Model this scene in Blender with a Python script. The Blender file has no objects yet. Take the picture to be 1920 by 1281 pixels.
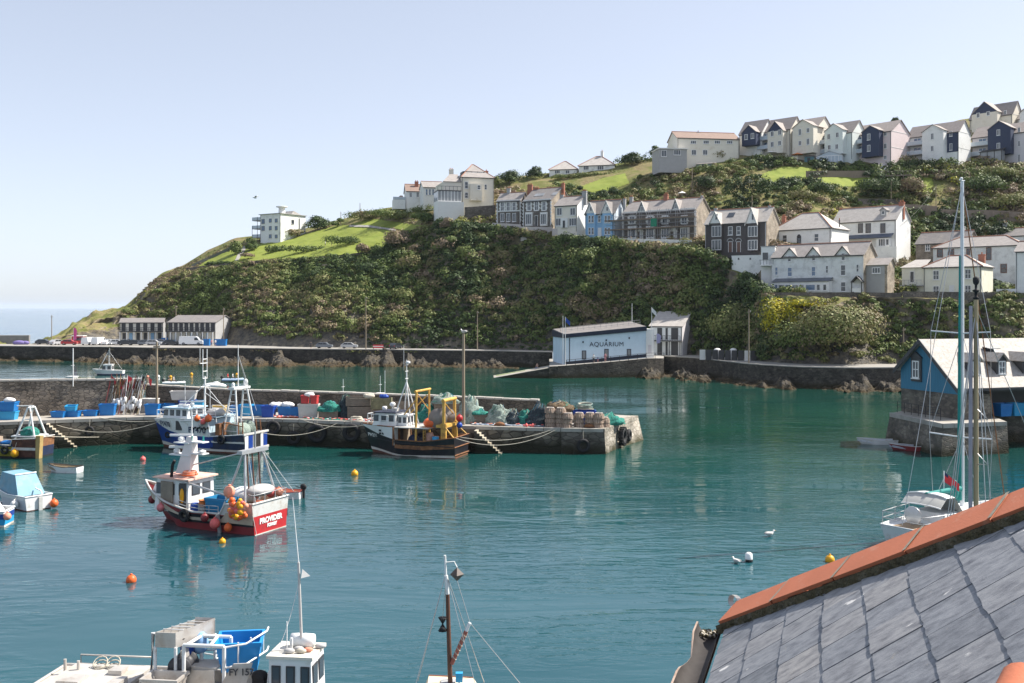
import bpy, math, random
import numpy as np
from mathutils import Vector, Matrix, noise
from math import radians, sin, cos, pi, atan2, sqrt
random.seed(7)
SC = bpy.context.scene
COL = SC.collection
F, CX, HY, H = 1870.0, 960.0, 577.0, 14.0
def W(px, py, Y):
 return Vector(((px-CX)/F*Y, Y, H-(py-HY)/F*Y))
def onz(px, py, z=0.0):
 Y = (H-z)*F/(py-HY)
 return Vector(((px-CX)/F*Y, Y, z))
def zat(py, Y): return H-(py-HY)/F*Y
def V(*a): return Vector(a)
_M = {}
def nd(nt, typ, **kw):
 n = nt.nodes.new(typ)
 for k, v in kw.items(): setattr(n, k, v)
 return n
def ramp(nt, fac, stops):
 r = nd(nt, 'ShaderNodeValToRGB')
 e = r.color_ramp.elements
 while len(e) < len(stops): e.new(0.5)
 for i, (p, c) in enumerate(stops):
  e[i].position = p; e[i].color = (c[0], c[1], c[2], 1)
 nt.links.new(fac, r.inputs[0])
 return r.outputs[0]
def sc3(c, k): return tuple(min(1, max(0, x*k)) for x in c)
def M(name, col, rough=0.6, var=0.14, scale=1.5, bump=0.0, bscale=8.0, spec=0.4, metal=0.0, col2=None, stain=None, stain_scale=0.5, stain_amt=0.5, stretch=None):
 if name in _M: return _M[name]
 m = bpy.data.materials.new(name); m.use_nodes = True
 nt = m.node_tree; b = nt.nodes['Principled BSDF']
 b.inputs['Roughness'].default_value = rough
 b.inputs['Specular IOR Level'].default_value = spec
 b.inputs['Metallic'].default_value = metal
 tc = nd(nt, 'ShaderNodeTexCoord'); co = tc.outputs['Object']
 if stretch:
  mp = nd(nt, 'ShaderNodeMapping'); mp.inputs['Scale'].default_value = stretch
  nt.links.new(co, mp.inputs[0]); co = mp.outputs[0]
 n = nd(nt, 'ShaderNodeTexNoise'); n.inputs['Scale'].default_value = scale
 n.inputs['Detail'].default_value = 6; n.inputs['Roughness'].default_value = 0.65
 nt.links.new(co, n.inputs['Vector'])
 c2 = col2 or sc3(col, 1+var); c1 = col if col2 else sc3(col, 1-var)
 out = ramp(nt, n.outputs['Fac'], [(0.3, c1), (0.7, c2)])
 if stain:
  n2 = nd(nt, 'ShaderNodeTexNoise'); n2.inputs['Scale'].default_value = stain_scale
  n2.inputs['Detail'].default_value = 8; n2.inputs['Roughness'].default_value = 0.7
  nt.links.new(co, n2.inputs['Vector'])
  f = ramp(nt, n2.outputs['Fac'], [(0.62-0.25*stain_amt, (0, 0, 0)), (0.78-0.1*stain_amt, (1, 1, 1))])
  mx = nd(nt, 'ShaderNodeMix', data_type='RGBA')
  nt.links.new(f, mx.inputs[0]); nt.links.new(out, mx.inputs[6]); mx.inputs[7].default_value = (*stain, 1)
  out = mx.outputs[2]
 nt.links.new(out, b.inputs['Base Color'])
 if bump:
  n3 = nd(nt, 'ShaderNodeTexNoise'); n3.inputs['Scale'].default_value = bscale; n3.inputs['Detail'].default_value = 5
  nt.links.new(co, n3.inputs['Vector'])
  bp = nd(nt, 'ShaderNodeBump'); bp.inputs['Strength'].default_value = bump; bp.inputs['Distance'].default_value = 0.1
  nt.links.new(n3.outputs['Fac'], bp.inputs['Height']); nt.links.new(bp.outputs[0], b.inputs['Normal'])
 _M[name] = m
 return m
def M_stone(name, cols, scale=2.2, mortar=(0.2, 0.18, 0.16), rough=0.9, stretch=(1, 1, 2.2), bump=0.6, weed=None):
 if name in _M: return _M[name]
 m = bpy.data.materials.new(name); m.use_nodes = True
 nt = m.node_tree; b = nt.nodes['Principled BSDF']; b.inputs['Roughness'].default_value = rough
 b.inputs['Specular IOR Level'].default_value = 0.25
 tc = nd(nt, 'ShaderNodeTexCoord'); mp = nd(nt, 'ShaderNodeMapping'); mp.inputs['Scale'].default_value = stretch
 nt.links.new(tc.outputs['Object'], mp.inputs[0])
 v = nd(nt, 'ShaderNodeTexVoronoi'); v.inputs['Scale'].default_value = scale
 ve = nd(nt, 'ShaderNodeTexVoronoi', feature='DISTANCE_TO_EDGE'); ve.inputs['Scale'].default_value = scale
 for x in (v, ve): nt.links.new(mp.outputs[0], x.inputs['Vector'])
 sp = nd(nt, 'ShaderNodeSeparateColor'); nt.links.new(v.outputs['Color'], sp.inputs[0])
 k = len(cols)
 c = ramp(nt, sp.outputs[0], [(i/(k-1), cc) for i, cc in enumerate(cols)])
 e = ramp(nt, ve.outputs['Distance'], [(0.02, (0, 0, 0)), (0.1, (1, 1, 1))])
 mx = nd(nt, 'ShaderNodeMix', data_type='RGBA'); nt.links.new(e, mx.inputs[0]); mx.inputs[6].default_value = (*mortar, 1); nt.links.new(c, mx.inputs[7])
 n = nd(nt, 'ShaderNodeTexNoise'); n.inputs['Scale'].default_value = 0.6; n.inputs['Detail'].default_value = 8; nt.links.new(tc.outputs['Object'], n.inputs['Vector'])
 vv = ramp(nt, n.outputs['Fac'], [(0.3, (0.6, 0.6, 0.6)), (0.7, (1.25, 1.25, 1.25))])
 mu = nd(nt, 'ShaderNodeMix', data_type='RGBA', blend_type='MULTIPLY'); mu.inputs[0].default_value = 1
 nt.links.new(mx.outputs[2], mu.inputs[6]); nt.links.new(vv, mu.inputs[7]); out = mu.outputs[2]
 if weed:   # tidal weed band up to a height on the wall (world z)
  g = nd(nt, 'ShaderNodeNewGeometry'); sx = nd(nt, 'ShaderNodeSeparateXYZ'); nt.links.new(g.outputs['Position'], sx.inputs[0])
  ad = nd(nt, 'ShaderNodeMath', operation='ADD'); nt.links.new(sx.outputs[2], ad.inputs[0])
  sc_ = nd(nt, 'ShaderNodeMath', operation='MULTIPLY'); sc_.inputs[1].default_value = 1.6; nt.links.new(n.outputs['Fac'], sc_.inputs[0])
  nt.links.new(sc_.outputs[0], ad.inputs[1])
  f = ramp(nt, ad.outputs[0], [(0.0, (0, 0, 0)), (1.0, (1, 1, 1))])
  mr = nd(nt, 'ShaderNodeMapRange'); mr.inputs[1].default_value = weed[0]; mr.inputs[2].default_value = weed[1]
  nt.links.new(ad.outputs[0], mr.inputs[0])
  mw = nd(nt, 'ShaderNodeMix', data_type='RGBA'); nt.links.new(mr.outputs[0], mw.inputs[0]); mw.inputs[6].default_value = (*weed[2], 1)
  nt.links.new(out, mw.inputs[7]); out = mw.outputs[2]
 nt.links.new(out, b.inputs['Base Color'])
 if bump:
  bp = nd(nt, 'ShaderNodeBump'); bp.inputs['Strength'].default_value = bump; bp.inputs['Distance'].default_value = 0.08
  nt.links.new(e, bp.inputs['Height']); nt.links.new(bp.outputs[0], b.inputs['Normal'])
 _M[name] = m
 return m
class MB:
 def __init__(s): s.v = []; s.f = []; s.m = []; s.mats = []; s.sm = []
 def mi(s, mat):
  if mat not in s.mats: s.mats.append(mat)
  return s.mats.index(mat)
 def add(s, vs, fs, mat, smooth=False):
  o = len(s.v); s.v.extend([tuple(x) for x in vs]); k = s.mi(mat)
  for f in fs: s.f.append([i+o for i in f]); s.m.append(k); s.sm.append(smooth)
 def box(s, c, size, mat, rz=0, rx=0, ry=0):
  hx, hy, hz = size[0]/2, size[1]/2, size[2]/2
  R = Matrix.Rotation(rz, 3, 'Z') @ Matrix.Rotation(ry, 3, 'Y') @ Matrix.Rotation(rx, 3, 'X'); c = Vector(c)
  vs = [c+R@Vector((x*hx, y*hy, z*hz)) for z in (-1, 1) for x, y in ((-1, -1), (1, -1), (1, 1), (-1, 1))]
  s.add(vs, [(3, 2, 1, 0), (4, 5, 6, 7), (0, 1, 5, 4), (1, 2, 6, 5), (2, 3, 7, 6), (3, 0, 4, 7)], mat)
 def bb(s, x0, x1, y0, y1, z0, z1, mat): s.box(((x0+x1)/2, (y0+y1)/2, (z0+z1)/2), (abs(x1-x0), abs(y1-y0), abs(z1-z0)), mat)
 def hexa(s, lo, hi, mat):    # bottom quad, top quad (ccw)
  s.add(list(lo)+list(hi), [(3, 2, 1, 0), (4, 5, 6, 7), (0, 1, 5, 4), (1, 2, 6, 5), (2, 3, 7, 6), (3, 0, 4, 7)], mat)
 def tub(s, c, l, w, h, mat, inner=None, t=0.06, flare=0.85, rz=0, tilt=0):   # open box with flared walls
  R = Matrix.Rotation(rz, 3, 'Z') @ Matrix.Rotation(tilt, 3, 'X'); c = Vector(c)
  def ring(l, w, z): return [c+R@Vector((x*l/2, y*w/2, z)) for x, y in ((-1, -1), (1, -1), (1, 1), (-1, 1))]
  r = [ring(l*flare, w*flare, 0), ring(l*.97, w*.97, h*.86), ring(l+.05, w+.05, h*.87), ring(l+.05, w+.05, h), ring(l-2*t, w-2*t, h), ring((l-2*t)*flare, (w-2*t)*flare, t*1.5)]
  vs = [p for q in r for p in q]; fs = [(3, 2, 1, 0)]
  for k in range(5):
   for i in range(4): fs.append((k*4+i, k*4+(i+1) % 4, k*4+4+(i+1) % 4, k*4+4+i))
  fs.append((20, 21, 22, 23)); s.add(vs, fs, mat)
 def prism(s, poly, d, mat):   # poly: list of 3d pts, extruded by vector d
  n = len(poly); d = Vector(d); a = [Vector(p) for p in poly]
  vs = a+[p+d for p in a]
  s.add(vs, [tuple(range(n-1, -1, -1)), tuple(range(n, 2*n))]+[(i, (i+1) % n, n+(i+1) % n, n+i) for i in range(n)], mat)
 def tube(s, pts, r, mat, n=6, smooth=True, r2=None):
  pts = [Vector(p) for p in pts]; m = len(pts); vs = []; fs = []
  up = Vector((0, 0, 1))
  for i, p in enumerate(pts):
   t = (pts[min(i+1, m-1)]-pts[max(i-1, 0)])
   if t.length < 1e-9: t = Vector((0, 0, 1))
   t.normalize()
   u = t.cross(up)
   if u.length < 0.05: u = t.cross(Vector((1, 0, 0)))
   u.normalize(); w = t.cross(u)
   rr = r if r2 is None else r+(r2-r)*i/(m-1)
   for k in range(n):
    a = 2*pi*k/n; vs.append(p+u*cos(a)*rr+w*sin(a)*rr)
  for i in range(m-1):
   for k in range(n):
    k2 = (k+1) % n; fs.append((i*n+k, i*n+k2, (i+1)*n+k2, (i+1)*n+k))
  s.add(vs, fs, mat, smooth)
  s.add(vs[:n], [tuple(range(n))], mat); s.add(vs[-n:], [tuple(range(n-1, -1, -1))], mat)
 def lathe(s, c, prof, mat, n=12, axis='Z', smooth=True, R=None):   # prof: (r,z)
  c = Vector(c); vs = []; fs = []; k = len(prof)
  if R is None: R = {'Z': Matrix.Identity(3), 'X': Matrix.Rotation(pi/2, 3, 'Y'), 'Y': Matrix.Rotation(-pi/2, 3, 'X')}[axis]
  for r, z in prof:
   for i in range(n):
    a = 2*pi*i/n; vs.append(c+R@Vector((r*cos(a), r*sin(a), z)))
  for j in range(k-1):
   for i in range(n):
    i2 = (i+1) % n; fs.append((j*n+i, j*n+i2, (j+1)*n+i2, (j+1)*n+i))
  fs.append(tuple(range(n-1, -1, -1))); fs.append(tuple((k-1)*n+i for i in range(n)))
  s.add(vs, fs, mat, smooth)
 def ball(s, c, r, mat, n=12, m=8, sq=(1, 1, 1)):
  c = Vector(c); vs = [c+Vector((0, 0, -r*sq[2]))]; fs = []
  for j in range(1, m):
   th = -pi/2+pi*j/m
   for i in range(n):
    a = 2*pi*i/n; vs.append(c+Vector((r*cos(th)*cos(a)*sq[0], r*cos(th)*sin(a)*sq[1], r*sin(th)*sq[2])))
  vs.append(c+Vector((0, 0, r*sq[2]))); L = len(vs)-1
  for i in range(n):
   fs.append((0, 1+(i+1) % n, 1+i)); fs.append((L, L-n+i, L-n+(i+1) % n))
  for j in range(m-2):
   for i in range(n): fs.append((1+j*n+i, 1+j*n+(i+1) % n, 1+(j+1)*n+(i+1) % n, 1+(j+1)*n+i))
  s.add(vs, fs, mat, True)
 def torus(s, c, R, r, mat, n=18, m=8, rot=None, sq=1.0):
  c = Vector(c); vs = []; fs = []; rot = rot or Matrix.Identity(3)
  for i in range(n):
   a = 2*pi*i/n
   for j in range(m):
    b = 2*pi*j/m; vs.append(c+rot@Vector(((R+r*cos(b))*cos(a), (R+r*cos(b))*sin(a), r*sin(b)*sq)))
  for i in range(n):
   for j in range(m):
    i2, j2 = (i+1) % n, (j+1) % m; fs.append((i*m+j, i2*m+j, i2*m+j2, i*m+j2))
  s.add(vs, fs, mat, True)
 def grid(s, P, mat, smooth=True):   # P[i][j] points
  a, b = len(P), len(P[0]); vs = [p for r in P for p in r]
  s.add(vs, [(i*b+j, i*b+j+1, (i+1)*b+j+1, (i+1)*b+j) for i in range(a-1) for j in range(b-1)], mat, smooth)
 def build(s, name, parent=None, loc=None, rz=0.0):
  me = bpy.data.meshes.new(name); me.from_pydata(s.v, [], s.f)
  for m in s.mats: me.materials.append(m)
  me.polygons.foreach_set('material_index', s.m); me.polygons.foreach_set('use_smooth', s.sm)
  me.update()
  return link(name, me, parent, loc, rz)
def link(name, data, parent=None, loc=None, rz=0.0):
 o = bpy.data.objects.new(name, data); COL.objects.link(o)
 if parent is not None: o.parent = parent
 if loc is not None: o.location = loc
 o.rotation_euler.z = rz
 return o
def tag(o, label=None, cat=None, group=None, kind=None):
 if label: o['label'] = label
 if cat: o['category'] = cat
 if group: o['group'] = group
 if kind: o['kind'] = kind
 return o
def thing(name, label, cat, loc=(0, 0, 0), rz=0.0, group=None):
 o = link(name, None, None, Vector(loc), rz); o.empty_display_size = 0.5
 return tag(o, label, cat, group)
def one(mb, name, label, cat, loc=(0, 0, 0), rz=0.0, group=None):
 return tag(mb.build(name, None, Vector(loc), rz), label, cat, group)
def struct(o): o['kind'] = 'structure'; return o
KIDS = {}
def children_of(r): return [o for o in COL.objects if o.parent is r]
def copy_tree(o, label=None, loc=None, rz=None, parent=None, swap=None):
 c = o.copy(); COL.objects.link(c); c.parent = parent
 if label: c['label'] = label
 if loc is not None: c.location = loc
 if rz is not None: c.rotation_euler.z = rz
 if swap: recolour(c, swap)
 for ch in list(o.children): copy_tree(ch, parent=c, swap=swap)
 return c
def recolour(o, swap):
 for s_ in o.material_slots:
  if s_.material in swap:
   m = swap[s_.material]; s_.link = 'OBJECT'; s_.material = m
def text(s, size, mat, parent, loc, rot, name='lettering', bold=0.0, space=1.0, depth=0.01, sx=1.0):
 cu = bpy.data.curves.new(name, 'FONT'); cu.body = s; cu.size = size; cu.align_x = 'CENTER'; cu.align_y = 'CENTER'
 cu.offset = bold; cu.space_character = space; cu.extrude = depth
 t = bpy.data.objects.new('t', cu); COL.objects.link(t)
 dg = bpy.context.evaluated_depsgraph_get(); me = bpy.data.meshes.new_from_object(t.evaluated_get(dg))
 bpy.data.objects.remove(t); me.materials.clear(); me.materials.append(mat); me.name = name
 o = link(name, me, parent, loc); o.rotation_euler = rot; o.scale = (sx, 1, 1)
 return o
def smooth_step(a, b, x):
 t = min(1, max(0, (x-a)/(b-a))); return t*t*(3-2*t)
def lerpt(tab, x):
 return float(np.interp(x, [t[0] for t in tab], [t[1] for t in tab]))
def catenary(a, b, sag, n=12):
 a, b = Vector(a), Vector(b)
 return [a.lerp(b, i/n)-Vector((0, 0, sag*4*(i/n)*(1-i/n))) for i in range(n+1)]
cam = bpy.data.cameras.new('camera'); co = link('camera', cam, None, (0, 0, H)); co.rotation_euler = (pi/2, 0, 0)
cam.lens = F/1920*36; cam.sensor_width = 36; cam.shift_y = -(640.5-HY)/1920; cam.clip_end = 60000; cam.clip_start = 0.1
SC.camera = co
SUN_EL, SUN_AZ = radians(49), radians(73)      # azimuth from +Y towards +X
sd = Vector((cos(SUN_EL)*sin(SUN_AZ), cos(SUN_EL)*cos(SUN_AZ), sin(SUN_EL)))
sl = bpy.data.lights.new('sun', 'SUN'); sl.energy = 4.1; sl.angle = radians(0.5); sl.color = (1.0, 0.94, 0.85)
so = link('sun', sl, None, (0, 0, 200)); so.rotation_euler = (-sd).to_track_quat('-Z', 'Y').to_euler()
w = bpy.data.worlds.new('World'); SC.world = w; w.use_nodes = True
nt = w.node_tree; bg = nt.nodes['Background']
sky = nt.nodes.new('ShaderNodeTexSky'); sky.sky_type = 'NISHITA'; sky.sun_disc = False
sky.sun_elevation = SUN_EL; sky.sun_rotation = SUN_AZ; sky.altitude = 0; sky.air_density = 0.7; sky.dust_density = 0.8; sky.ozone_density = 5.0
gm = nt.nodes.new('ShaderNodeGamma'); gm.inputs[1].default_value = 0.6
hs = nt.nodes.new('ShaderNodeHueSaturation'); hs.inputs['Saturation'].default_value = 0.64; hs.inputs['Value'].default_value = 1.26
nt.links.new(sky.outputs[0], gm.inputs[0]); nt.links.new(gm.outputs[0], hs.inputs['Color']); tm = nd(nt, 'ShaderNodeMix', data_type='RGBA', blend_type='MULTIPLY'); tm.inputs[0].default_value = 1; tm.inputs[7].default_value = (.985, .962, .97, 1); nt.links.new(hs.outputs[0], tm.inputs[6]); nt.links.new(tm.outputs[2], bg.inputs[0]); bg.inputs[1].default_value = 0.15
SC.view_settings.view_transform = 'Standard'; SC.view_settings.look = 'None'; SC.view_settings.exposure = 1.08; SC.view_settings.gamma = 1.0
SC.render.engine = 'CYCLES'
SC.cycles.use_denoising = True; SC.cycles.max_bounces = 6; SC.cycles.diffuse_bounces = 2; SC.cycles.glossy_bounces = 3; SC.cycles.volume_bounces = 1
SC.cycles.transmission_bounces = 4; SC.cycles.caustics_reflective = False; SC.cycles.caustics_refractive = False
SC.cycles.use_adaptive_sampling = True; SC.cycles.adaptive_threshold = 0.01
def water_mat():
 m = bpy.data.materials.new('sea_water'); m.use_nodes = True; nt = m.node_tree; b = nt.nodes['Principled BSDF']
 b.inputs['Roughness'].default_value = 0.04; b.inputs['IOR'].default_value = 1.33; b.inputs['Specular IOR Level'].default_value = 0.5
 tc = nd(nt, 'ShaderNodeTexCoord')
 def nz(scale, st, det=3, rough=.5, dist=0.0):
  mp = nd(nt, 'ShaderNodeMapping'); mp.inputs['Scale'].default_value = st; mp.inputs['Rotation'].default_value = (0, 0, radians(12)); nt.links.new(tc.outputs['Object'], mp.inputs[0])
  n = nd(nt, 'ShaderNodeTexNoise'); n.inputs['Scale'].default_value = scale; n.inputs['Detail'].default_value = det; n.inputs['Roughness'].default_value = rough
  n.inputs['Distortion'].default_value = dist
  nt.links.new(mp.outputs[0], n.inputs['Vector']); return n.outputs['Fac']
 g = nd(nt, 'ShaderNodeSeparateXYZ'); nt.links.new(tc.outputs['Object'], g.inputs[0])
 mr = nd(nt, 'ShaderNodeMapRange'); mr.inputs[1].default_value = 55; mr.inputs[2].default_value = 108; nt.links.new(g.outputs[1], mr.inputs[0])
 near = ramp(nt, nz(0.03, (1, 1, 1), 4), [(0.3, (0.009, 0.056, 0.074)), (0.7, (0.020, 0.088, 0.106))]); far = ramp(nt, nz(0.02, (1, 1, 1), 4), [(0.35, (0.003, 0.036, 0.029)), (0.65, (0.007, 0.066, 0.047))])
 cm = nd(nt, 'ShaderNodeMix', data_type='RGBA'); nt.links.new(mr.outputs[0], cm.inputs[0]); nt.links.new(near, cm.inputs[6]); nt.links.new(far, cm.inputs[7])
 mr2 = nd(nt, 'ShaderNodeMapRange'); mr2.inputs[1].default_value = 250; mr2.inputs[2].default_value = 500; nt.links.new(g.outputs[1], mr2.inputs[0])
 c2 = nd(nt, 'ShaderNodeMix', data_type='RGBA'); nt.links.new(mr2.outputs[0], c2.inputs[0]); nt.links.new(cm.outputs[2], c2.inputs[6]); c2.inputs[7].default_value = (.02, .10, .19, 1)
 nt.links.new(c2.outputs[2], b.inputs['Base Color'])
 h1 = nz(0.9, (0.62, 1.7, 1), 3, .55, .4); h2 = nz(0.22, (0.7, 1.3, 1), 2); h3 = nz(4.5, (0.8, 1.3, 1), 2)
 patch = ramp(nt, nz(0.045, (.8, 2.2, 1), 4, .6, .8), [(0.38, (0.06, .06, .06)), (0.5, (.6, .6, .6)), (0.64, (1.0, 1.0, 1.0))])
 def mad(a, k, c=None):
  x = nd(nt, 'ShaderNodeMath', operation='MULTIPLY_ADD'); nt.links.new(a, x.inputs[0]); x.inputs[1].default_value = k
  if c is not None: nt.links.new(c, x.inputs[2])
  else: x.inputs[2].default_value = 0
  return x.outputs[0]
 hh = mad(h3, 0.035, mad(h1, 0.62))
 mu = nd(nt, 'ShaderNodeMath', operation='MULTIPLY'); nt.links.new(hh, mu.inputs[0]); nt.links.new(patch, mu.inputs[1])
 tot = mad(h2, 0.42, mu.outputs[0])
 far_k = nd(nt, 'ShaderNodeMath', operation='MULTIPLY_ADD'); nt.links.new(mr2.outputs[0], far_k.inputs[0]); far_k.inputs[1].default_value = 5.0; far_k.inputs[2].default_value = 1.0
 ft = nd(nt, 'ShaderNodeMath', operation='MULTIPLY'); nt.links.new(tot, ft.inputs[0]); nt.links.new(far_k.outputs[0], ft.inputs[1]); tot = ft.outputs[0]
 bp = nd(nt, 'ShaderNodeBump'); bp.inputs['Strength'].default_value = 1.0; bp.inputs['Distance'].default_value = 0.12
 nt.links.new(tot, bp.inputs['Height']); nt.links.new(bp.outputs[0], b.inputs['Normal'])
 return m
mb = MB(); WM = water_mat()
ys = [-60, 0, 100, 250, 600, 2000, 8000, 30000]
P = [[Vector((x, y, 0)) for y in ys] for x in (-24000, -6000, -1200, -250, 0, 250, 1200, 6000, 24000)]
mb.grid([list(r) for r in P], WM, False)
o = mb.build('water'); struct(o)
if o.data.polygons[0].normal.z < 0: o.data.flip_normals()
TAB = {
 -200: (272, 276, 286, (646, 287), (646, 288), (646, 289), (646, 290), (646, 291), (646, 292)),
 60:   (262, 266, 283, (645, 284), (645, 285), (645, 286), (645, 287), (645, 288), (645, 289)),
 110:  (259, 264, 285, (634, 289), (631, 291), (629, 293), (628, 295), (627, 297), (626, 300)),
 150:  (256, 263, 288, (617, 295), (612, 298), (608, 301), (605, 304), (603, 307), (600, 312)),
 200:  (250, 262, 294, (598, 304), (592, 307), (588, 310), (585, 313), (583, 316), (580, 320)),
 232:  (248, 260, 297, (590, 306), (586, 309), (583, 312), (581, 316), (579, 319), (577, 324)),
 260:  (246, 258, 298, (570, 312), (563, 316), (559, 320), (556, 323), (554, 326), (551, 330)),
 300:  (244, 256, 298, (535, 316), (528, 321), (524, 325), (521, 329), (518, 334), (514, 340)),
 340:  (242, 256, 296, (514, 322), (510, 326), (507, 330), (505, 335), (502, 340), (499, 346)),
 390:  (240, 255, 290, (503, 318), (496, 324), (488, 330), (481, 337), (475, 343), (468, 350)),
 440:  (238, 255, 276, (495, 312), (484, 320), (474, 327), (464, 335), (455, 343), (446, 352)),
 560:  (236, 249, 262, (487, 300), (477, 309), (466, 318), (452, 330), (441, 342), (430, 353)),
 720:  (238, 245, 255, (470, 294), (456, 301), (442, 309), (424, 320), (408, 331), (390, 347)),
 830:  (235, 241, 251, (424, 288), (416, 292), (410, 296), (398, 308), (386, 322), (370, 342)),
 930:  (232, 238, 247, (436, 274), (426, 280), (412, 288), (386, 302), (361, 317), (334, 337)),
 1050: (214, 231, 239, (454, 258), (446, 267), (434, 275), (392, 292), (350, 312), (320, 333)),
 1170: (205, 222, 230, (466, 244), (458, 251), (444, 260), (392, 281), (338, 305), (303, 328)),
 1300: (188, 206, 219, (479, 227), (470, 236), (452, 247), (390, 269), (312, 298), (283, 326)),
 1390: (180, 186, 205, (512, 222), (502, 227), (470, 240), (388, 260), (302, 294), (274, 328)),
 1430: (176, 180, 192, (552, 206), (551, 214), (480, 224), (390, 257), (303, 292), (271, 330)),
 1500: (172, 174, 184, (554, 195), (553, 212), (470, 225), (392, 254), (306, 288), (266, 331)),
 1600: (168, 171, 182, (556, 192), (553, 208), (484, 240), (395, 262), (306, 287), (258, 331)),
 1700: (168, 172, 184, (558, 190), (555, 205), (488, 240), (400, 260), (311, 281), (250, 330)),
 1800: (170, 175, 185, (560, 189), (557, 204), (497, 236), (402, 254), (318, 275), (220, 326)),
 1920: (172, 178, 186, (562, 188), (558, 201), (510, 232), (404, 250), (322, 270), (202, 322)),
 2150: (172, 178, 186, (564, 186), (560, 192), (530, 200), (410, 232), (330, 260), (200, 318)),
}
ROAD_Z = 3.6
TX = sorted(TAB)
def ctrl(px):
 """(d,z) control points of the hill section on this bearing"""
 def ip(fn): return float(np.interp(px, TX, [fn(TAB[x]) for x in TX]))
 sh, ed, ft = ip(lambda t: t[0]), ip(lambda t: t[1]), ip(lambda t: t[2])
 pts = [(sh-7, -2.5), (sh, -0.2), (max(sh+.5, ed-0.6), 0.9), (ed+0.3, ROAD_Z), (ft, ROAD_Z+.05)]
 for k in range(3, 9):
  y, d = ip(lambda t: t[k][0]), ip(lambda t: t[k][1]); pts.append((d, zat(y, d)))
 d, z = pts[-1]
 low = z < 22
 pts.append((d+14, z-(9 if low else 1.5))); pts.append((d+70, -12 if low else z-14))
 return pts
SEG = [3, 4, 2, 4, 34, 7, 7, 18, 18, 14, 4, 3]
PXS = np.arange(-200, 2151, 5.0)
rows = []
for px in PXS:
 c = ctrl(px); col_ = []
 for i, n in enumerate(SEG):
  for k in range(n):
   t = k/n; col_.append((c[i][0]+(c[i+1][0]-c[i][0])*t, c[i][1]+(c[i+1][1]-c[i][1])*t, i+t))
 col_.append((*c[-1], len(SEG)))
 rows.append(col_)
TD = np.array([[q[0] for q in r] for r in rows]); TZ = np.array([[q[1] for q in r] for r in rows]); TR = np.array([q[2] for q in rows[0]])
for _ in range(2):
 Z2 = TZ.copy(); Z2[:, 12:-2] = 0.25*TZ[:, 11:-3]+0.5*TZ[:, 12:-2]+0.25*TZ[:, 13:-1]; TZ[:, 16:] = Z2[:, 16:]
 Z2 = TZ.copy(); Z2[1:-1] = .25*TZ[:-2]+.5*TZ[1:-1]+.25*TZ[2:]; TZ[:, 14:] = Z2[:, 14:]
PIX = (PXS-CX)/F
TXX = PIX[:, None]*TD
i_rk0, i_rd0, i_ft = 3, 9, 13
for i in range(TD.shape[0]):
 for j in range(TD.shape[1]):
  r = TR[j]; p = Vector((TXX[i, j], TD[i, j], TZ[i, j]*1.0))
  if 4.0 < r <= 5.1:      # cliff: gullies and bulges
   e = min(1, (r-4)*3)*min(1, (5.15-r)*4)
   a = noise.fractal(Vector((p.x*.05, p.z*.02, 3)), 1, 2, 4)*(7.5 if PXS[i] > 500 else 4.5)+noise.fractal(p*.25, 1, 2, 3)*1.6
   TD[i, j] += a*e; TZ[i, j] += noise.fractal(p*.22+Vector((9, 0, 0)), 1, 2, 3)*0.8*e
  elif r > 5.1 and r < 10:
   TZ[i, j] += noise.fractal(p*.12, 1, 2, 4)*0.45
   if PXS[i] < 350: TZ[i, j] += noise.fractal(p*.3, 1, 2, 4)*1.3*min(1, (350-PXS[i])/80)*min(1, (10-r)*1.5)
  elif r < 2.6:
   TZ[i, j] += abs(noise.fractal(p*.28, 1, 2, 4))*1.5*min(1, r)
TXX = PIX[:, None]*TD
def terrain_mat():
 m = bpy.data.materials.new('hill_ground'); m.use_nodes = True; nt = m.node_tree; b = nt.nodes['Principled BSDF']
 b.inputs['Roughness'].default_value = .95; b.inputs['Specular IOR Level'].default_value = .15
 g = nd(nt, 'ShaderNodeNewGeometry'); sx = nd(nt, 'ShaderNodeSeparateXYZ'); nt.links.new(g.outputs['Normal'], sx.inputs[0])
 def nz(s, d=6, o=None):
  n = nd(nt, 'ShaderNodeTexNoise'); n.inputs['Scale'].default_value = s; n.inputs['Detail'].default_value = d; n.inputs['Roughness'].default_value = .65
  nt.links.new(g.outputs['Position'], n.inputs['Vector']); return n.outputs['Fac']
 grass = ramp(nt, nz(.16), [(.3, (.085, .112, .03)), (.48, (.15, .155, .05)), (.58, (.23, .195, .095)), (.75, (.17, .125, .07))])
 rock = ramp(nt, nz(.5), [(.3, (.06, .052, .042)), (.48, (.17, .145, .11)), (.58, (.24, .20, .12)), (.7, (.32, .28, .23))])
 ad = nd(nt, 'ShaderNodeMath', operation='MULTIPLY_ADD'); nt.links.new(nz(.12), ad.inputs[0]); ad.inputs[1].default_value = .55; nt.links.new(sx.outputs[2], ad.inputs[2])
 f = ramp(nt, ad.outputs[0], [(.96, (0, 0, 0)), (1.06, (1, 1, 1))])
 mx = nd(nt, 'ShaderNodeMix', data_type='RGBA'); nt.links.new(f, mx.inputs[0]); nt.links.new(rock, mx.inputs[6]); nt.links.new(grass, mx.inputs[7])
 nt.links.new(mx.outputs[2], b.inputs['Base Color'])
 bp = nd(nt, 'ShaderNodeBump'); bp.inputs['Strength'].default_value = .7; bp.inputs['Distance'].default_value = .5
 nt.links.new(nz(.9), bp.inputs['Height']); nt.links.new(bp.outputs[0], b.inputs['Normal'])
 return m
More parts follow.
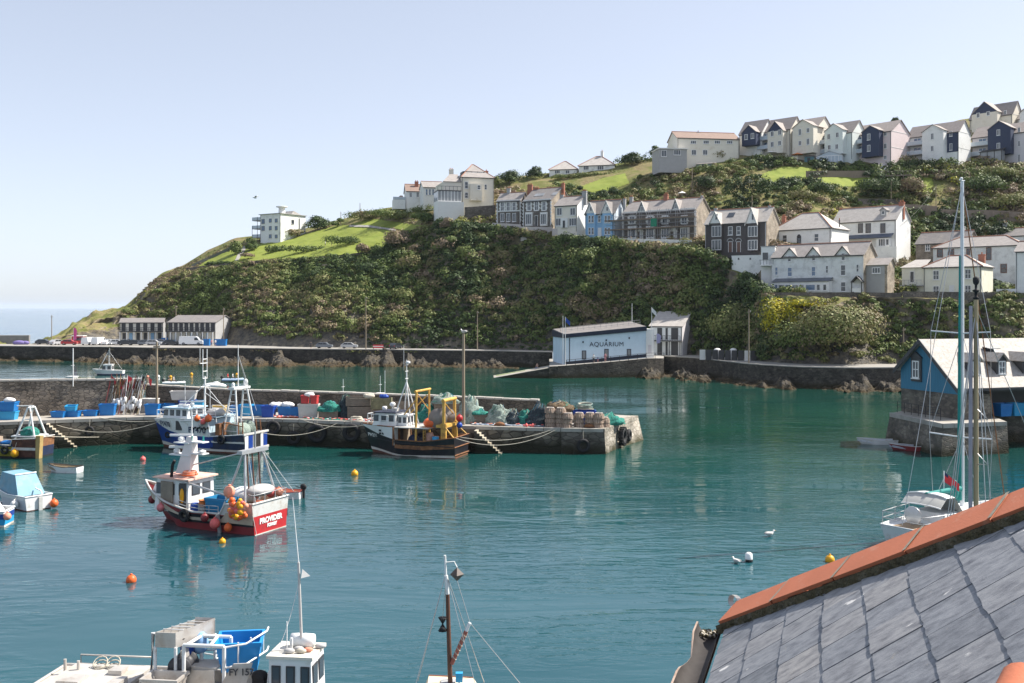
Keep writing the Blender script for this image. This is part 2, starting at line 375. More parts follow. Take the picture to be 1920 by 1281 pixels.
def rock_mat(name='shore_rock'):
 m = bpy.data.materials.new(name); m.use_nodes = True; nt = m.node_tree; b = nt.nodes['Principled BSDF']
 b.inputs['Roughness'].default_value = .85; b.inputs['Specular IOR Level'].default_value = .3
 g = nd(nt, 'ShaderNodeNewGeometry'); sx = nd(nt, 'ShaderNodeSeparateXYZ'); nt.links.new(g.outputs['Position'], sx.inputs[0])
 def nz(s, d=8):
  n = nd(nt, 'ShaderNodeTexNoise'); n.inputs['Scale'].default_value = s; n.inputs['Detail'].default_value = d; n.inputs['Roughness'].default_value = .7
  nt.links.new(g.outputs['Position'], n.inputs['Vector']); return n.outputs['Fac']
 rock = ramp(nt, nz(.9), [(.3, (.018, .016, .016)), (.46, (.05, .045, .04)), (.58, (.085, .07, .046)), (.72, (.19, .17, .145))])
 weed = ramp(nt, nz(1.4), [(.35, (.02, .014, .006)), (.65, (.075, .048, .014))])
 ad = nd(nt, 'ShaderNodeMath', operation='MULTIPLY_ADD'); nt.links.new(nz(.3), ad.inputs[0]); ad.inputs[1].default_value = 2.4; nt.links.new(sx.outputs[2], ad.inputs[2])
 mr = nd(nt, 'ShaderNodeMapRange'); mr.inputs[1].default_value = 1.3; mr.inputs[2].default_value = 2.3; nt.links.new(ad.outputs[0], mr.inputs[0])
 mx = nd(nt, 'ShaderNodeMix', data_type='RGBA'); nt.links.new(mr.outputs[0], mx.inputs[0]); nt.links.new(weed, mx.inputs[6]); nt.links.new(rock, mx.inputs[7])
 nt.links.new(mx.outputs[2], b.inputs['Base Color'])
 bp = nd(nt, 'ShaderNodeBump'); bp.inputs['Strength'].default_value = .9; bp.inputs['Distance'].default_value = .35
 nt.links.new(nz(1.6), bp.inputs['Height']); nt.links.new(bp.outputs[0], b.inputs['Normal'])
 return m
HM = terrain_mat(); RM = rock_mat()
def tgrid(j0, j1, mat, name):
 P = [[Vector((TXX[i, j], TD[i, j], TZ[i, j])) for j in range(j0, j1+1)] for i in range(TD.shape[0])]
 mb = MB(); mb.grid(P, mat, True); o = mb.build(name)
 if sum(p.normal.z for p in o.data.polygons) < 0: o.data.flip_normals()
 return struct(o)
ROADM = M('tarmac_road', (.30, .285, .26), .9, .1, .4)
JW = 9; JF = 13
def cliff_mat():
 m = RM.copy(); m.name = 'cliff_rock'; nt = m.node_tree
 r = [n for n in nt.nodes if n.type == 'VALTORGB']
 for e, c in zip(r[0].color_ramp.elements, ((.035, .032, .03), (.10, .092, .082), (.17, .145, .10), (.27, .25, .22))): e.color = (*c, 1)
 for n in nt.nodes:
  if n.type == 'MAP_RANGE': n.inputs[1].default_value = -9; n.inputs[2].default_value = -8
 return m
CM = cliff_mat(); JC = int(np.searchsorted(TR, 4.5))
tgrid(JF, JC, CM, 'cliff_face'); tgrid(JC, TD.shape[1]-1, HM, 'hillside')
tgrid(JW, JF, ROADM, 'road')
from mathutils.bvhtree import BVHTree
TV = [Vector((TXX[i, j], TD[i, j], TZ[i, j])) for i in range(TD.shape[0]) for j in range(TD.shape[1])]
nb = TD.shape[1]
TF = [(i*nb+j, i*nb+j+1, (i+1)*nb+j+1, (i+1)*nb+j) for i in range(TD.shape[0]-1) for j in range(nb-1)]
BVH = BVHTree.FromPolygons(TV, TF)
def ground_z(x, y):
 h = BVH.ray_cast(Vector((x, y, 300)), Vector((0, 0, -1)))
 return h[0].z if h[0] else 0.0
def hit(px, py):     # the point of the hill one sees there
 d = Vector(((px-CX)/F, 1, -(py-HY)/F)).normalized()
 h = BVH.ray_cast(Vector((0, 0, H))+d*140, d)
 return h[0]
def tabv(k, px): return float(np.interp(px, TX, [TAB[x][k] for x in TX]))
STONE_DARK = M_stone('dark_rubble', [(.04, .036, .033), (.075, .068, .058), (.11, .097, .08), (.056, .052, .048)], 1.6, (.05, .045, .04), weed=(1.2, 2.0, (.035, .03, .016)))
COPING = M('concrete_coping', (.36, .34, .31), .85, .12, 2.0, stain=(.2, .19, .17))
ENV = [(-200, 1.6), (20, 1.7), (100, 1.4), (150, 1.3), (205, 3.6), (240, 2.6), (320, 3.9), (345, 2.4), (400, 2.0), (460, 2.6), (492, 4.6), (530, 3.0), (570, 1.0), (600, 1.8), (650, 3.4), (690, 5.2), (725, 4.2), (745, 1.6), (765, 4.2), (800, 2.4), (840, 2.0), (905, 2.6), (950, 1.6), (990, .8), (1040, .4),
       (1140, .3), (1165, 1.2), (1205, 3.6), (1235, 3.2), (1255, 1.4), (1285, 3.0), (1310, 2.4), (1340, .8), (1380, 1.4), (1430, 2.6), (1470, 2.2), (1510, 1.0), (1570, 1.6), (1620, 2.8), (1680, 3.1), (1740, 2.6), (1900, 3.5), (2100, 3)]
def rocks(x0, x1, step, n, name):
 P = []
 for px in np.arange(x0, x1+.1, step):
  sh, ed = tabv(0, px), tabv(1, px)
  if 1040 < px < 1240: ed = min(ed, 205)
  e = lerpt(ENV, px)*1.25*min(1.15, max(.3, .75+1.1*noise.noise(V(px*.035, 4, 0)))); row = []
  sh = min(sh, ed-3-e*.5)
  for k in range(n):
   t = k/(n-1); d = sh-3+(ed+0.6-sh+3)*t
   q = Vector(((px-CX)/F*d, d, 0))
   r = noise.ridged_multi_fractal(Vector((q.x*.16, q.y*.10, 1.7)), 1, 2.1, 5, 1.0, 2.0)*.5
   r2 = noise.fractal(Vector((q.x*.9, q.y*.6, 5)), 1, 2, 4)*.85
   z = -1.1+e*(0.35+.75*t)*(.15+.85*min(1.6, r))+r2*min(1, e*.4)+.55*min(1, t*5)
   z = min(z, e+.35)
   row.append(q+Vector((noise.noise(q*.7)*.5, noise.noise(q*.6+Vector((5, 0, 0)))*.5, z)))
  P.append(row)
 mb = MB(); mb.grid(P, RM, False); o = mb.build(name)
 if sum(p.normal.z for p in o.data.polygons) < 0: o.data.flip_normals()
 return struct(o)
rocks(-200, 1045, 2.2, 30, 'rocks')
rocks(1150, 2100, 2.2, 34, 'rocks')
def wall_strip(pxs, top_extra, name, label, thick=.5, edge=None):
 edge = edge or (lambda px: tabv(1, px))
 r = thing(name, label, 'sea wall', W(pxs[0], HY, edge(pxs[0]))*1.0)
 r.location.z = 0; o0 = r.location.copy()
 a = MB(); c = MB(); P = []; C = []
 for px in pxs:
  d = edge(px); k = (px-CX)/F
  f = lambda dd, z: Vector((k*dd, dd, z))-o0
  P.append([f(d-.5, -1.5), f(d, ROAD_Z-.02+top_extra)])
  C.append([f(d-.08, ROAD_Z-.02+top_extra), f(d-.08, ROAD_Z+.16+top_extra), f(d+thick, ROAD_Z+.16+top_extra), f(d+thick, ROAD_Z-.3)])
 a.grid(P, STONE_DARK, False); a.build('wall_face', r)
 c.grid(C, COPING, False); c.build('coping', r)
 return r
wall_strip(list(np.arange(-200, 1046, 12)), 0.0, 'sea_wall', 'long dark stone sea wall below the road under the headland, behind dark rocks')
wall_strip(list(np.arange(1236, 1720, 9)), 0.0, 'sea_wall', 'low dark sea wall under the footpath right of the aquarium')
AQ_L, AQ_R = W(1058, HY, 203.0), W(1213, HY, 206.0)
r = thing('platform', 'dark stone platform in the water carrying the white aquarium building', 'platform', (AQ_L.x, 203, 0))
def pl(px, d, z): return Vector(((px-CX)/F*d, d, z))-r.location
a = MB()
f0 = [(1030, 197.5, 2.35), (1060, 198, 2.5), (1140, 199.5, 3.1), (1215, 201.5, 3.75), (1245, 203.5, 3.66)]
a.grid([[pl(px, d-.6, -1.5), pl(px, d, z)] for px, d, z in f0], STONE_DARK, False); a.build('wall_face', r)
a = MB(); a.grid([[pl(px, d, z+.003), pl(px*1.0+ (0), 222+(px-1030)*.0, max(z, 2.6))] for px, d, z in f0], ROADM, False); a.build('walkway', r)
a = MB(); a.grid([[pl(1030, 197, -1.5), pl(1030, 232, -1.5)], [pl(1030, 197.5, 2.35), pl(1030, 232, 3.6)]], STONE_DARK, False); a.build('side_wall', r)
rl = thing('railing', 'thin black railing on the walk in front of the aquarium wall', 'railing', r.location)
a = MB(); b = MB(); BLK = M('black_iron', (.015, .016, .02), .5, .1)
prev = None
for i in range(12):
 t = i/11; px = 1062+t*(1245-1062); d = lerpt([(q[0], q[1]) for q in f0], px)+.25; z = lerpt([(q[0], q[2]) for q in f0], px)
 p = pl(px, d, z); a = MB(); a.tube([p, p+V(0, 0, 1.1)], .05, BLK, 5); a.build('post', rl)
 if prev is not None:
  for h in (.55, 1.08): b.tube([prev+V(0, 0, h), p+V(0, 0, h)], .035, BLK, 5)
 prev = p
b.build('rails', rl)
r = thing('slipway', 'pale concrete slipway sloping left into green water below the aquarium', 'slipway', (onz(980, 707).x, 199, 0))
CONC = M('pale_concrete', (.36, .335, .29), .85, .12, 1.2, stain=(.22, .2, .16)); WEED = M('green_slip_weed', (.16, .24, .04), .8, .3, 1.5)
a = MB(); q = lambda px, d, z: Vector(((px-CX)/F*d, d, z))-r.location
a.hexa([q(1046, 197.6, -1), q(1046, 204, -1), q(905, 206, -1), q(905, 199.5, -1)], [q(1046, 197.6, 2.32), q(1046, 204, 2.42), q(905, 206, -.5), q(905, 199.5, -.5)], STONE_DARK); a.build('ramp', r)
a = MB(); a.hexa([q(1046, 197.6, 2.32), q(1046, 204, 2.42), q(905, 206, -.5), q(905, 199.5, -.5)], [q(1046, 197.6, 2.4), q(1046, 204, 2.5), q(905, 206, -.42), q(905, 199.5, -.42)], CONC); a.build('ramp_surface', r)
a = MB(); a.hexa([q(985, 202.6, .8), q(985, 203.6, .8), q(930, 205, -.3), q(930, 203.2, -.3)], [q(985, 202.6, 1.25), q(985, 203.6, 1.25), q(930, 205, .1), q(930, 203.2, .1)], WEED); a.build('weed_strip', r)
QF = [(-150, 792, 2.7), (0, 792, 2.7), (270, 782, 2.7), (560, 787, 2.6), (860, 799, 2.45), (1052, 804, 2.35), (1133, 805, 2.35)]
QP = [onz(px, py, z) for px, py, z in QF]; QP[0] = QP[1]+(QP[1]-QP[2])*1.8
QG = onz(1196, 780, 2.35)
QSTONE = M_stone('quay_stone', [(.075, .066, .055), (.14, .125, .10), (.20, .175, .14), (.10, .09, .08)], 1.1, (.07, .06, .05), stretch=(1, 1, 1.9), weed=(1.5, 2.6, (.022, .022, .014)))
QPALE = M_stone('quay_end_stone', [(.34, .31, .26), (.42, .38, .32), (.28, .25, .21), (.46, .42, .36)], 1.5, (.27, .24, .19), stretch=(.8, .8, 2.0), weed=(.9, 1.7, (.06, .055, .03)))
QDECK = M('quay_deck', (.36, .33, .29), .9, .14, .9, stain=(.24, .22, .19), stain_scale=.7)
BACKO = [(-150, 102.6), (0, 102.6), (270, 107.8), (560, 109), (860, 105.5), (1010, 103.8), (1052, 104.5)]
BKP = []
for px, d in BACKO: BKP.append(W(px, HY, d)); BKP[-1].z = 0
BKP[0] = BKP[1]+(BKP[1]-BKP[2])*1.8
quay = thing('quay', 'long stone quay with tyres on its face where fishing boats lie', 'quay', (-20, 100, 0))
ql = quay.location
def batter(p, n, k): return Vector((p.x+n.x*k, p.y+n.y*k, -1.5))
a = MB()
for i in range(5):
 p, q = QP[i], QP[i+1]
 a.grid([[batter(p, V(0, -1, 0), .35)-ql, p-ql], [batter(q, V(0, -1, 0), .35)-ql, q-ql]], QSTONE, False)
a.build('wall_face', quay)
a = MB(); p, q = QP[5], QP[6]; QGb = onz(1207, 827, 0)
nE = V(.2, -1, 0)
QSHADE = M_stone('shaded_quay_stone', [(.12, .11, .095), (.18, .165, .14), (.10, .09, .08), (.21, .19, .165)], 1.4, (.09, .08, .07), stretch=(.8, .8, 2.0), weed=(1.2, 2.2, (.03, .028, .018)))  # darker copy of the end stone, shade of this face put into its colour
a.grid([[batter(p, nE, .5)-ql, p-ql], [batter(q, V(.35, -1, 0), .55)-ql, q-ql]], QSHADE, False)
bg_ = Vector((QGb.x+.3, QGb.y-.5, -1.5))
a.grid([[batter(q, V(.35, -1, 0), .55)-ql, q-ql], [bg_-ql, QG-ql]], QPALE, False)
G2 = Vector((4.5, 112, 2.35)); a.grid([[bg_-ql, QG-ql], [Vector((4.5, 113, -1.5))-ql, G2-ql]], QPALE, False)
e = a.build('end_wall', quay); e['label'] = 'pale sunlit masonry at the quay end'
a = MB()
for i in range(6):
 b0, b1 = BKP[i], BKP[i+1]
 if i == 5: b1 = G2
 a.add([QP[i]-ql, QP[i+1]-ql, Vector((b1.x, b1.y+1.5, QP[i+1].z))-ql, Vector((b0.x, b0.y+1.5, QP[i].z))-ql], [(0, 1, 2, 3)], QDECK)
a.add([QP[6]-ql, QG-ql, G2-ql], [(0, 1, 2)], QDECK)
a.build('deck', quay)
a = MB()   # coping stones along the edge
for i in range(6):
 p, q = QP[i], QP[i+1]; n = V(-(q-p).y, (q-p).x, 0).normalized()
 m_ = max(1, int((q-p).length/1.6))
 for k in range(m_):
  u, v = p.lerp(q, k/m_), p.lerp(q, (k+.96)/m_); h = random.uniform(.03, .06)
  lo = [u-n*.08, v-n*.08, v+n*.55, u+n*.55]
  a.hexa([x-ql-V(0, 0, .28) for x in lo], [x-ql+V(0, 0, h) for x in lo], COPING)
p, q = QP[6], QG; n = V(-(q-p).y, (q-p).x, 0).normalized()
for k in range(7):
 u, v = p.lerp(q, k/7), p.lerp(q, (k+.96)/7); lo = [u-n*.06, v-n*.06, v+n*.7, u+n*.7]
 a.hexa([x-ql-V(0, 0, .3) for x in lo], [x-ql+V(0, 0, random.uniform(.03, .06)) for x in lo], QPALE)
a.build('coping', quay)
def qz(x):   # deck height
 return lerpt([(p.x, p.z) for p in QP], x)
def qd(px, back, off=0.0):
 """deck point at this picture column, 'back' metres behind the edge"""
 k = (px-CX)/F; y = lerpt([(p.x/p.y*F+CX, p.y) for p in QP[1:]], px)
 return Vector((k*(y+back), y+back, lerpt([(q_[0], q_[2]) for q_ in QF], px)+off))
LSTONE = M_stone('parapet_rubble', [(.17, .14, .115), (.26, .215, .17), (.33, .27, .21), (.12, .105, .095)], 2.0, (.10, .085, .07), stretch=(1, 1, 2.3))
def parapet(pts, name, label, mat, th=1.0):
 r = thing(name, label, 'harbour wall', (pts[0][0].x, pts[0][0].y, 0)); o0 = r.location.copy()
 a = MB(); c = MB()
 for (p, zt), (q, zu) in zip(pts[:-1], pts[1:]):
  p0 = V(p.x, p.y, 0)-o0; q0 = V(q.x, q.y, 0)-o0; n = V(-(q0-p0).y, (q0-p0).x, 0).normalized()*th
  lo = [p0, q0, q0+n, p0+n]; zs = [zt, zu, zu, zt]
  a.hexa([x+V(0, 0, -1.5) for x in lo], [x+V(0, 0, z_) for x, z_ in zip(lo, zs)], mat)
  m_ = max(1, int((q0-p0).length/.9)); nn = n.normalized()
  for k in range(m_):
   t0, t1 = k/m_, (k+.94)/m_; u, v = p0.lerp(q0, t0), p0.lerp(q0, t1); za, zb = zt+(zu-zt)*t0, zt+(zu-zt)*t1; h = random.uniform(.14, .2)
   l2 = [u-nn*.08, v-nn*.08, v+n+nn*.08, u+n+nn*.08]; zz = [za, zb, zb, za]
   c.hexa([x+V(0, 0, z_+.002) for x, z_ in zip(l2, zz)], [x+V(0, 0, z_+h) for x, z_ in zip(l2, zz)], COPING)
 a.build('masonry', r); c.build('coping', r)
 return r
parapet([(BKP[0], 6.75), (BKP[1], 6.4), (BKP[2]+V(-.2, 0, 0), 6.15)], 'harbour_wall', 'tall brown rubble wall behind the quay at far left', LSTONE, 1.1)
pm = W(440, HY, 108.6)
DSTONE = M_stone('dark_parapet', [(.09, .08, .07), (.15, .13, .11), (.12, .105, .09)], 1.7, (.06, .055, .05), stretch=(1, 1, 2))
parapet([(BKP[2]+V(.05, .3, 0), 5.55), (pm, 4.95), (BKP[3], 4.75), (BKP[4], 4.45), (BKP[5], 4.25)], 'harbour_wall', 'low dark stone wall along the back of the quay', DSTONE, .9)
def stairs(px0, px1, ztop, n, name, label, step_mat, proj=1.3):
 p0 = qd(px0, 0); p1 = qd(px1, 0); d = (p1-p0); d.z = 0; r = thing(name, label, 'stairs', (p0.x, p0.y, 0)); u = d.normalized(); L = d.length
 nrm = V(u.y, -u.x, 0); a = MB(); b = MB()
 for i in range(n):
  z = ztop-(i+1)*(ztop+.15)/n; x0, x1 = u*L*i/n, u*L*(i+1)/n
  lo = [x0+nrm*proj, x1+nrm*proj, x1-nrm*.0, x0-nrm*.0]
  up = [x+V(0, 0, z) for x in lo]
  a.hexa([x+V(0, 0, -1.2) for x in lo], [x-V(0, 0, .05) for x in up], QSTONE)
  b.hexa([x-V(0, 0, .05) for x in up], up, step_mat); x_ = [up[1]+u*.03, up[2]+u*.03]
  b.add([up[1]+u*.02, up[2]+u*.02, up[2]+u*.02-V(0, 0, ztop/n), up[1]+u*.02-V(0, 0, ztop/n)], [(0, 3, 2, 1)], step_mat)
 a.build('side_wall', r); b.build('treads', r)
 return r
STEP = M('sunlit_step', (.48, .43, .34), .85, .15, 3, stain=(.25, .2, .12))  # pale tone paints sunlight on treads and risers; brown stain is weathering
stairs(893, 948, 2.4, 11, 'stairs', 'sunlit stone steps down the quay face right of the black trawler', STEP)
stairs(88, 150, 2.7, 11, 'stairs', 'weathered stone steps down the quay face beside the yellow boat', STEP)
WHITE = M('white_render', (.82, .82, .80), .8, .05, .6, stain=(.52, .52, .50), stain_scale=.35, stain_amt=.35)
WHITE_OLD = M('stained_white_render', (.76, .77, .76), .85, .07, .8, stain=(.45, .45, .44), stain_scale=.5, stain_amt=.55)
CREAM = M('cream_render', (.77, .72, .62), .8, .05, .6, stain=(.55, .49, .38), stain_scale=.3, stain_amt=.3)
YELLOW = M('pale_yellow_render', (.78, .765, .65), .8, .05, .6, stain=(.55, .53, .42), stain_scale=.4, stain_amt=.35)
PINK = M('pale_pink_render', (.77, .65, .64), .8, .04, .6); AQUA = M('pale_aqua_render', (.73, .78, .755), .8, .04, .6)
LILAC = M('grey_lilac_render', (.66, .63, .65), .8, .04, .6); BLUE = M('sky_blue_paint', (.27, .47, .68), .75, .06, .8)
NAVY = M('navy_boards', (.035, .05, .10), .7, .15, 3, stretch=(.3, .3, 6)); GREYW = M('grey_render', (.38, .38, .38), .85, .08, 1)
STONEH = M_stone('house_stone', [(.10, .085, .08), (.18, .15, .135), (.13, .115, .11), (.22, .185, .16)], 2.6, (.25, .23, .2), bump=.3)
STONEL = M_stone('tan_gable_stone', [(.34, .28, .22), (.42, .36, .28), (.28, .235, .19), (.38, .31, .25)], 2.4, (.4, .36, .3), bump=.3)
SLATEH = M('slate_hung_wall', (.085, .075, .075), .7, .25, 4, stretch=(1, 1, 3))
ROOF_TAN = M('weathered_slate_roof', (.32, .292, .275), .75, .14, 1.2, bump=.3, bscale=6, stain=(.24, .215, .20), stain_scale=.8, stain_amt=.5)
ROOF_GREY = M('grey_slate_roof', (.20, .185, .18), .7, .14, 1.2, bump=.3, bscale=6, stain=(.28, .25, .22), stain_scale=.7, stain_amt=.45)
ROOF_PALE = M('pale_slate_roof', (.44, .41, .38), .75, .12, 1.2, bump=.3, bscale=6, stain=(.33, .30, .27), stain_scale=.9, stain_amt=.5)
ROOF_BROWN = M('brown_tile_roof', (.27, .19, .155), .8, .15, 1.2, bump=.3, bscale=6)
ROOF_VILLA = M('brown_grey_slate', (.30, .262, .242), .75, .14, 1.2, bump=.3, bscale=6)
RIDGE = M('clay_ridge', (.36, .17, .11), .8, .15, 3); BRICK = M('red_brick', (.36, .15, .10), .85, .2, 5); POT = M('clay_pot', (.5, .22, .12), .8, .1, 3)
FRAME = M('white_frame', (.78, .78, .77), .5, .03, 2); FRAME_D = M('dark_frame', (.05, .05, .055), .5, .1, 2); FRAME_B = M('brown_frame', (.19, .09, .07), .6, .1, 2)
FASCIA = M('dark_fascia', (.06, .06, .065), .6, .1, 2); TRIM = M('white_trim', (.78, .77, .74), .6, .04, 2)
def glass(name, c):
 m = M(name, c, .12, .25, .35, spec=.7); return m
GLASS = glass('window_glass', (.055, .065, .08)); GLASS_B = glass('blue_window_glass', (.10, .17, .28)); GLASS_L = glass('curtained_glass', (.26, .27, .28))
RAILG = M('balcony_glass', (.45, .52, .58), .15, .1, .5, spec=.6)
_WIN = {}
def win(parent, x, y, z, w, h, rz=0.0, style='sash', fm=None, gm=None, sill=True):
 """window: frame with bars and sill, pane as its own piece; faces local -y"""
 fm = fm or FRAME; gm = gm or GLASS; w = round(w*10)/10; h = round(h*10)/10
 key = (w, h, style, fm.name, gm.name, sill)
 if key not in _WIN:
  a = MB(); b = MB(); t = min(.12, w*.13)
  a.bb(-w/2, -w/2+t, -.08, .04, 0, h, fm); a.bb(w/2-t, w/2, -.08, .04, 0, h, fm)
  a.bb(-w/2+t, w/2-t, -.08, .04, 0, t, fm); a.bb(-w/2+t, w/2-t, -.08, .04, h-t, h, fm)
  n = {'sash': 0, 'plain': 0, 'two': 1, 'three': 2, 'four': 3, 'grid': 1}.get(style, 0)
  for i in range(n):
   xx = -w/2+w*(i+1)/(n+1); a.bb(xx-.045, xx+.045, -.065, .02, t, h-t, fm)
  if style in ('sash', 'grid'): a.bb(-w/2+t, w/2-t, -.06, .02, h*.5-.04, h*.5+.04, fm)
  if sill: a.bb(-w/2-.1, w/2+.1, -.16, .04, -.1, -.002, fm if fm is FRAME else TRIM)
  b.bb(-w/2+t*.5, w/2-t*.5, -.02, .02, t*.5, h-t*.5, gm)
  def mk(mb, nm):
   me = bpy.data.meshes.new(nm); me.from_pydata(mb.v, [], mb.f)
   for m in mb.mats: me.materials.append(m)
   me.polygons.foreach_set('material_index', mb.m); return me
  _WIN[key] = (mk(a, 'window'), mk(b, 'pane'))
 fme, pme = _WIN[key]
 o = link('window', fme, parent, (x, y, z), rz); link('pane', pme, o)
 return o
def slab(mb, pts, t, mat):    # roof sheet, thickness downwards along its normal
 p = [Vector(q) for q in pts]; n = (p[1]-p[0]).cross(p[2]-p[0]).normalized()
 if n.z < 0: n = -n; p = p[::-1]
 mb.hexa([q-n*t for q in p], p, mat)
class House:
 def __init__(s, name, label, xl, xc, xr, yb, ye, yr, d, k=23, wall=WHITE, roof=ROOF_TAN, side=None, kind='gable', D=None, cat='house', group=None, ridge=True, ov=.28, deep=4, hy=None, buildroof=True):
  kc = (xc-CX)/F; b = math.atan(kc); a = -b-radians(k); s.a = a
  C = Vector((kc*d, d, zat(yb, d)))
  kl = (xl-CX)/F; w = (C.x-kl*C.y)/(cos(a)-kl*sin(a))
  if D is None:
   kr = (xr-CX)/F; D = (C.x-kr*C.y)/(sin(a)+kr*cos(a))
  s.w, s.D = w, D; s.o = C-Vector((cos(a), sin(a), 0))*w; s.C = C
  s.he = zat(ye, d)-C.z
  Yr = C.y+cos(a)*D/2; s.hr = zat(yr, Yr)-C.z if yr is not None else s.he
  s.r = thing(name, label, cat, s.o, a, group); s.kind = kind; s.wall = wall; s.roofm = roof; s.ov = ov
  A = MB(); he, hr = s.he, s.hr; side = side or wall
  lo = [V(0, 0, -deep), V(w, 0, -deep), V(w, D, -deep), V(0, D, -deep)]; hi = [V(0, 0, he), V(w, 0, he), V(w, D, he), V(0, D, he)]
  A.add([lo[0], lo[1], hi[1], hi[0]], [(0, 1, 2, 3)], wall)
  A.add([lo[2], lo[3], hi[3], hi[2]], [(0, 1, 2, 3)], side)
  if kind == 'gable':
   A.add([lo[1], lo[2], hi[2], V(w, D/2, hr), hi[1]], [(0, 1, 2, 3, 4)], side); A.add([lo[3], lo[0], hi[0], V(0, D/2, hr), hi[3]], [(0, 1, 2, 3, 4)], side)
  else:
   A.add([lo[1], lo[2], hi[2], hi[1]], [(0, 1, 2, 3)], side); A.add([lo[3], lo[0], hi[0], hi[3]], [(0, 1, 2, 3)], side); A.add(hi, [(0, 1, 2, 3)], side)
  s.wallo = A.build('wall', s.r); HS.append(s); s.deep = deep
  if w > 5 and he > 4:
   for x_ in (.18, w-.18): A = MB(); A.tube([(x_, -.09, -1), (x_, -.09, he-.15)], .055, FASCIA if wall in (WHITE, CREAM, YELLOW, PINK, AQUA, LILAC) else FRAME, 5); A.build('downpipe', s.r)
  if not buildroof: s.roofo = s.wallo; return
  R = MB(); e = ov; t = .14
  if kind == 'gable':
   p = (hr-he)/(D/2); z0 = he-p*e
   slab(R, [V(-e, -e, z0+t), V(w+e, -e, z0+t), V(w+e, D/2, hr+t), V(-e, D/2, hr+t)], t, roof)
   slab(R, [V(-e, D+e, z0+t), V(-e, D/2+.003, hr+t), V(w+e, D/2+.003, hr+t), V(w+e, D+e, z0+t)], t, roof)
   R.bb(0, w, -e+.02, -e+.1, z0-.1, z0+.08, FASCIA)
   if ridge: R.tube([V(-e, D/2, hr+t+.03), V(w+e, D/2, hr+t+.03)], .13, RIDGE, 6)
  elif kind == 'hip':
   hx = min(hy if hy else D/2, w/2-.3); rz_ = hr+t
   p0 = [V(-e, -e, he), V(w+e, -e, he), V(w+e, D+e, he), V(-e, D+e, he)]; r0, r1 = V(hx, D/2, rz_), V(w-hx, D/2, rz_)
   R.add(p0+[r0, r1], [(0, 1, 5, 4), (1, 2, 5), (2, 3, 4, 5), (3, 0, 4), (3, 2, 1, 0)], roof)
   R.bb(-e+.02, w+e-.02, -e-.01, -e+.07, he-.22, he-.004, FASCIA); R.bb(w+e-.07, w+e+.01, -e+.08, D+e, he-.22, he-.004, FASCIA)
   if ridge:
    for q in ((r0, r1), (p0[0], r0), (p0[1], r1)): R.tube([q[0]+V(0, 0, .03), q[1]+V(0, 0, .03)], .13, RIDGE, 6)
  elif kind == 'flat':
   R.bb(-e, w+e, -e, D+e, he+.002, he+.22, roof)
  s.roofo = R.build('roof', s.r)
 def X(s, px, y=0.0):      # local x of the picture column on the plane y
  k = (px-CX)/F; ox, oy = s.o.x-sin(s.a)*y, s.o.y+cos(s.a)*y
  return (k*oy-ox)/(cos(s.a)-k*sin(s.a))
 def Yat(s, x, y=0.0): return s.o.y+sin(s.a)*x+cos(s.a)*y
 def Z(s, py, x, y=0.0): return zat(py, s.Yat(x, y))-s.o.z
 def rect(s, x0, x1, y0, y1, y=0.0):
  a, b = s.X(x0, y), s.X(x1, y); m = (a+b)/2
  return m, s.Z(y1, m, y), b-a, s.Z(y0, m, y)-s.Z(y1, m, y)
 def win(s, x0, x1, y0, y1, style='sash', y=0.0, parent=None, **kw):
  x, z, w, h = s.rect(x0, x1, y0, y1, y); return win(parent or s.r, x, y, z, max(w, .5), max(h, .6), 0, style, **kw)
 def gwin(s, v, z, w, h, style='sash', **kw):    # window in the right gable
  return win(s.r, s.w, s.D*v, z, w, h, pi/2, style, **kw)
 def door(s, x0, x1, y0, y1, mat, y=0.0):
  x, z, w, h = s.rect(x0, x1, y0, y1, y); w = max(w, .9); h = max(h, 1.9)
  a = MB(); a.bb(-w/2, -w/2+.1, -.08, .03, 0, h, FRAME); a.bb(w/2-.1, w/2, -.08, .03, 0, h, FRAME); a.bb(-w/2+.1, w/2-.1, -.08, .03, h-.1, h, FRAME)
  a.bb(-w/2+.1, w/2-.1, -.03, .03, 0, h-.1, mat); a.ball((w/2-.2, -.06, h*.48), .05, FRAME_D, 6, 4)
  return a.build('door', s.r, (x, y, z))
 def chimney(s, px, ytop, v=.5, cw=.9, cd=.6, mat=BRICK, pots=2):
  y = s.D*v; x = s.X(px, y); zt = s.Z(ytop, x, y); zb = s.he+.2
  a = MB(); a.bb(x-cw/2, x+cw/2, y-cd/2, y+cd/2, zb, zt-.35, mat); a.bb(x-cw/2-.07, x+cw/2+.07, y-cd/2-.07, y+cd/2+.07, zt-.349, zt-.2, mat)
  a.bb(x-cw/2, x+cw/2, y-cd/2, y+cd/2, zt-.199, zt-.1, mat)
  for i in range(pots):
   xx = x+(i-(pots-1)/2)*cw/max(1, pots)*.9; a.lathe((xx, y, zt-.1), [(.13, 0), (.12, .3), (.15, .34), (.15, .42), (.1, .42)], POT, 8)
  return a.build('chimney', s.roofo)
 def gablet(s, x0, x1, ya, wall=None, roof=None, yeave=None, trim=None, proj=.02, tri=None):
  """gable rising through the eaves, flush with the front"""
  a, b = s.X(x0), s.X(x1); m = (a+b)/2; za = s.Z(ya, m); zb = s.Z(yeave, m) if yeave else s.he
  A = MB(); w_ = wall or s.wall; back = min(s.D/2, max(.6, (za-s.he)/((s.hr-s.he)/(s.D/2))+.3)) if s.hr > s.he else 1.5
  A.prism([V(a, -proj, zb-.02), V(b, -proj, zb-.02), V(m, -proj, za)], V(0, .25, 0), tri or w_)
  A.build('gable', s.r)
  R = MB(); e = .22; sl = (za-zb)/(m-a); t = .1
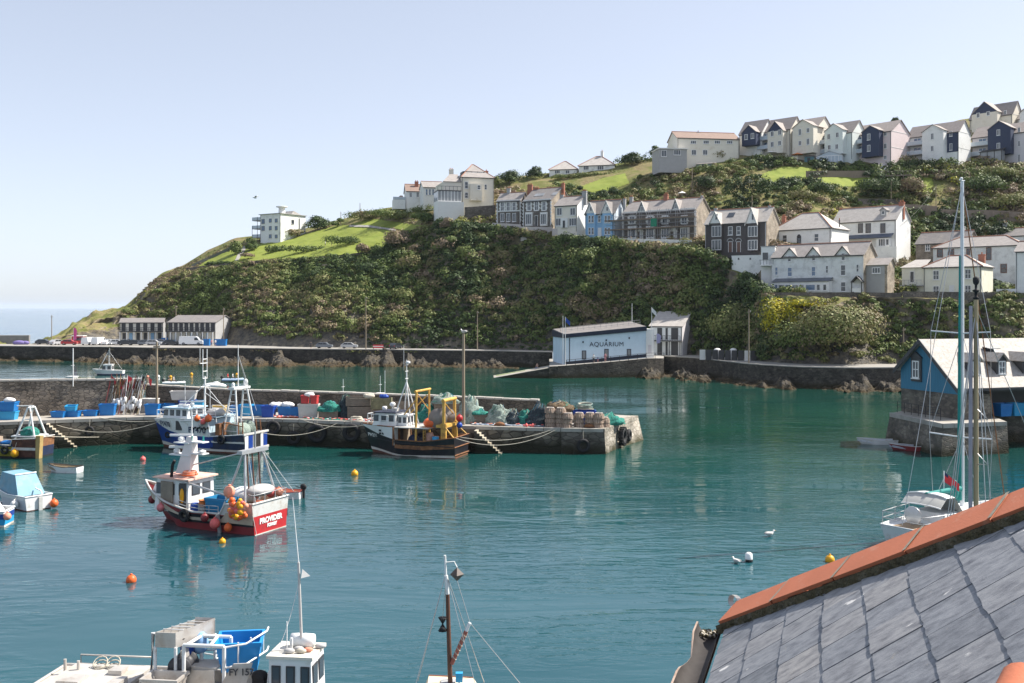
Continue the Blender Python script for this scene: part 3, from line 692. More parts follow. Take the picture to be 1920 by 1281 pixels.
  slab(R, [V(a-e, -proj-e, zb-sl*e+t), V(m, -proj-e, za+t), V(m, back, za+t), V(a-e, back, zb-sl*e+t)], t, roof or s.roofm)
  slab(R, [V(b+e, -proj-e, zb-sl*e+t), V(b+e, back, zb-sl*e+t), V(m+.003, back, za+t), V(m+.003, -proj-e, za+t)], t, roof or s.roofm)
  if trim:
   for q in (a-e, b+e): R.hexa([V(q, -proj-e-.02, zb-sl*e-.18+t), V(m, -proj-e-.02, za-.2+t), V(m, -proj-e-.1, za-.2+t), V(q, -proj-e-.1, zb-sl*e-.18+t)], [V(q, -proj-e-.02, zb-sl*e+.04+t), V(m, -proj-e-.02, za+.04+t), V(m, -proj-e-.1, za+.04+t), V(q, -proj-e-.1, zb-sl*e+.04+t)], trim)
  return R.build('gable_roof', s.r)
 def box(s, name, x0, x1, y0, y1, py0, py1, mat, parent=None, yref=None):
  """block between local depths y0..y1 spanning picture columns and rows read on its front"""
  a, b = s.X(x0, y0), s.X(x1, y0); m = (a+b)/2
  A = MB(); A.bb(a, b, y0, y1, s.Z(py1, m, y0), s.Z(py0, m, y0), mat); return A.build(name, parent or s.r)
 def quoins(s, x0, x1, y0, y1, mat=TRIM, parent=None):
  x, z, w, h = s.rect(x0, x1, y0, y1); A = MB(); n = max(3, int(h/.45))
  for i in range(n):
   ww = .5 if i % 2 else .3
   for sx in (-1, 1): A.bb(x+sx*(w/2+.02), x+sx*(w/2+ww), -.05, .02, z+h*i/n, z+h*(i+.92)/n, mat)
  A.bb(x-w/2-.2, x+w/2+.2, -.06, .02, z+h+.01, z+h+.3, mat)
  return A
 def wing(s, x0, x1, ya, ye, yb, proj, wall, tri=None, roof=None, back=None, name='front_wing'):
  a, b = s.X(x0, -proj), s.X(x1, -proj); m = (a+b)/2; za, ze, zb = s.Z(ya, m, -proj), s.Z(ye, m, -proj), s.Z(yb, m, -proj)
  A = MB(); lo = [V(a, -proj, zb), V(b, -proj, zb), V(b, .1, zb), V(a, .1, zb)]; hi = [V(p.x, p.y, ze) for p in lo]
  A.hexa(lo, hi, wall); A.prism([V(a, -proj-.004, ze+.002), V(b, -proj-.004, ze+.002), V(m, -proj-.004, za)], V(0, .3, 0), tri or wall)
  o = A.build(name, s.r)
  R = MB(); e = .25; sl = (za-ze)/(m-a); t = .13; bk = back if back is not None else s.D*.45
  slab(R, [V(a-e, -proj-e, ze-sl*e+t), V(m, -proj-e, za+t), V(m, bk, za+t), V(a-e, bk, ze-sl*e+t)], t, roof or s.roofm)
  slab(R, [V(b+e, -proj-e, ze-sl*e+t), V(b+e, bk, ze-sl*e+t), V(m+.003, bk, za+t), V(m+.003, -proj-e, za+t)], t, roof or s.roofm)
  R.build('roof', o); return o
HS = []
h = House('stone_house', 'small dark stone house with white window quoins, leftmost of the cliff-top terrace', 932, 976, 992, 418, 376, 361, 278, wall=STONEH, side=STONEH, roof=ROOF_TAN)
for x in (942, 953, 964): h.win(x-3.2, x+3.2, 379, 396, 'grid')
for x in (942, 953, 964): h.win(x-3.6, x+3.6, 400, 416, 'two')
A = MB()
for x in (942, 953, 964):
 q = h.quoins(x-3.2, x+3.2, 379, 396); A.add(q.v, q.f, TRIM)
q = h.quoins(933.4, 974.6, 377, 418); A.add(q.v, q.f, TRIM)
A.bb(.2, h.w-.2, -.07, .02, h.he*.52, h.he*.52+.35, TRIM); A.build('quoins', h.r); h.chimney(954, 353, .5, 1.0, .7, GREYW); h.chimney(994, 346, .5, 1.4, .7, BRICK, 3)
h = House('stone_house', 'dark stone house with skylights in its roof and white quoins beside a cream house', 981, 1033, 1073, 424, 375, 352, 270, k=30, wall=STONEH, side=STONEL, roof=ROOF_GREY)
A = MB()
for x in (992, 1006, 1020):
 h.win(x-3.4, x+3.4, 378, 395, 'grid'); q = h.quoins(x-3.4, x+3.4, 378, 395); A.add(q.v, q.f, TRIM)
for x in (991, 1019): h.box('bay', x-6.5, x+6.5, -.7, .02, 398, 424, TRIM); h.win(x-5.5, x+5.5, 401, 421, 'three', y=-.7)
h.door(1003, 1008, 404, 424, FRAME_D)
q = h.quoins(982.5, 1031.5, 376, 424); A.add(q.v, q.f, TRIM); A.build('quoins', h.r)
h.chimney(1006, 352, .5, 1.6, .7, BRICK, 3); h.chimney(1056, 343, .5, .8, .6, BRICK, 1)
A = MB()
for px, py in ((1003, 367), (1012, 365), (1036, 362)):
 x = h.X(px, 1.5); zz = h.he+(h.hr-h.he)*.42; sl = atan2(h.hr-h.he, h.D/2)
 A = MB(); A.box((x, h.D/2*.45, h.he+(h.hr-h.he)*.45+.2), (1.5, 1.5, .08), GLASS_L, rx=sl); A.build('skylight', h.roofo)
h = House('cream_house', 'cream rendered house with white brick gable and arched doorway above the cliff', 1040, 1082, 1107, 427, 384, 368, 262, k=28, wall=CREAM, side=WHITE, roof=ROOF_TAN)
for x in (1049, 1074): h.win(x-5, x+5, 390, 404, 'two'); h.win(x-7, x+7, 409, 424, 'three')
h.box('door_arch', 1051, 1064, -.5, .02, 409, 427, TRIM); h.door(1055, 1060, 413, 427, FRAME_D, y=-.5)
h.chimney(1054, 365, .5, .9, .6, GREYW); h.chimney(1096, 358, .5, 1.3, .6, GREYW, 3)
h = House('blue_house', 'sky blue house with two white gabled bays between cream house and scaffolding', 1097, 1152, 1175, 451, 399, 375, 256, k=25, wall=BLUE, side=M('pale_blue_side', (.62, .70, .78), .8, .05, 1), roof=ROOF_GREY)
for x0, x1, ya in ((1100, 1116, 380), (1129, 1148, 377)):
 h.box('bay', x0, x1, -.5, .02, 400, 450, BLUE); h.gablet(x0-.5, x1+.5, ya, wall=TRIM, yeave=400, trim=TRIM, proj=.5)
for x in (1105.5, 1111.5, 1136, 1142): h.win(x-2.3, x+2.3, 404, 418, y=-.5); h.win(x-2.3, x+2.3, 427, 440, y=-.5)
for x in (1108, 1138.5): h.win(x-2, x+2, 388, 396, 'plain', y=-.5)
h.win(1121, 1127, 404, 417); h.door(1121, 1128, 427, 446, FRAME)
h.chimney(1171, 372, .55, .7, .6, GREYW, 1)
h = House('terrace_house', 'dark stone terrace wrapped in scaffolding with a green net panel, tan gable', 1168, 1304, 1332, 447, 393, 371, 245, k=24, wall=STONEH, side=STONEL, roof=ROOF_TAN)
for x0, x1, ya in ((1195, 1212, 378), (1259, 1275, 373)):
 h.gablet(x0, x1, ya, wall=TRIM, tri=GLASS_L, trim=TRIM); h.win((x0+x1)/2-2.5, (x0+x1)/2+2.5, ya+9, ya+18, 'two', y=-.02)
A = MB()
for i, x in enumerate((1185, 1219, 1247, 1283)):
 h.win(x-5, x+5, 406, 420, 'two'); h.box('bay', x-8, x+8, -.8, .02, 424, 449, TRIM); h.win(x-7, x+7, 428, 446, 'three', y=-.8)
 q = h.quoins(x-5, x+5, 406, 420); A.add(q.v, q.f, TRIM)
q = h.quoins(1169.5, 1302.5, 396, 448); A.add(q.v, q.f, TRIM)
A.build('quoins', h.r)
for x in (1203, 1266): h.door(x-3, x+3, 430, 449, FRAME)
for x in (1203, 1266): h.gablet(x-6, x+6, 425, yeave=434, proj=.6, wall=TRIM, trim=TRIM)
h.chimney(1184, 369, .5, .9, .6, GREYW, 2); h.chimney(1249, 364, .5, 1.1, .7, BRICK, 3); h.chimney(1316, 366, .5, .5, .5, GREYW, 1)
POLE = M('scaffold_steel', (.34, .34, .35), .45, .1, 3, metal=.6); PLANK = M('scaffold_plank', (.22, .17, .13), .85, .2, 2); GNET = M('green_net', (.02, .22, .13), .8, .15, 2)
sc_ = thing('scaffolding', 'steel pole scaffolding with two plank decks on the front of the dark terrace', 'scaffolding', h.o, h.a)
for i in range(11):
 x = -4+(h.w+4.6)*i/10
 for y in (-1.0, -2.1):
  A = MB(); A.tube([(x, y, -3), (x, y, h.he+.6)], .05, POLE, 5); A.build('upright', sc_)
for z in (1.1, 2.9, 4.1, 5.0, 6.2):
 for y in (-1.05, -2.15):
  A = MB(); A.tube([(-4.3, y, z), (h.w+.9, y, z)], .045, POLE, 5); A.build('ledger', sc_)
for z in (2.75, 5.1):
 A = MB(); A.bb(-4.2, h.w+.8, -2.2, -.95, z, z+.07, PLANK); A.bb(-4.2, h.w+.8, -2.28, -2.23, z, z+.3, PLANK); A.build('plank_deck', sc_)
x, z, w_, hh = h.rect(1228, 1239, 411, 426); A = MB(); A.bb(x-w_/2, x+w_/2, -2.35, -2.3, z, z+hh, GNET); A.build('green_net', sc_)
HA5 = h
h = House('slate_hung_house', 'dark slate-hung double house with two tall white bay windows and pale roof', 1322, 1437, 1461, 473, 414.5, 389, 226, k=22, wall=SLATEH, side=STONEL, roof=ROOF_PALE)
for x in (1343.5, 1411.5):
 h.box('bay', x-9.5, x+9.5, -.8, .02, 420, 471, SLATEH); h.gablet(x-10.5, x+10.5, 397.5 if x < 1400 else 390, wall=WHITE, yeave=419, trim=TRIM, proj=.8)
 h.win(x-9, x+9, 424, 444, 'three', y=-.8, sill=False); h.win(x-9, x+9, 450, 469, 'three', y=-.8, sill=False); h.win(x-2.5, x+2.5, 401, 413, 'plain', y=-.8)
for x in (1369.5, 1385): h.win(x-4, x+4, 425, 441); h.door(x-4, x+4, 453, 473, M('brown_door', (.16, .09, .07), .6, .1))
A = MB()
for x in (1369.5, 1385):
 cx = h.X(x); zz = h.Z(453, cx)
 A.tube([(cx+.75*cos(t*pi/8), -.1, zz+.75*sin(t*pi/8)) for t in range(9)], .12, GREYW, 6)
A.build('door_arches', h.r)['label'] = 'pale stone arches over the doors'
x = h.X(1364); A = MB(); sl = atan2(h.hr-h.he, h.D/2); A.box((x, h.D/2*.55, h.he+(h.hr-h.he)*.55+.22), (1.6, 1.6, .1), GLASS, rx=sl); A.build('skylight', h.roofo)
h.chimney(1342, 390, .5, .7, .5, GREYW, 1); h.chimney(1443, 385, .5, .5, .5, GREYW, 1)
h = House('white_house', 'white hip-roofed house with pale slates and an arched stair window', 1448, 1558, 1591.5, 470, 427, 397, 224, k=23, wall=WHITE, roof=ROOF_PALE, kind='hip')
h.win(1467, 1476, 441, 456); h.win(1526.5, 1535.5, 438, 453); h.win(1494.5, 1502, 443, 459, 'sash', fm=FRAME_D, sill=False)
cx = h.X(1498.2); A = MB(); A.lathe((cx, -.03, h.Z(443, cx)), [(.01, -.04), (.42, -.04), (.42, .04), (.01, .04)], FRAME_D, 14, 'Y'); A.build('arched_top', h.r)
h.chimney(1470, 405, .75, .9, .6, BRICK, 2); h.chimney(1574, 412, .2, .18, .18, FASCIA, 1)
HB2 = h
h = House('white_house', 'long white house with stone dormer, red chimney and blue porch roof', 1562, 1680, 1707, 484, 411, 385, 234, k=22, wall=WHITE, roof=ROOF_PALE)
for x0, x1 in ((1609, 1618), (1623, 1633), (1651, 1660)): h.win(x0, x1, 419, 437, fm=FRAME_D, sill=False)
h.chimney(1691, 378, .5, 1.2, .8, BRICK, 2); h.chimney(1577, 392, .5, .6, .5, BRICK, 1)
A = MB(); x0, x1 = h.X(1580, -1.5), h.X(1671, -1.5); z0 = h.Z(445, x0, -1.5)
slab(A, [V(x0, -1.7, z0-.5), V(x1, -1.7, z0-.5), V(x1, 0, z0+.5), V(x0, 0, z0+.5)], .12, M('blue_slate', (.10, .12, .16), .6, .1)); A.build('porch_roof', h.r)
h.box('bay', 1643, 1668, -1.3, .02, 446.5, 464, WHITE); h.win(1647, 1660, 447.5, 462, 'three', y=-1.3); h.win(1661, 1667, 448, 460, 'plain', y=-1.3)
h.box('terrace_wall', 1636, 1681, -3.2, -2.9, 463, 484, WHITE)
A = MB(); yd = 1.6; x = h.X(1658, yd); zb = h.he+(h.hr-h.he)*(yd/(h.D/2))*.95; A.bb(x-.75, x+.75, yd-.6, yd+2.5, zb-.6, zb+1.15, GREYW)
A.prism([V(x-.75, yd-.61, zb+1.152), V(x+.75, yd-.61, zb+1.152), V(x, yd-.61, zb+1.75)], V(0, .2, 0), GREYW)
slab(A, [V(x-.95, yd-.8, zb+1.1), V(x, yd-.8, zb+1.9), V(x, yd+2.6, zb+1.9), V(x-.95, yd+2.6, zb+1.1)], .08, ROOF_GREY); slab(A, [V(x+.95, yd-.8, zb+1.1), V(x+.95, yd+2.6, zb+1.1), V(x+.003, yd+2.6, zb+1.9), V(x+.003, yd-.8, zb+1.9)], .08, ROOF_GREY)
dm = A.build('dormer', h.roofo); win(h.r, x, yd-.62, zb+.1, .7, .9, 0, 'plain')
h = House('white_house', 'weathered white house with three front gables and a glazed lean-to over gorse', 1447, 1619, 1643, 551, 477, 454, 200, k=21, wall=WHITE_OLD, side=STONEL, roof=ROOF_TAN, deep=3)
for x0, x1, ya in ((1468, 1494.5, 465.5), (1512.5, 1538, 464), (1567, 1593.5, 462)): h.gablet(x0, x1, ya, trim=FASCIA, yeave=481 if x0 < 1500 else (479.5 if x0 < 1550 else 478))
for x, y0, y1 in ((1480.5, 479, 491), (1525.7, 477, 489.5), (1581.2, 475, 488.5)): h.win(x-3.5, x+3.5, y0, y1, 'sash', fm=FRAME)
for x0, x1, y0, y1 in ((1453, 1459, 501, 516), (1476.5, 1485.5, 501, 519), (1521, 1530, 499.5, 518), (1548.5, 1553, 498.5, 512), (1576, 1586, 496.5, 517), (1605.5, 1610.5, 496, 510)): h.win(x0, x1, y0, y1, gm=GLASS_B if x0 < 1530 else GLASS)
h.win(1576.5, 1586, 528.5, 547)
p = MB(); xa, xb = h.X(1449, -1.8), h.X(1554, -1.8); zt = h.Z(527, xa, -1.8); zb = h.Z(551, xa, -1.8)
p.bb(xa, xb, -1.8, -.01, zb, zt-.25, WHITE); slab(p, [V(xa-.2, -2.1, zt-.2), V(xb+.2, -2.1, zt-.2), V(xb+.2, 0, zt+.55), V(xa-.2, 0, zt+.55)], .1, M('lean_to_slate', (.13, .14, .16), .6, .12)); p.build('lean_to', h.r)
for x0, x1, st, g in ((1453, 1458, 'plain', GLASS_B), (1459, 1471, 'plain', GLASS_L), (1472, 1483, 'plain', GLASS_B), (1485, 1497, 'plain', GLASS_L), (1501, 1508, 'plain', GLASS_L), (1510, 1529, 'plain', GLASS_B), (1531, 1538, 'plain', GLASS), (1543, 1550, 'plain', GLASS)):
 h.win(x0, x1, 533, 545, st, y=-1.8, gm=g)
p = MB(); x0, x1 = h.X(1597, -1.2), h.X(1615.5, -1.2); m_ = (x0+x1)/2; zt = h.Z(517, m_, -1.2); ze = h.Z(529, m_, -1.2); zb = h.Z(549, m_, -1.2)
slab(p, [V(x0-.2, -1.5, ze), V(m_, -1.5, zt), V(m_, 0, zt), V(x0-.2, 0, ze)], .1, FASCIA); slab(p, [V(x1+.2, -1.5, ze), V(x1+.2, 0, ze), V(m_+.003, 0, zt), V(m_+.003, -1.5, zt)], .1, FASCIA)
for q in (x0, x1): p.bb(q-.08, q+.08, -1.3, -1.14, zb, ze, FASCIA)
p.bb(x0, x1, -1.25, -1.15, zb, zb+.9, WHITE); p.build('porch', h.r); h.door(1603, 1610, 529, 549, FRAME)
HB1 = h
A = MB(); x0, x1 = h.w+.02, h.w+4.2; z1 = h.Z(497, h.w); A.bb(x0, x1, 1.5, 5.5, -4, z1, GREYW); A.bb(x1-.5, x1+.01, 1.49, 5.51, -4, z1+.01, STONEL); slab(A, [V(x0, 1.2, z1), V(x1+.3, 1.2, z1), V(x1+.3, 4, z1+1.5), V(x0, 4, z1+1.5)], .12, ROOF_TAN)
A.prism([V(x1+.01, 1.5, z1), V(x1+.01, 4, z1+1.4), V(x1+.01, 5.5, z1)], V(-.3, 0, 0), STONEL); slab(A, [V(x0, 4.003, z1+1.5), V(x1+.3, 4.003, z1+1.5), V(x1+.3, 5.8, z1), V(x0, 5.8, z1)], .12, ROOF_TAN); A.build('side_extension', h.r)
win(h.r, x0+2.0, 1.48, z1-1.7, 1.7, 1.2, 0, 'three')
h = House('flat_roofed_house', 'plain flat-roofed white annexe left of the three-gabled white house', 1372, 1427, 1440, 506, 480, None, 221, k=14, wall=WHITE, roof=TRIM, kind='flat', ov=.05, D=6, deep=3)
for x in (1385, 1407): h.win(x-2, x+2, 483, 488, 'plain', sill=False)
h = House('terrace_block', 'grey and white block with balcony rails between annexe and three-gabled house', 1427, 1453, 1462, 512, 463, None, 214, k=10, wall=WHITE, roof=GREYW, kind='flat', ov=.1, D=7, deep=8)
A = MB(); z = h.Z(497, 0); A.bb(-.1, h.w, -1.6, -.01, z-.25, z, TRIM)
for i in range(5): A.bb(.1+i*h.w/4.3, .16+i*h.w/4.3, -1.6, -1.54, z, z+1.0, FRAME_D)
A.bb(-.1, h.w, -1.6, -1.55, z+.95, z+1.02, FRAME_D); A.build('balcony', h.r); h.win(1430, 1440, 474, 487, 'two', fm=FRAME_D)
h = House('stone_cottage', 'brown stone cottage with low grey roof between white house and teal mast', 1717, 1812, 1830, 484, 453.5, 433, 228, k=20, wall=M_stone('brown_stone', [(.22, .18, .15), (.30, .25, .2), (.17, .14, .12)], 2.2, (.3, .27, .23), bump=.3), roof=ROOF_GREY, D=8)
h.win(1735, 1744, 457, 471, 'grid')
h.chimney(1806, 424, .5, .8, .6, GREYW, 1)
h = House('slate_roofed_house', 'house with grey slate roof and square chimneys highest at far right of the terraces', 1822, 1930, 1955, 462, 441, 427, 238, k=18, wall=WHITE_OLD, roof=ROOF_GREY, D=8)
h.chimney(1885, 417, .5, 1.0, .7, GREYW, 2); h.chimney(1917, 428, .5, .9, .7, BRICK, 1)
h = House('long_white_house', 'long grey-white house with brown windows and hipped brown roof behind the yellow house', 1749.5, 1918, 1945, 536, 459, 441, 214, k=14, wall=WHITE_OLD, roof=ROOF_TAN, kind='hip', D=9)
for x0, x1, y0, y1 in ((1757, 1768, 467, 483), (1778, 1789, 467, 479), (1849, 1859, 464, 488), (1876, 1888, 495, 512), (1812, 1819, 466, 478)): h.win(x0, x1, y0, y1, 'sash', fm=FRAME_B, sill=False)
h = House('yellow_house', 'pale yellow house with hipped slate roof and sash windows behind the masts', 1731.5, 1840.5, 1857, 555, 499, 479, 194, k=15, wall=YELLOW, roof=ROOF_PALE, kind='hip', D=8)
for x0, x1, y0, y1 in ((1749.5, 1761, 507, 525), (1809, 1821, 505, 523), (1749.5, 1761, 536, 552), (1809, 1821, 535, 553)): h.win(x0, x1, y0, y1, 'grid')
h.door(1781, 1788, 536, 553, FRAME); h.chimney(1841, 476, .8, 1.2, .7, BRICK, 1)
A = MB(); xa, xb = h.X(1690), -.02; ze = h.Z(502, xa); A.bb(xa, xb, .3, 6.5, -3, ze, YELLOW); slab(A, [V(xa-.3, 0, ze), V(xb+.2, 0, ze), V(xb+.2, 4, ze+1.7), V(xa+1.5, 4, ze+1.7)], .12, ROOF_PALE); slab(A, [V(xa-.3, 0, ze), V(xa+1.5, 4, ze+1.7), V(xa+1.5, 4.1, ze+1.7), V(xa-.3, 6.5, ze)], .12, ROOF_PALE); A.build('side_extension', h.r)
z = h.Z(535, xa); A = MB(); A.bb(xa, xb, -1.1, .29, z-.25, z, GREYW)
for i in range(6): A.bb(xa+.1+i*(xb-xa-.2)/5-.03, xa+.1+i*(xb-xa-.2)/5+.03, -1.1, -1.04, z, z+1, GREYW)
A.bb(xa, xb, -1.1, -1.05, z+.95, z+1.02, GREYW); A.build('balcony', h.r)
h.win(1706, 1714.5, 509, 530, 'plain', y=.3, sill=False); h.win(1705, 1716, 538, 550, 'two', y=.3)
h = House('white_house', 'white gabled house end cut by the right edge of the view', 1904, 1965, 1980, 557, 470, 452, 189, k=12, wall=WHITE, roof=ROOF_TAN, D=8)
h.box('yard_wall', 1868, 1905, -2.0, -1.7, 542, 557, WHITE)
h = House('hotel', 'large cream hotel with hipped roof, black dormer and terrace wall on the hill shoulder', 866, 926, 942, 380, 334, 311, 300, k=-14, wall=CREAM, roof=ROOF_TAN, kind='hip', D=14)
for x0, x1, y0, y1 in ((871, 878, 341, 354), (908, 913, 346, 356), (871, 878, 361, 372), (896, 902, 347, 356)): h.win(x0, x1, y0, y1)
h.box('bay', 882, 904, -1.4, .02, 345, 376, CREAM); h.win(895, 901, 347, 356, y=-1.4)
A = MB(); yd = 2.5; x0, x1 = h.X(868, yd), h.X(909, yd); z0 = h.Z(333, x0, yd); z1 = h.Z(321, x0, yd); A.bb(x0, x1, yd, yd+4, z0, z1, FASCIA); A.build('dormer', h.roofo)
for x in (879, 890, 901): h.win(x-4.5, x+4.5, 323, 331.5, 'two', y=yd, sill=False)
h.chimney(846, 317, .5, 1.3, .9, CREAM, 2); h.chimney(912, 320, .5, 1.0, .7, BRICK, 1)
A = MB(); xa, xb = h.X(832), -.02; ze = h.Z(340, xa); A.bb(xa, xb, .2, 13, -6, ze, CREAM); slab(A, [V(xa-.3, -.1, ze), V(xb, -.1, ze), V(xb, 6, ze+3), V(xa+3, 6, ze+3)], .15, ROOF_TAN); A.build('side_wing', h.r)
A = MB(); xb = h.X(858); xa = h.X(821, -5); zt = h.Z(358, xa, -5); zm = h.Z(376, xa, -5); zb = h.Z(411, xa, -5)
A.bb(xa, xb, -5, 1.5, zb, zm, WHITE); A.bb(xa, xb, -5, 1.5, zm+.01, zt, GLASS_L); A.bb(xa-.1, xb+.1, -5.1, 1.5, zt+.01, zt+.3, FRAME_D)
for i in range(8): A.bb(xa+i*(xb-xa)/7-.08, xa+i*(xb-xa)/7+.08, -5.06, -4.95, zm, zt, FRAME)
for i in range(7): A.bb(xa+i*(xb-xa)/6-.04, xa+i*(xb-xa)/6+.04, -5.0, -4.92, zt+.3, zt+1.5, FRAME_D)
A.bb(xa, xb, -5, -4.94, zt+1.4, zt+1.5, FRAME_D); A.build('sun_terrace', h.r)
A = MB(); xa, xb = h.X(821, -5.4), h.X(869, -5.4); A.bb(xa, xb, -5.9, -5.2, h.Z(414, xa, -5.4), h.Z(378, xa, -5.4), TRIM); A.build('retaining_wall', h.r)
h = House('hillside_house', 'row of pale blue-white low houses with long roof left of the hotel', 794, 831, 840, 371, 352, 342, 318, k=-10, wall=WHITE, roof=ROOF_TAN, D=8)
for x in (800, 806, 812, 818, 825): h.win(x-1.8, x+1.8, 355, 366, gm=GLASS_B)
h = House('red_roofed_house', 'small house with red tiled roof and brick chimney farthest left on the ridge', 762, 793, 800, 376, 359, 347, 326, k=-6, wall=WHITE, roof=ROOF_BROWN, D=8)
for x in (770, 783): h.win(x-2.2, x+2.2, 361, 370, 'two')
h.chimney(781, 340, .35, 1.2, .8, BRICK, 2); h.chimney(799, 343, .5, 1.2, .8, BRICK, 2)
A = MB(); x0, x1 = h.X(737, -1), h.X(760, -1); A.bb(x0, x1, -1, 3, -3, h.Z(374, x0, -1), WHITE); A.bb(x0, x1, -1.05, -1.0, h.Z(374, x0, -1), h.Z(369, x0, -1), RAILG); A.prism([V(x0+1, .5, h.Z(374, x0)), V(x1, .5, h.Z(374, x0)), V(x1-.8, .5, h.Z(366, x0)), V(x0+2.4, .5, h.Z(366, x0))], V(0, 2.4, 0), ROOF_BROWN); A.build('glass_terrace', h.r)
h = House('white_block', 'square white flat-roofed block with roof lantern alone on the green headland', 488, 526, 573, 447, 400.5, None, 332, k=46, wall=WHITE, roof=GREYW, kind='flat', ov=.4, deep=6)
for x in (507, 518):
 for y0, y1 in ((410, 417.5), (424, 432), (440, 447)): h.win(x-2.3, x+2.3, y0, y1, 'plain', fm=FRAME_D, gm=GLASS_B)
h.gwin(.48, h.he*.62, 1.1, 1.4, 'plain', fm=FRAME_D); A = MB(); A.tube([(h.w+.1, h.D*.74, -1), (h.w+.1, h.D*.74, h.he-1)], .12, FRAME_D, 6); A.build('drainpipe', h.r)
A = MB(); A.lathe((h.w*.75, h.D*.25, h.he+.22), [(1.6, 0), (1.1, .4), (1.05, 2.0), (1.9, 2.2), (1.9, 2.5), (.1, 2.7)], TRIM, 14); A.prism([V(h.w*.5, h.D*.5, h.he+.22), V(h.w*.5, h.D*.95, h.he+.22), V(h.w*.5, h.D*.6, h.he+1.5)], V(h.w*.4, 0, 0), ROOF_PALE); A.build('roof_lantern', h.roofo)
A = MB()
for z in (.6, 3.6, 6.4):
 A.bb(-4.2, -.02, .2, 4.5, z, z+.22, GREYW); A.bb(-4.2, -4.12, .2, 4.5, z+.22, z+1.2, RAILG); A.bb(-4.2, -.02, .2, .26, z+.22, z+1.2, RAILG)
for x in (-4.1, -1.6): A.bb(x-.07, x+.07, .12, .2, -4, 7.7 if x > -2 else 4.8, FRAME_D)
A.build('balconies', h.r)['label'] = 'stacked glass-fronted balconies'
h.win(490.5, 496.5, 411, 420, 'two', fm=FRAME_D, gm=GLASS_B); h.win(490.5, 496.5, 424, 433, 'two', fm=FRAME_D, gm=GLASS_B)
h = House('bungalow', 'white bungalow with low pale hipped roof and tall chimney among the trees on the hill', 1085, 1152, 1165, 322, 309, 293, 322, k=8, wall=WHITE, roof=ROOF_PALE, kind='hip', D=10)
h.win(1094, 1104, 311, 319, 'three'); h.win(1120, 1132, 311, 319, 'three'); h.chimney(1129, 283, .5, .9, .7, WHITE, 1)
h = House('bungalow', 'low white bungalow with pale roof just left of the bungalow with tall chimney', 1030, 1082, 1090, 329, 317, 303, 326, k=8, wall=WHITE, roof=ROOF_PALE, kind='hip', D=9)
h.win(1040, 1050, 319, 326, 'three'); h.win(1060, 1068, 319, 326, 'two')
h = House('bungalow', 'long two-storey beige house with brown roof left of the gabled villas', 1270, 1386, 1394, 291, 261.5, 251, 300, k=-22, wall=CREAM, roof=ROOF_BROWN, D=9, deep=5)
for x in (1300, 1324, 1345, 1368): h.win(x-5.5, x+5.5, 263.5, 270, 'three')
for x in (1301, 1322): h.win(x-4.5, x+4.5, 281, 291, 'two')
h.chimney(1309, 247, .5, .8, .6, GREYW, 1)
A = MB(); x0, x1 = h.X(1236, -2), h.X(1288, -2); zt = h.Z(279, x0, -2); A.bb(x0, x1, -2, 5, -6, zt, GREYW); A.bb(x0-.3, x1+.3, -2.4, 5, zt+.01, zt+.25, TRIM); A.build('side_extension', h.r)
h.win(1263, 1276, 281, 291, 'three', y=-2); h.win(1240, 1250, 282, 294, 'two', y=-2)
def villa(label, d, xl, wx0, wx1, xc, xr, yb, ye, yr, wya, wye, wyb, main, wingm, tri=None, facade=None, k=30, roof=ROOF_VILLA, balc=True, proj=2.2, wins=(), mw=(), lowwin=True):
 h = House('gabled_villa', label, xl, xc, xr, yb, ye, yr, d, k=k, wall=main, roof=roof, D=None, deep=6, ridge=False, group=None)
 h.wing(wx0, wx1, wya, wye, wyb, proj, wingm, tri, roof)
 for x, y0, y1 in wins: h.win(x-3, x+3, y0, y1, 'two', y=-proj)
 for x, y0, y1 in mw: h.win(x-2.6, x+2.6, y0, y1, 'two')
 if facade:
  x0, x1 = h.X(wx1)+.3, h.w; A = MB(); A.bb(x0, x1-.02, -.06, .02, h.he-5.6 if h.he > 6 else 0, h.he-.35, facade); A.build('cladding', h.r)
 if balc and h.X(wx0) > 1.2:
  x0, x1 = .05, h.X(wx0, -proj)+.6
  for z in (h.he-2.6, h.he-5.3):
   A = MB(); A.bb(x0, x1, -1.9, -.01, z-.2, z, GREYW); A.bb(x0, x1, -1.9, -1.84, z, z+1.0, RAILG); A.bb(x0-.06, x0, -1.9, -.01, z, z+1.0, RAILG); A.bb(x0, x1, -1.92, -1.82, z+1.001, z+1.06, FRAME); A.build('balcony', h.r)
   win(h.r, (x0+x1)/2, 0, z+.02, min(2.2, x1-x0-.4), 2.1, 0, 'two', gm=GLASS_B, sill=False)
 A = MB(); A.bb(h.w, h.w+.05, .1, h.D-.1, h.he*.45, h.he*.45+.12, TRIM); A.build('string_course', h.r); A = MB(); A.bb(h.w, h.w+.05, .1, h.D-.1, h.he-.1, h.he+.05, TRIM); A.build('string_course', h.r)
 return h
villa('villa with plain navy gable wall, leftmost of the gabled top row', 300, 1386, 1391, 1417, 1428, 1452, 291, 247, 224, 235, 248, 273, WHITE, NAVY, wins=((1399, 252, 262), (1411, 250, 260)), proj=2.5)
villa('cream villa with navy triangle in its front gable', 295, 1426, 1439, 1468, 1482, 1506, 290, 241, 219, 228, 246, 288, CREAM, CREAM, NAVY, wins=((1448, 246, 256), (1462, 243.5, 253.5), (1448, 266, 276), (1462, 264, 273)))
villa('all-cream villa with plain cream gable in the top row', 290, 1480, 1486, 1525, 1530, 1563, 291, 240, 219, 224.5, 238, 288, CREAM, CREAM, balc=False, wins=((1500, 242, 254), (1515, 240, 249), (1500, 264, 273), (1515, 260, 272)))
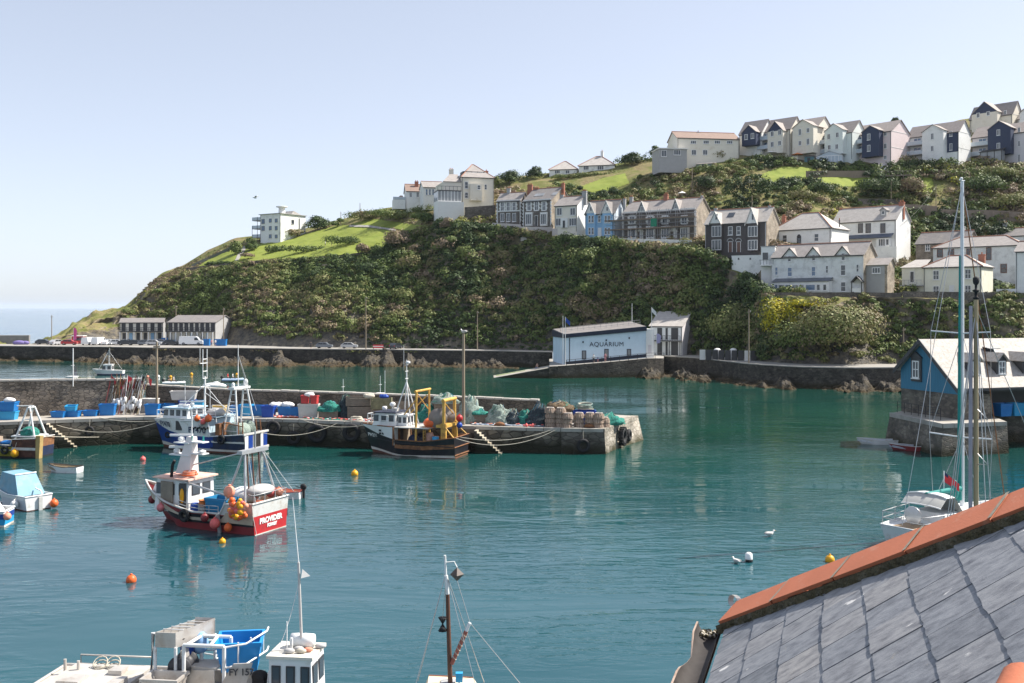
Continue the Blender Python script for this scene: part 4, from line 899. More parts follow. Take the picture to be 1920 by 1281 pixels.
villa('pale aqua villa with small glass conservatory at its foot', 286, 1535, 1546, 1580, 1598, 1624, 292, 247, 226, 232, 245, 290, AQUA, AQUA, wins=((1554, 251, 262), (1570, 248, 258), (1555, 272, 281), (1569, 270, 280)))
villa('pink villa with navy front wing and balconies', 281, 1592, 1616, 1648, 1671, 1706, 301, 245, 225.5, 236, 246, 294, PINK, NAVY, wins=((1629, 251, 263), (1629, 272, 284)), mw=((1660, 247, 255), (1660, 269, 279), (1660, 292, 299)))
villa('white villa with navy panel beside its gable and a pink towel on its balcony', 277, 1701, 1729, 1769, 1797.5, 1820, 302, 246, 226, 234, 246, 303, WHITE, WHITE, None, NAVY, wins=((1748, 250, 262), (1748, 273, 284)), mw=((1783, 246, 256), (1783, 269, 282), (1783, 294, 300)), k=24)
h = villa('grey-lilac villa with wide navy wing, cut by the right edge of the view', 272, 1822, 1852, 1895, 1945, 1968, 303, 244, 225, 227, 241, 290, LILAC, NAVY, wins=((1872, 243, 254), (1872, 268, 279)), mw=((1911, 239, 248), (1911, 264, 275), (1911, 290, 304)), k=20)
A = MB(); x0, x1 = h.X(1838, -4.5), h.X(1878, -4.5); zt, zb = h.Z(286, x0, -4.5), h.Z(309, x0, -4.5); A.bb(x0, x1, -4.5, -2.3, zb, zt, GLASS_L); slab(A, [V(x0-.3, -4.9, zt), V(x1+.3, -4.9, zt+.1), V(x1+.3, -2.3, zt+.9), V(x0-.3, -2.3, zt+.8)], .12, FRAME_D)
for i in range(4): A.bb(x0+(x1-x0)*i/3-.08, x0+(x1-x0)*i/3+.08, -4.58, -4.45, zb, zt, FRAME_D)
A.build('conservatory', h.r)
villa('cream villa with navy gable triangle standing highest, behind the grey-lilac villa', 300, 1818, 1822, 1870, 1898, 1917, 262, 213, 190, 191, 212, 250, CREAM, CREAM, NAVY, wins=((1834, 212, 221), (1853, 209, 217)), mw=((1885, 207, 217),), balc=False, k=24)
villa('white villa end just entering the frame above the grey-lilac villa', 296, 1908, 1912, 1945, 1950, 1970, 262, 218, 200, 197, 210, 252, WHITE, WHITE, balc=False, k=20)
def netloft(label, xl, xc, xr, yb, ye, yr, d, k, nd_, ymid, D=9):
 h = House('net_store', label, xl, xc, xr, yb, ye, yr, d, k=k, wall=CREAM, side=GREYW, roof=ROOF_GREY, D=D, cat='net store', deep=1, ridge=False)
 z = h.Z(ymid, h.w/2)
 for i in range(nd_):
  x = h.w*(i+.5)/nd_; A = MB(); A.bb(x-.55, x+.55, -.06, .03, z+.05, z+2.2, FRAME_D); A.build('door', h.r)
 A = MB(); A.bb(0, h.w, -1.5, -.01, z-.25, z, FRAME_D); A.build('gallery', h.r)
 A = MB(); n = nd_*3
 for i in range(n+1): A.bb(h.w*i/n-.04, h.w*i/n+.04, -1.5, -1.42, z, z+1.0, FRAME_D)
 A.bb(0, h.w, -1.52, -1.4, z+1.0, z+1.1, FRAME_D); A.bb(0, h.w, -1.5, -1.44, z+.5, z+.56, FRAME_D); A.build('railing', h.r)
 for i in range(nd_+1):
  x = min(max(.15, h.w*i/nd_), h.w-.15); A = MB(); A.bb(x-.12, x+.12, -1.5, -1.26, -.5, z-.25, TRIM); A.build('post', h.r)
  if i < nd_: A = MB(); A.bb(x+.5, x+h.w/nd_-.5, -.06, .03, 0, z-.5, (BLUE if i % 3 == 1 else FRAME_D)); A.build('door', h.r)
 return h
netloft('smaller two-storey net store with black gallery on the far quay, left one', 225, 306, 316, 644, 605, 597, 285, 4, 6, 621)
netloft('larger two-storey net store with black gallery and plain grey gable on the far quay', 315, 404, 440, 645, 605, 592, 276, 26, 9, 621, D=None)
h = House('net_store', 'white two-storey store with black doors and gallery right of the aquarium', 1219, 1279, 1312, 668, 612, 585, 217, k=18, wall=WHITE, roof=ROOF_PALE, side=LILAC, cat='net store', deep=2, ridge=False)
for x, w_ in ((1237, 9), (1250, 4), (1265, 13)):
 a_, z_, ww, hh = h.rect(x-w_/2, x+w_/2, 615, 637); A = MB(); A.bb(a_-ww/2, a_+ww/2, -.06, .03, z_, z_+hh, FRAME_D); A.build('door', h.r)
 a_, z_, ww, hh = h.rect(x-w_/2, x+w_/2, 641, 666); A = MB(); A.bb(a_-ww/2, a_+ww/2, -.06, .03, z_, z_+hh, FRAME_D); A.build('door', h.r)
z = h.Z(638, 2); A = MB(); A.bb(0, h.w, -1.5, -.01, z-.2, z, FRAME_D)
for i in range(14): A.bb(h.w*i/13-.03, h.w*i/13+.03, -1.5, -1.44, z, z+1, FRAME_D)
A.bb(0, h.w, -1.52, -1.42, z+1, z+1.08, FRAME_D); A.build('gallery', h.r)
for i in range(4): A = MB(); A.bb(h.w*i/3.05, h.w*i/3.05+.15, -1.5, -1.35, -.5, z-.2, FRAME_D); A.build('post', h.r)
AQB = M('aquarium_pale_blue', (.60, .73, .83), .7, .05, .5, stain=(.52, .64, .74), stain_scale=.4, stain_amt=.4); NVY2 = M('dark_navy_paint', (.012, .02, .045), .5, .1)
pL, pR = W(1059, HY, 202), W(1211, HY, 205); a_ = atan2(pR.y-pL.y, pR.x-pL.x); wq = (pR.xy-pL.xy).length
aq = thing('aquarium', 'pale blue aquarium hall with black parapet and big navy lettering on the water edge', 'aquarium', (pL.x, pL.y, 0), a_)
zb0, zb1 = zat(682, 202), zat(667, 205); zt0, zt1 = zat(634, 202), zat(620, 205); zp0, zp1 = zat(627, 202), zat(612, 205); DQ = 11
A = MB(); A.hexa([V(0, 0, zb0-1), V(wq, 0, zb1-1), V(wq, DQ, zb1-1), V(0, DQ, zb0-1)], [V(0, 0, zt0), V(wq, 0, zt1), V(wq, DQ, zt1), V(0, DQ, zt0)], AQB); A.build('wall', aq)
A = MB(); A.hexa([V(-.25, -.3, zt0), V(wq+.1, -.3, zt1), V(wq+.1, DQ, zt1), V(-.25, DQ, zt0)], [V(-.25, -.3, zp0), V(wq+.1, -.3, zp1), V(wq+.1, DQ, zp1+.6), V(-.25, DQ, zp0+.6)], NVY2); A.build('parapet', aq)
A = MB(); A.hexa([V(-.1, 0, zp0+.02), V(wq, 0, zp1+.02), V(wq, DQ, zp1+.62), V(-.1, DQ, zp0+.62)], [V(-.1, .3, zp0+.05), V(wq, .3, zp1+.05), V(wq, DQ-.3, zp1+.85), V(-.1, DQ-.3, zp0+.85)], ROOF_GREY); A.build('roof', aq)
A = MB(); A.hexa([V(0, -.03, zb0-.3), V(wq, -.03, zb1-.3), V(wq, .01, zb1-.3), V(0, .01, zb0-.3)], [V(0, -.03, zb0+.35), V(wq, -.03, zb1+.35), V(wq, .01, zb1+.35), V(0, .01, zb0+.35)], NVY2)
for x in (-.05, .9): A.bb(x, x+.14, -.1, -.03, zb0, zt0, NVY2)
A.build('plinth', aq)
def aqx(px): k = (px-CX)/F; return (k*pL.y-pL.x)/(cos(a_)-k*sin(a_))
for x0, x1, y0, y1 in ((1091, 1099, 657, 674), (1133, 1141, 654, 671), (1175.5, 1183, 651, 671)):
 x = (aqx(x0)+aqx(x1))/2; Y = pL.y+sin(a_)*x; win(aq, x, 0, zat(y1, Y), .9, 1.8, 0, 'plain', fm=NVY2, gm=GLASS_L, sill=False)
A = MB()
for px, py in ((1093, 641.5), (1136.5, 638), (1179.5, 634)):
 x = aqx(px); Y = pL.y+sin(a_)*x; A = MB(); A.ball((x, -.12, zat(py, Y)), .16, NVY2, 8, 6, (1, 1, 1.3)); A.build('wall_lamp', aq)
x = aqx(1137.5); Y = pL.y+sin(a_)*x
t_ = text('AQUARIUM', 1.28, NVY2, aq, (x, -.05, zat(646, Y)), (pi/2, -.0, 0), bold=0, space=1.1)
bb_ = [v.co.x for v in t_.data.vertices]; t_.scale.x = (aqx(1169.5)-aqx(1106))/(max(bb_)-min(bb_))
A = MB(); A.bb(wq+.01, wq+1.7, -.2, 6, zb1-1, zat(617, 205), WHITE); A.bb(wq+.4, wq+1.1, -.23, -.19, zb1+.5, zb1+2.2, LILAC); A.build('entrance_wall', aq)
A = MB();
for i in range(15):
 x = wq*i/14; A.tube([V(x, 4, zp0+(zp1-zp0)*i/14), V(x, 4, zp0+(zp1-zp0)*i/14+1.25)], .03, POLE, 4)
for hh in (.7, 1.25): A.tube([V(0, 4, zp0+hh), V(wq, 4, zp1+hh)], .03, POLE, 4)
A.build('roof_railing', aq)
BH_Y = 101.0
BHB = M('blue_boarding', (.042, .18, .29), .65, .22, 2.0, stretch=(9, 9, .25)); BHSTONE = M_stone('boathouse_stone', [(.15, .135, .115), (.22, .195, .16), (.11, .10, .09), (.18, .16, .13)], 1.7, (.13, .115, .10), stretch=(1, 1, 2.1), weed=(1.0, 1.9, (.04, .036, .02)))
BHROOF = M('bright_lichened_slate', (.38, .355, .33), .65, .10, 2.2, bump=.5, bscale=7, stain=(.24, .20, .15), stain_scale=2.6, stain_amt=.6)
ba = radians(17.5); bo = V(43.9, 98.0, 0)
bh = thing('boathouse', 'stone boathouse with bright slate roof, dormers and blue boarded gable on a pier', 'boathouse', bo, ba)
def BX(px, y): k = (px-CX)/F; ox, oy = bo.x-sin(ba)*y, bo.y+cos(ba)*y; return (k*oy-ox)/(cos(ba)-k*sin(ba))
LB = 24.0; AY, AZ = 4.97, 10.6; EZ, LZ = 6.35, 7.7; BZ = 5.45
A = MB(); A.bb(0, 4.0, 0, 8.4, 1, BZ, BHSTONE); A.bb(4.0, LB, 5.5, 8.4, 1, BZ, FRAME_D); A.bb(4.0, LB, 0, 8.4, BZ+.2, EZ-.1, FRAME_D); A.bb(9, 9.5, 0, .5, 1, BZ, TRIM); A.bb(15, 15.5, 0, .5, 1, BZ, TRIM); A.build('stone_wall', bh)
A = MB(); A.prism([V(-.05, 0, BZ), V(-.05, 8.4, BZ), V(-.05, 8.4, LZ-.1), V(-.05, AY, AZ-.1), V(-.05, 0, EZ-.05)], V(.4, 0, 0), BHB); A.build('blue_gable', bh)
A = MB(); p_ = (AZ-EZ)/AY; t = .16
slab(A, [V(-.55, -.5, EZ-p_*.5+t), V(LB, -.5, EZ-p_*.5+t), V(LB, AY, AZ+t), V(-.55, AY, AZ+t)], t, BHROOF)
p2 = (AZ-LZ)/(8.4-AY); slab(A, [V(-.55, 8.9, LZ-p2*.5+t), V(-.55, AY+.003, AZ+t), V(LB, AY+.003, AZ+t), V(LB, 8.9, LZ-p2*.5+t)], t, BHROOF); bhr = A.build('roof', bh)
A = MB()
for q0, q1 in (((-.5, EZ-p_*.5), (AY, AZ)), ((8.9, LZ-p2*.5), (AY, AZ))):
 A.hexa([V(-.66, q0[0], q0[1]-.3), V(-.66, q1[0], q1[1]-.3), V(-.56, q1[0], q1[1]-.3), V(-.56, q0[0], q0[1]-.3)], [V(-.66, q0[0], q0[1]+.2), V(-.66, q1[0], q1[1]+.2), V(-.56, q1[0], q1[1]+.2), V(-.56, q0[0], q0[1]+.2)], FASCIA)
A.bb(-.5, LB, -.62, -.5, EZ-p_*.5-.1, EZ-p_*.5+.12, FASCIA); A.build('bargeboards', bh)
gy = 5.9; gz = 14-(709-HY)*103.6/F
A = MB(); A.bb(-.2, -.06, gy-.75, gy+.75, gz-.35, gz+2.1, FASCIA); A.prism([V(-.3, gy-.95, gz+2.1), V(-.3, gy+.95, gz+2.1), V(-.3, gy, gz+2.75)], V(.24, 0, 0), FASCIA); A.build('window_surround', bh)
win(bh, -.2, gy, gz, 1.0, 1.8, -pi/2, 'grid')
def bdormer(px):
 y = .9; x = BX(px, y); zr = EZ+p_*y+.1; A = MB(); w2 = .62; hgt = 1.55; zt = zr+hgt; bk = y+hgt/p_+.7
 A.bb(x-w2, x+w2, y, bk-.4, zr-.2, zt, FASCIA); A.prism([V(x-w2, y-.01, zt), V(x+w2, y-.01, zt), V(x, y-.01, zt+.6)], V(0, .2, 0), FASCIA)
 for s_ in (-1, 1): slab(A, [V(x+s_*(w2+.25), y-.3, zt-.2), V(x+.002*s_, y-.3, zt+.7), V(x+.002*s_, bk+.4, zt+.7), V(x+s_*(w2+.25), bk+.4, zt-.2)], .09, BHROOF)
 o = A.build('dormer', bhr); win(bh, x, y-.02, zr+.1, .8, 1.3, 0, 'grid')
for px in (1829, 1878, 1927): bdormer(px)
x = BX(1856, 3.4); A = MB(); zr = EZ+p_*3.4+.35; A.box((x, 3.4, zr), (1.3, 1.0, .1), FRAME_D, rx=atan2(p_, 1)); A.box((x, 3.2, zr+.25), (1.3, 1.1, .06), GLASS_L, rx=.15); A.build('skylight', bhr)
p1, p2_, p3 = onz(1669, 775, 3.0), onz(1768, 796, 3.0), onz(1888, 791, 3.0)
pr = thing('pier', 'battered stone pier carrying the boathouse, weed along its foot', 'pier', (p2_.x, p2_.y, 0)); o0 = pr.location.copy()
Q = lambda p, dx=0, dy=0, z=None: V(p.x+dx, p.y+dy, p.z if z is None else z)-o0
A = MB(); A.grid([[Q(p1, -.6, .6, -1.5), Q(p1)], [Q(p2_, -.5, -.6, -1.5), Q(p2_)], [Q(p3, .0, -.6, -1.5), Q(p3)], [Q(p3, 1.5, 7, -1.5), Q(p3, 1.5, 7)], [V(90, 112, -1.5)-o0, V(90, 112, 3.0)-o0]], BHSTONE, False); A.build('wall_face', pr)
A = MB(); A.add([Q(p1), Q(p2_), Q(p3), Q(p3, 1.5, 7), V(90, 112, 3.0)-o0, V(90, 125, 3.0)-o0, V(p1.x+9, 114, 3.0)-o0], [(0, 1, 2, 3, 4, 5, 6)], CONC); A.build('deck', pr)
A = MB()
for u, v in ((p1, p2_), (p2_, p3)):
 n = V(-(v-u).y, (v-u).x, 0).normalized(); m_ = int((v-u).length/1.2)
 for k in range(m_):
  q0, q1 = u.lerp(v, k/m_)-o0, u.lerp(v, (k+.96)/m_)-o0; lo = [q0-n*.08, q1-n*.08, q1+n*.5, q0+n*.5]; h_ = random.uniform(.03, .09)
  A.hexa([x_-V(0, 0, .35) for x_ in lo], [x_+V(0, 0, h_) for x_ in lo], COPING)
A.build('coping', pr)
A = MB(); r0 = onz(1682, 764, 3.4); r1 = W(1700, 764, 99.5); pts = [r0, W(1700, 765, 103), W(1757, 778, 97.5)]
pts = [V(40.6, 105, 3.0), V(40.9, 102.5, 3.0), V(41.9, 97.5, 3.0)]
rl = thing('railing', 'thin black railing round the foot of the blue gable', 'railing', pts[0])
for i in range(7):
 t = i/6; p = pts[0].lerp(pts[2], t)-pts[0]; A = MB(); A.tube([p, p+V(0, 0, 1.15)], .035, BLK, 5); A.build('post', rl)
A = MB()
for hh in (.6, 1.12): A.tube([V(0, 0, hh), pts[2]-pts[0]+V(0, 0, hh)], .03, BLK, 5)
A.build('rails', rl)
RNG = np.random.default_rng(5)
def leaf_mat(name, stops, transl=.14):
 m = bpy.data.materials.new(name); m.use_nodes = True; nt = m.node_tree; b = nt.nodes['Principled BSDF']; out = nt.nodes['Material Output']
 at = nd(nt, 'ShaderNodeAttribute', attribute_name='tint'); c = ramp(nt, at.outputs['Fac'], stops)
 b.inputs['Roughness'].default_value = .6; b.inputs['Specular IOR Level'].default_value = .25; nt.links.new(c, b.inputs['Base Color'])
 tr = nd(nt, 'ShaderNodeBsdfTranslucent'); nt.links.new(c, tr.inputs[0])
 mx = nd(nt, 'ShaderNodeMixShader'); mx.inputs[0].default_value = transl
 nt.links.new(b.outputs[0], mx.inputs[1]); nt.links.new(tr.outputs[0], mx.inputs[2]); nt.links.new(mx.outputs[0], out.inputs[0])
 return m
LEAF = leaf_mat('leaves', [(0, (.028, .048, .020)), (.18, (.062, .10, .03)), (.36, (.125, .17, .042)), (.52, (.205, .205, .075)), (.66, (.22, .16, .10)), (.78, (.29, .225, .165)), (.88, (.20, .235, .04)), (1, (.55, .46, .02))])
BARK = M('bark', (.12, .095, .075), .9, .25, 3)
def leaf_arrays(C, R, n, size, tint, flat=.0):
 """C centres, R radii (k,3), n leaves each -> verts, tint per quad"""
 k = len(C); d = RNG.normal(size=(k, n, 3)); d /= np.linalg.norm(d, axis=2, keepdims=True)
 d[:, :, 2] = np.where(d[:, :, 2] < -.25, -d[:, :, 2], d[:, :, 2])
 lump = 1+.22*np.sin(d[:, :, 0]*5+C[:, None, 0])*np.sin(d[:, :, 1]*5+C[:, None, 1]*1.3)*np.sin(d[:, :, 2]*4.+C[:, None, 0]*.7)
 rr = (RNG.uniform(.62, 1.08, size=(k, n))*lump)[..., None]
 P = C[:, None, :]+d*rr*R[:, None, :]
 nr = d+RNG.normal(size=d.shape)*.3; nr /= np.linalg.norm(nr, axis=2, keepdims=True)
 u = np.cross(nr, RNG.normal(size=d.shape)); u /= np.linalg.norm(u, axis=2, keepdims=True)+1e-9; v = np.cross(nr, u)
 s = (size[:, None] if hasattr(size, 'shape') else size)*RNG.uniform(.6, 1.35, size=(k, n)); s = s[..., None]
 q = np.stack([P+u*s*.62, P+v*s*.38+u*s*.1, P-u*s*.55, P-v*s*.42+u*s*.05], axis=2).reshape(-1, 3)
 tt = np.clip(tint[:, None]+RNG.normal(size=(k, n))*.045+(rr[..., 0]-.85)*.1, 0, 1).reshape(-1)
 return q, tt
def leaf_object(name, q, tt, mat=None, parent=None, loc=None):
 n = len(tt); me = bpy.data.meshes.new(name); me.vertices.add(4*n); me.loops.add(4*n); me.polygons.add(n)
 me.vertices.foreach_set('co', q.astype(np.float32).reshape(-1)); me.loops.foreach_set('vertex_index', np.arange(4*n, dtype=np.int32))
 me.polygons.foreach_set('loop_start', np.arange(0, 4*n, 4, dtype=np.int32)); me.polygons.foreach_set('loop_total', np.full(n, 4, dtype=np.int32))
 a = me.attributes.new('tint', 'FLOAT', 'FACE'); a.data.foreach_set('value', tt.astype(np.float32)); me.materials.append(mat or LEAF); me.update(calc_edges=True); me.validate()
 return link(name, me, parent, loc)
def terr(px, r):
 """ground point at this bearing and section parameter"""
 fi = np.clip((px-PXS[0])/5.0, 0, len(PXS)-1.001); i = fi.astype(int); t = fi-i
 fj = np.interp(r, TR, np.arange(len(TR))); j = np.clip(fj.astype(int), 0, len(TR)-2); s = fj-j
 def b(A): return (A[i, j]*(1-t)+A[i+1, j]*t)*(1-s)+(A[i, j+1]*(1-t)+A[i+1, j+1]*t)*s
 return np.stack([b(TXX), b(TD), b(TZ)], axis=-1)
def proj(P): return CX+F*P[..., 0]/P[..., 1], HY-F*(P[..., 2]-H)/P[..., 1]
def inpoly(x, y, poly):
 c = np.zeros(np.shape(x), bool); n = len(poly)
 for i in range(n):
  x0, y0 = poly[i]; x1, y1 = poly[(i+1) % n]
  cond = ((y0 > y) != (y1 > y)) & (x < (x1-x0)*(y-y0)/(y1-y0+1e-12)+x0); c ^= cond
 return c
LAWNS = [([(372, 500), (395, 484), (440, 468), (508, 455), (570, 440), (630, 424), (700, 421), (742, 432), (735, 452), (722, 470), (640, 480), (540, 486), (460, 492)], 'lawn'),
         ([(657, 421), (700, 411), (768, 421), (800, 424), (815, 432), (772, 436), (745, 430)], 'lawn'),
         ([(1425, 329), (1466, 313), (1526, 315), (1540, 330), (1490, 340), (1437, 344)], 'lawn'),
         ([(1085, 352), (1130, 335), (1172, 326), (1180, 345), (1120, 366)], 'lawn'), ([(1722, 334), (1748, 334), (1752, 362), (1730, 362)], 'lawn'), ([(1530, 336), (1560, 326), (1645, 336), (1640, 350), (1540, 352)], 'lawn')]
LAWNM = M('mown_grass', (.165, .215, .025), .9, .2, .25, bump=.3, bscale=3, col2=(.24, .275, .045))
def sheet(poly, mat, name, step=2.0, off=.14):
 xs = np.arange(min(p[0] for p in poly), max(p[0] for p in poly)+step, step); ys = np.arange(min(p[1] for p in poly), max(p[1] for p in poly)+step*.5, step*.5)
 vs = {}; fs = []; L = []
 def gv(i, j):
  if (i, j) not in vs:
   h = hit(xs[i], ys[j])
   vs[(i, j)] = None
   if h is not None: vs[(i, j)] = len(L); L.append(h+V(0, 0, off))
  return vs[(i, j)]
 for i in range(len(xs)-1):
  for j in range(len(ys)-1):
   if inpoly(xs[i]+step/2, ys[j]+step*.25, poly):
    q = [gv(i, j), gv(i+1, j), gv(i+1, j+1), gv(i, j+1)]
    if None in q: continue
    if max((L[a]-L[b]).length for a in q for b in q) < 9: fs.append(q)
 mb = MB(); mb.add(L, fs, mat, True); o = mb.build(name)
 if sum(p.normal.z for p in o.data.polygons) < 0: o.data.flip_normals()
 return struct(o)
for poly, nm in LAWNS: sheet(poly, LAWNM, nm)
sheet([(440, 491), (452, 466), (458, 463), (462, 467), (447, 490)], COPING, 'path', 1.0, .3)
sheet([(655, 424), (690, 424), (742, 432), (742, 435), (690, 428), (655, 427)], COPING, 'path', 1.0, .35)
LP = [p for p, _ in LAWNS]
def blocked(P, mg=1.2, front=4.0):
 bad = np.zeros(len(P), bool)
 for h in HS:
  c, s_ = cos(h.a), sin(h.a); dx, dy = P[:, 0]-h.o.x, P[:, 1]-h.o.y; lx, ly = dx*c+dy*s_, -dx*s_+dy*c
  bad |= (lx > -mg) & (lx < h.w+mg) & (ly > -front) & (ly < h.D+mg) & (P[:, 2] < h.o.z+h.he)
 for p in LP:
  x, y = proj(P); bad |= inpoly(x, y, p)
 return bad
def vnoise(P, s, o=0): return np.array([noise.fractal(Vector((p[0]*s+o, p[1]*s, p[2]*s)), 1, 2, 3) for p in P])
def scrub(name, label, x0, x1, r0, r1, N, rad, n, size, palette, dens=None, squash=.75, sink=.25, clear=True):
 px = RNG.uniform(x0, x1, N); r = RNG.uniform(r0, r1, N); P = terr(px, r)
 keep = np.ones(N, bool)
 if clear: keep &= ~blocked(P)
 if dens is not None: keep &= RNG.uniform(size=N) < dens(px, r, P)
 P, px, r = P[keep], px[keep], r[keep]; k = len(P)
 R = RNG.uniform(rad[0], rad[1], k)[:, None]*np.stack([RNG.uniform(.8, 1.3, k), RNG.uniform(.8, 1.2, k), RNG.uniform(squash*.8, squash*1.2, k)], 1)
 nz = vnoise(P, .032, 11)*1.9+RNG.normal(size=k)*.28
 tint = np.interp(nz, np.linspace(-1, 1, len(palette)), palette)+RNG.normal(size=k)*.03
 P[:, 2] += R[:, 2]*(1-sink)-.2
 q, tt = leaf_arrays(P, R, n, size, tint)
 o = leaf_object(name, q, tt); o['kind'] = 'stuff'; o['label'] = label
 return o
def rockgap(px, r, P):
 d = np.clip(1.25+vnoise(P, .045, 3)*1.2, 0, 1)
 low = np.clip((r-4.12-.22*vnoise(P, .05, 77))/.22, 0, 1); left = np.where(px < 700, low**1.3, .6+.4*low); far = np.where(px < 345, .3, 1)
 spots = np.where((px > 640) & (px < 700) & (r < 4.45), .25, 1)
 return d*left*far*spots
scrub('cliff_bush', 'larger rounded bushes bulging out of the cliff scrub', 330, 1440, 4.15, 4.85, 260, (1.6, 3.2), 300, .5, [.08, .2, .3, .4, .5, .62, .7, .36], lambda px, r, P: np.clip(.6+vnoise(P, .05, 51), 0, 1), sink=.45)
PAL = [.05, .12, .2, .3, .36, .42, .5, .6, .68, .74, .4, .2]
scrub('cliff_scrub', 'dense green and brown scrub covering the headland cliff', 232, 720, 4.03, 4.97, 2100, (.6, 1.7), 84, .5, [.1, .2, .3, .34, .38, .42, .46, .52, .64, .42, .34], rockgap)
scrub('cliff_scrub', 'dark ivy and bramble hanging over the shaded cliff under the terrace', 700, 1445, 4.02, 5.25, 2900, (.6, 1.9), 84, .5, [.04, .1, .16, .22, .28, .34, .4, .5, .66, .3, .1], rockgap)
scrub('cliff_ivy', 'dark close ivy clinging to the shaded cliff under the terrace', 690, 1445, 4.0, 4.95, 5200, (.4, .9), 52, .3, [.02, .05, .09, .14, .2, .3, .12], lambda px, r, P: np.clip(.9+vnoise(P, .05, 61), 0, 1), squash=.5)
scrub('headland_heath', 'low sunlit heath and grass tufts over the upper headland slope', 300, 800, 4.4, 5.2, 4600, (.4, .85), 40, .28, [.36, .42, .5, .55, .86, .52, .4], lambda px, r, P: np.clip(.8+vnoise(P, .06, 62)*1.4, 0, 1), squash=.45)
scrub('bank_scrub', 'scrub on the low bank below the white houses', 1400, 2150, 4.02, 5.35, 1900, (.5, 1.3), 80, .42, [.05, .1, .2, .3, .42, .5, .6, .2], lambda px, r, P: np.clip(.9+vnoise(P, .06, 7), 0, 1)*(r < np.where((px > 1436) & (px < 1860), 4.92, 9)))
scrub('garden_scrub', 'mixed shrubs, bramble and bracken between the hillside gardens', 850, 1500, 5.25, 9.05, 3300, (.6, 1.7), 100, .46, [.04, .1, .2, .3, .38, .5, .55, .62, .68, .74, .84], lambda px, r, P: np.clip(.82+vnoise(P, .04, 21)*1.3, 0, 1)*np.clip((px-840)/80, 0, 1))
scrub('garden_scrub', 'thick garden shrubbery on the slope below the gabled villas', 1440, 2150, 5.7, 9.0, 3000, (.7, 1.9), 100, .5, [.03, .08, .16, .24, .34, .4, .5, .62, .68, .76, .84], lambda px, r, P: np.clip(.8+vnoise(P, .04, 31)*1.2, 0, 1))
scrub('hill_grass', 'rough tufted grass and low bracken on the open headland', 260, 1300, 5.1, 9.0, 6000, (.35, .8), 22, .4, [.3, .4, .5, .55, .86, .5, .66], lambda px, r, P: np.clip(.7+vnoise(P, .08, 41), 0, 1), squash=.5)
scrub('crest_scrub', 'sunlit scrub on the hill crest behind the top villas', 1560, 2150, 8.75, 9.4, 900, (1.0, 2.2), 70, .55, [.3, .4, .5, .86, .5, .36], None)
scrub('rock_weed', 'tufts of grass and samphire growing on the shore rocks and wall tops', 200, 800, 2.6, 2.95, 260, (.25, .6), 24, .3, [.4, .5, .6, .86], lambda px, r, P: (np.array([lerpt(ENV, p) for p in px]) > 3.4)*.9, squash=.5)
def shrub(px, pyb, wpx, hpx, tint, name, label, cat, clumps=5, n=260, size=.4, box=False, trunk=False, spread=.05, group=None, d=None):
 g = hit(px, pyb) if d is None else W(px, pyb, d)
 if g is None: g = W(px, pyb, 330)
 sc = g.y/F; w, hh = wpx*sc, hpx*sc; x_dir = Vector((g.y, -g.x, 0)).normalized()
 C = []; R = []; T = []; depth = min(w, 5)*.6 if box else w*.8
 for i in range(clumps):
  if box:
   t = (i+.5)/clumps-.5; c = x_dir*w*t+V(0, 0, hh*.5); rr = (w/clumps*.75, depth*.6, hh*.56)
  elif clumps == 1: c = V(0, 0, hh*.5); rr = (w*.5, w*.45, hh*.52)
  else:
   a = random.uniform(0, 2*pi); q = random.uniform(.1, .5)
   rz_ = hh*random.uniform(.28, .4); lo_ = hh*(.0 if trunk else .1)+rz_*.6
   c = x_dir*(w*.5*q*cos(a)*1.25)+V(0, depth*.5*q*sin(a), random.uniform(lo_, max(lo_+.01, hh-rz_)))
   rr = (w*random.uniform(.24, .34), w*random.uniform(.22, .32), rz_)
  C.append(c); R.append(rr); T.append(tint+random.gauss(0, spread))
 r = thing(name, label, cat, g, 0, group)
 q, tt = leaf_arrays(np.array([list(c) for c in C]), np.array(R), n, size, np.array(T)); leaf_object('foliage', q, tt, None, r)
 if trunk:
  a = MB(); a.tube([(0, 0, -.5), (.1, 0, hh*.25), (0, .1, hh*.5)], max(.12, w*.04), BARK, 7, r2=max(.06, w*.02))
  for i in range(min(4, clumps)): a.tube([(0, .05, hh*.3), C[i]*.9], max(.07, w*.02), BARK, 5, r2=.04)
  a.build('trunk', r)
 return r
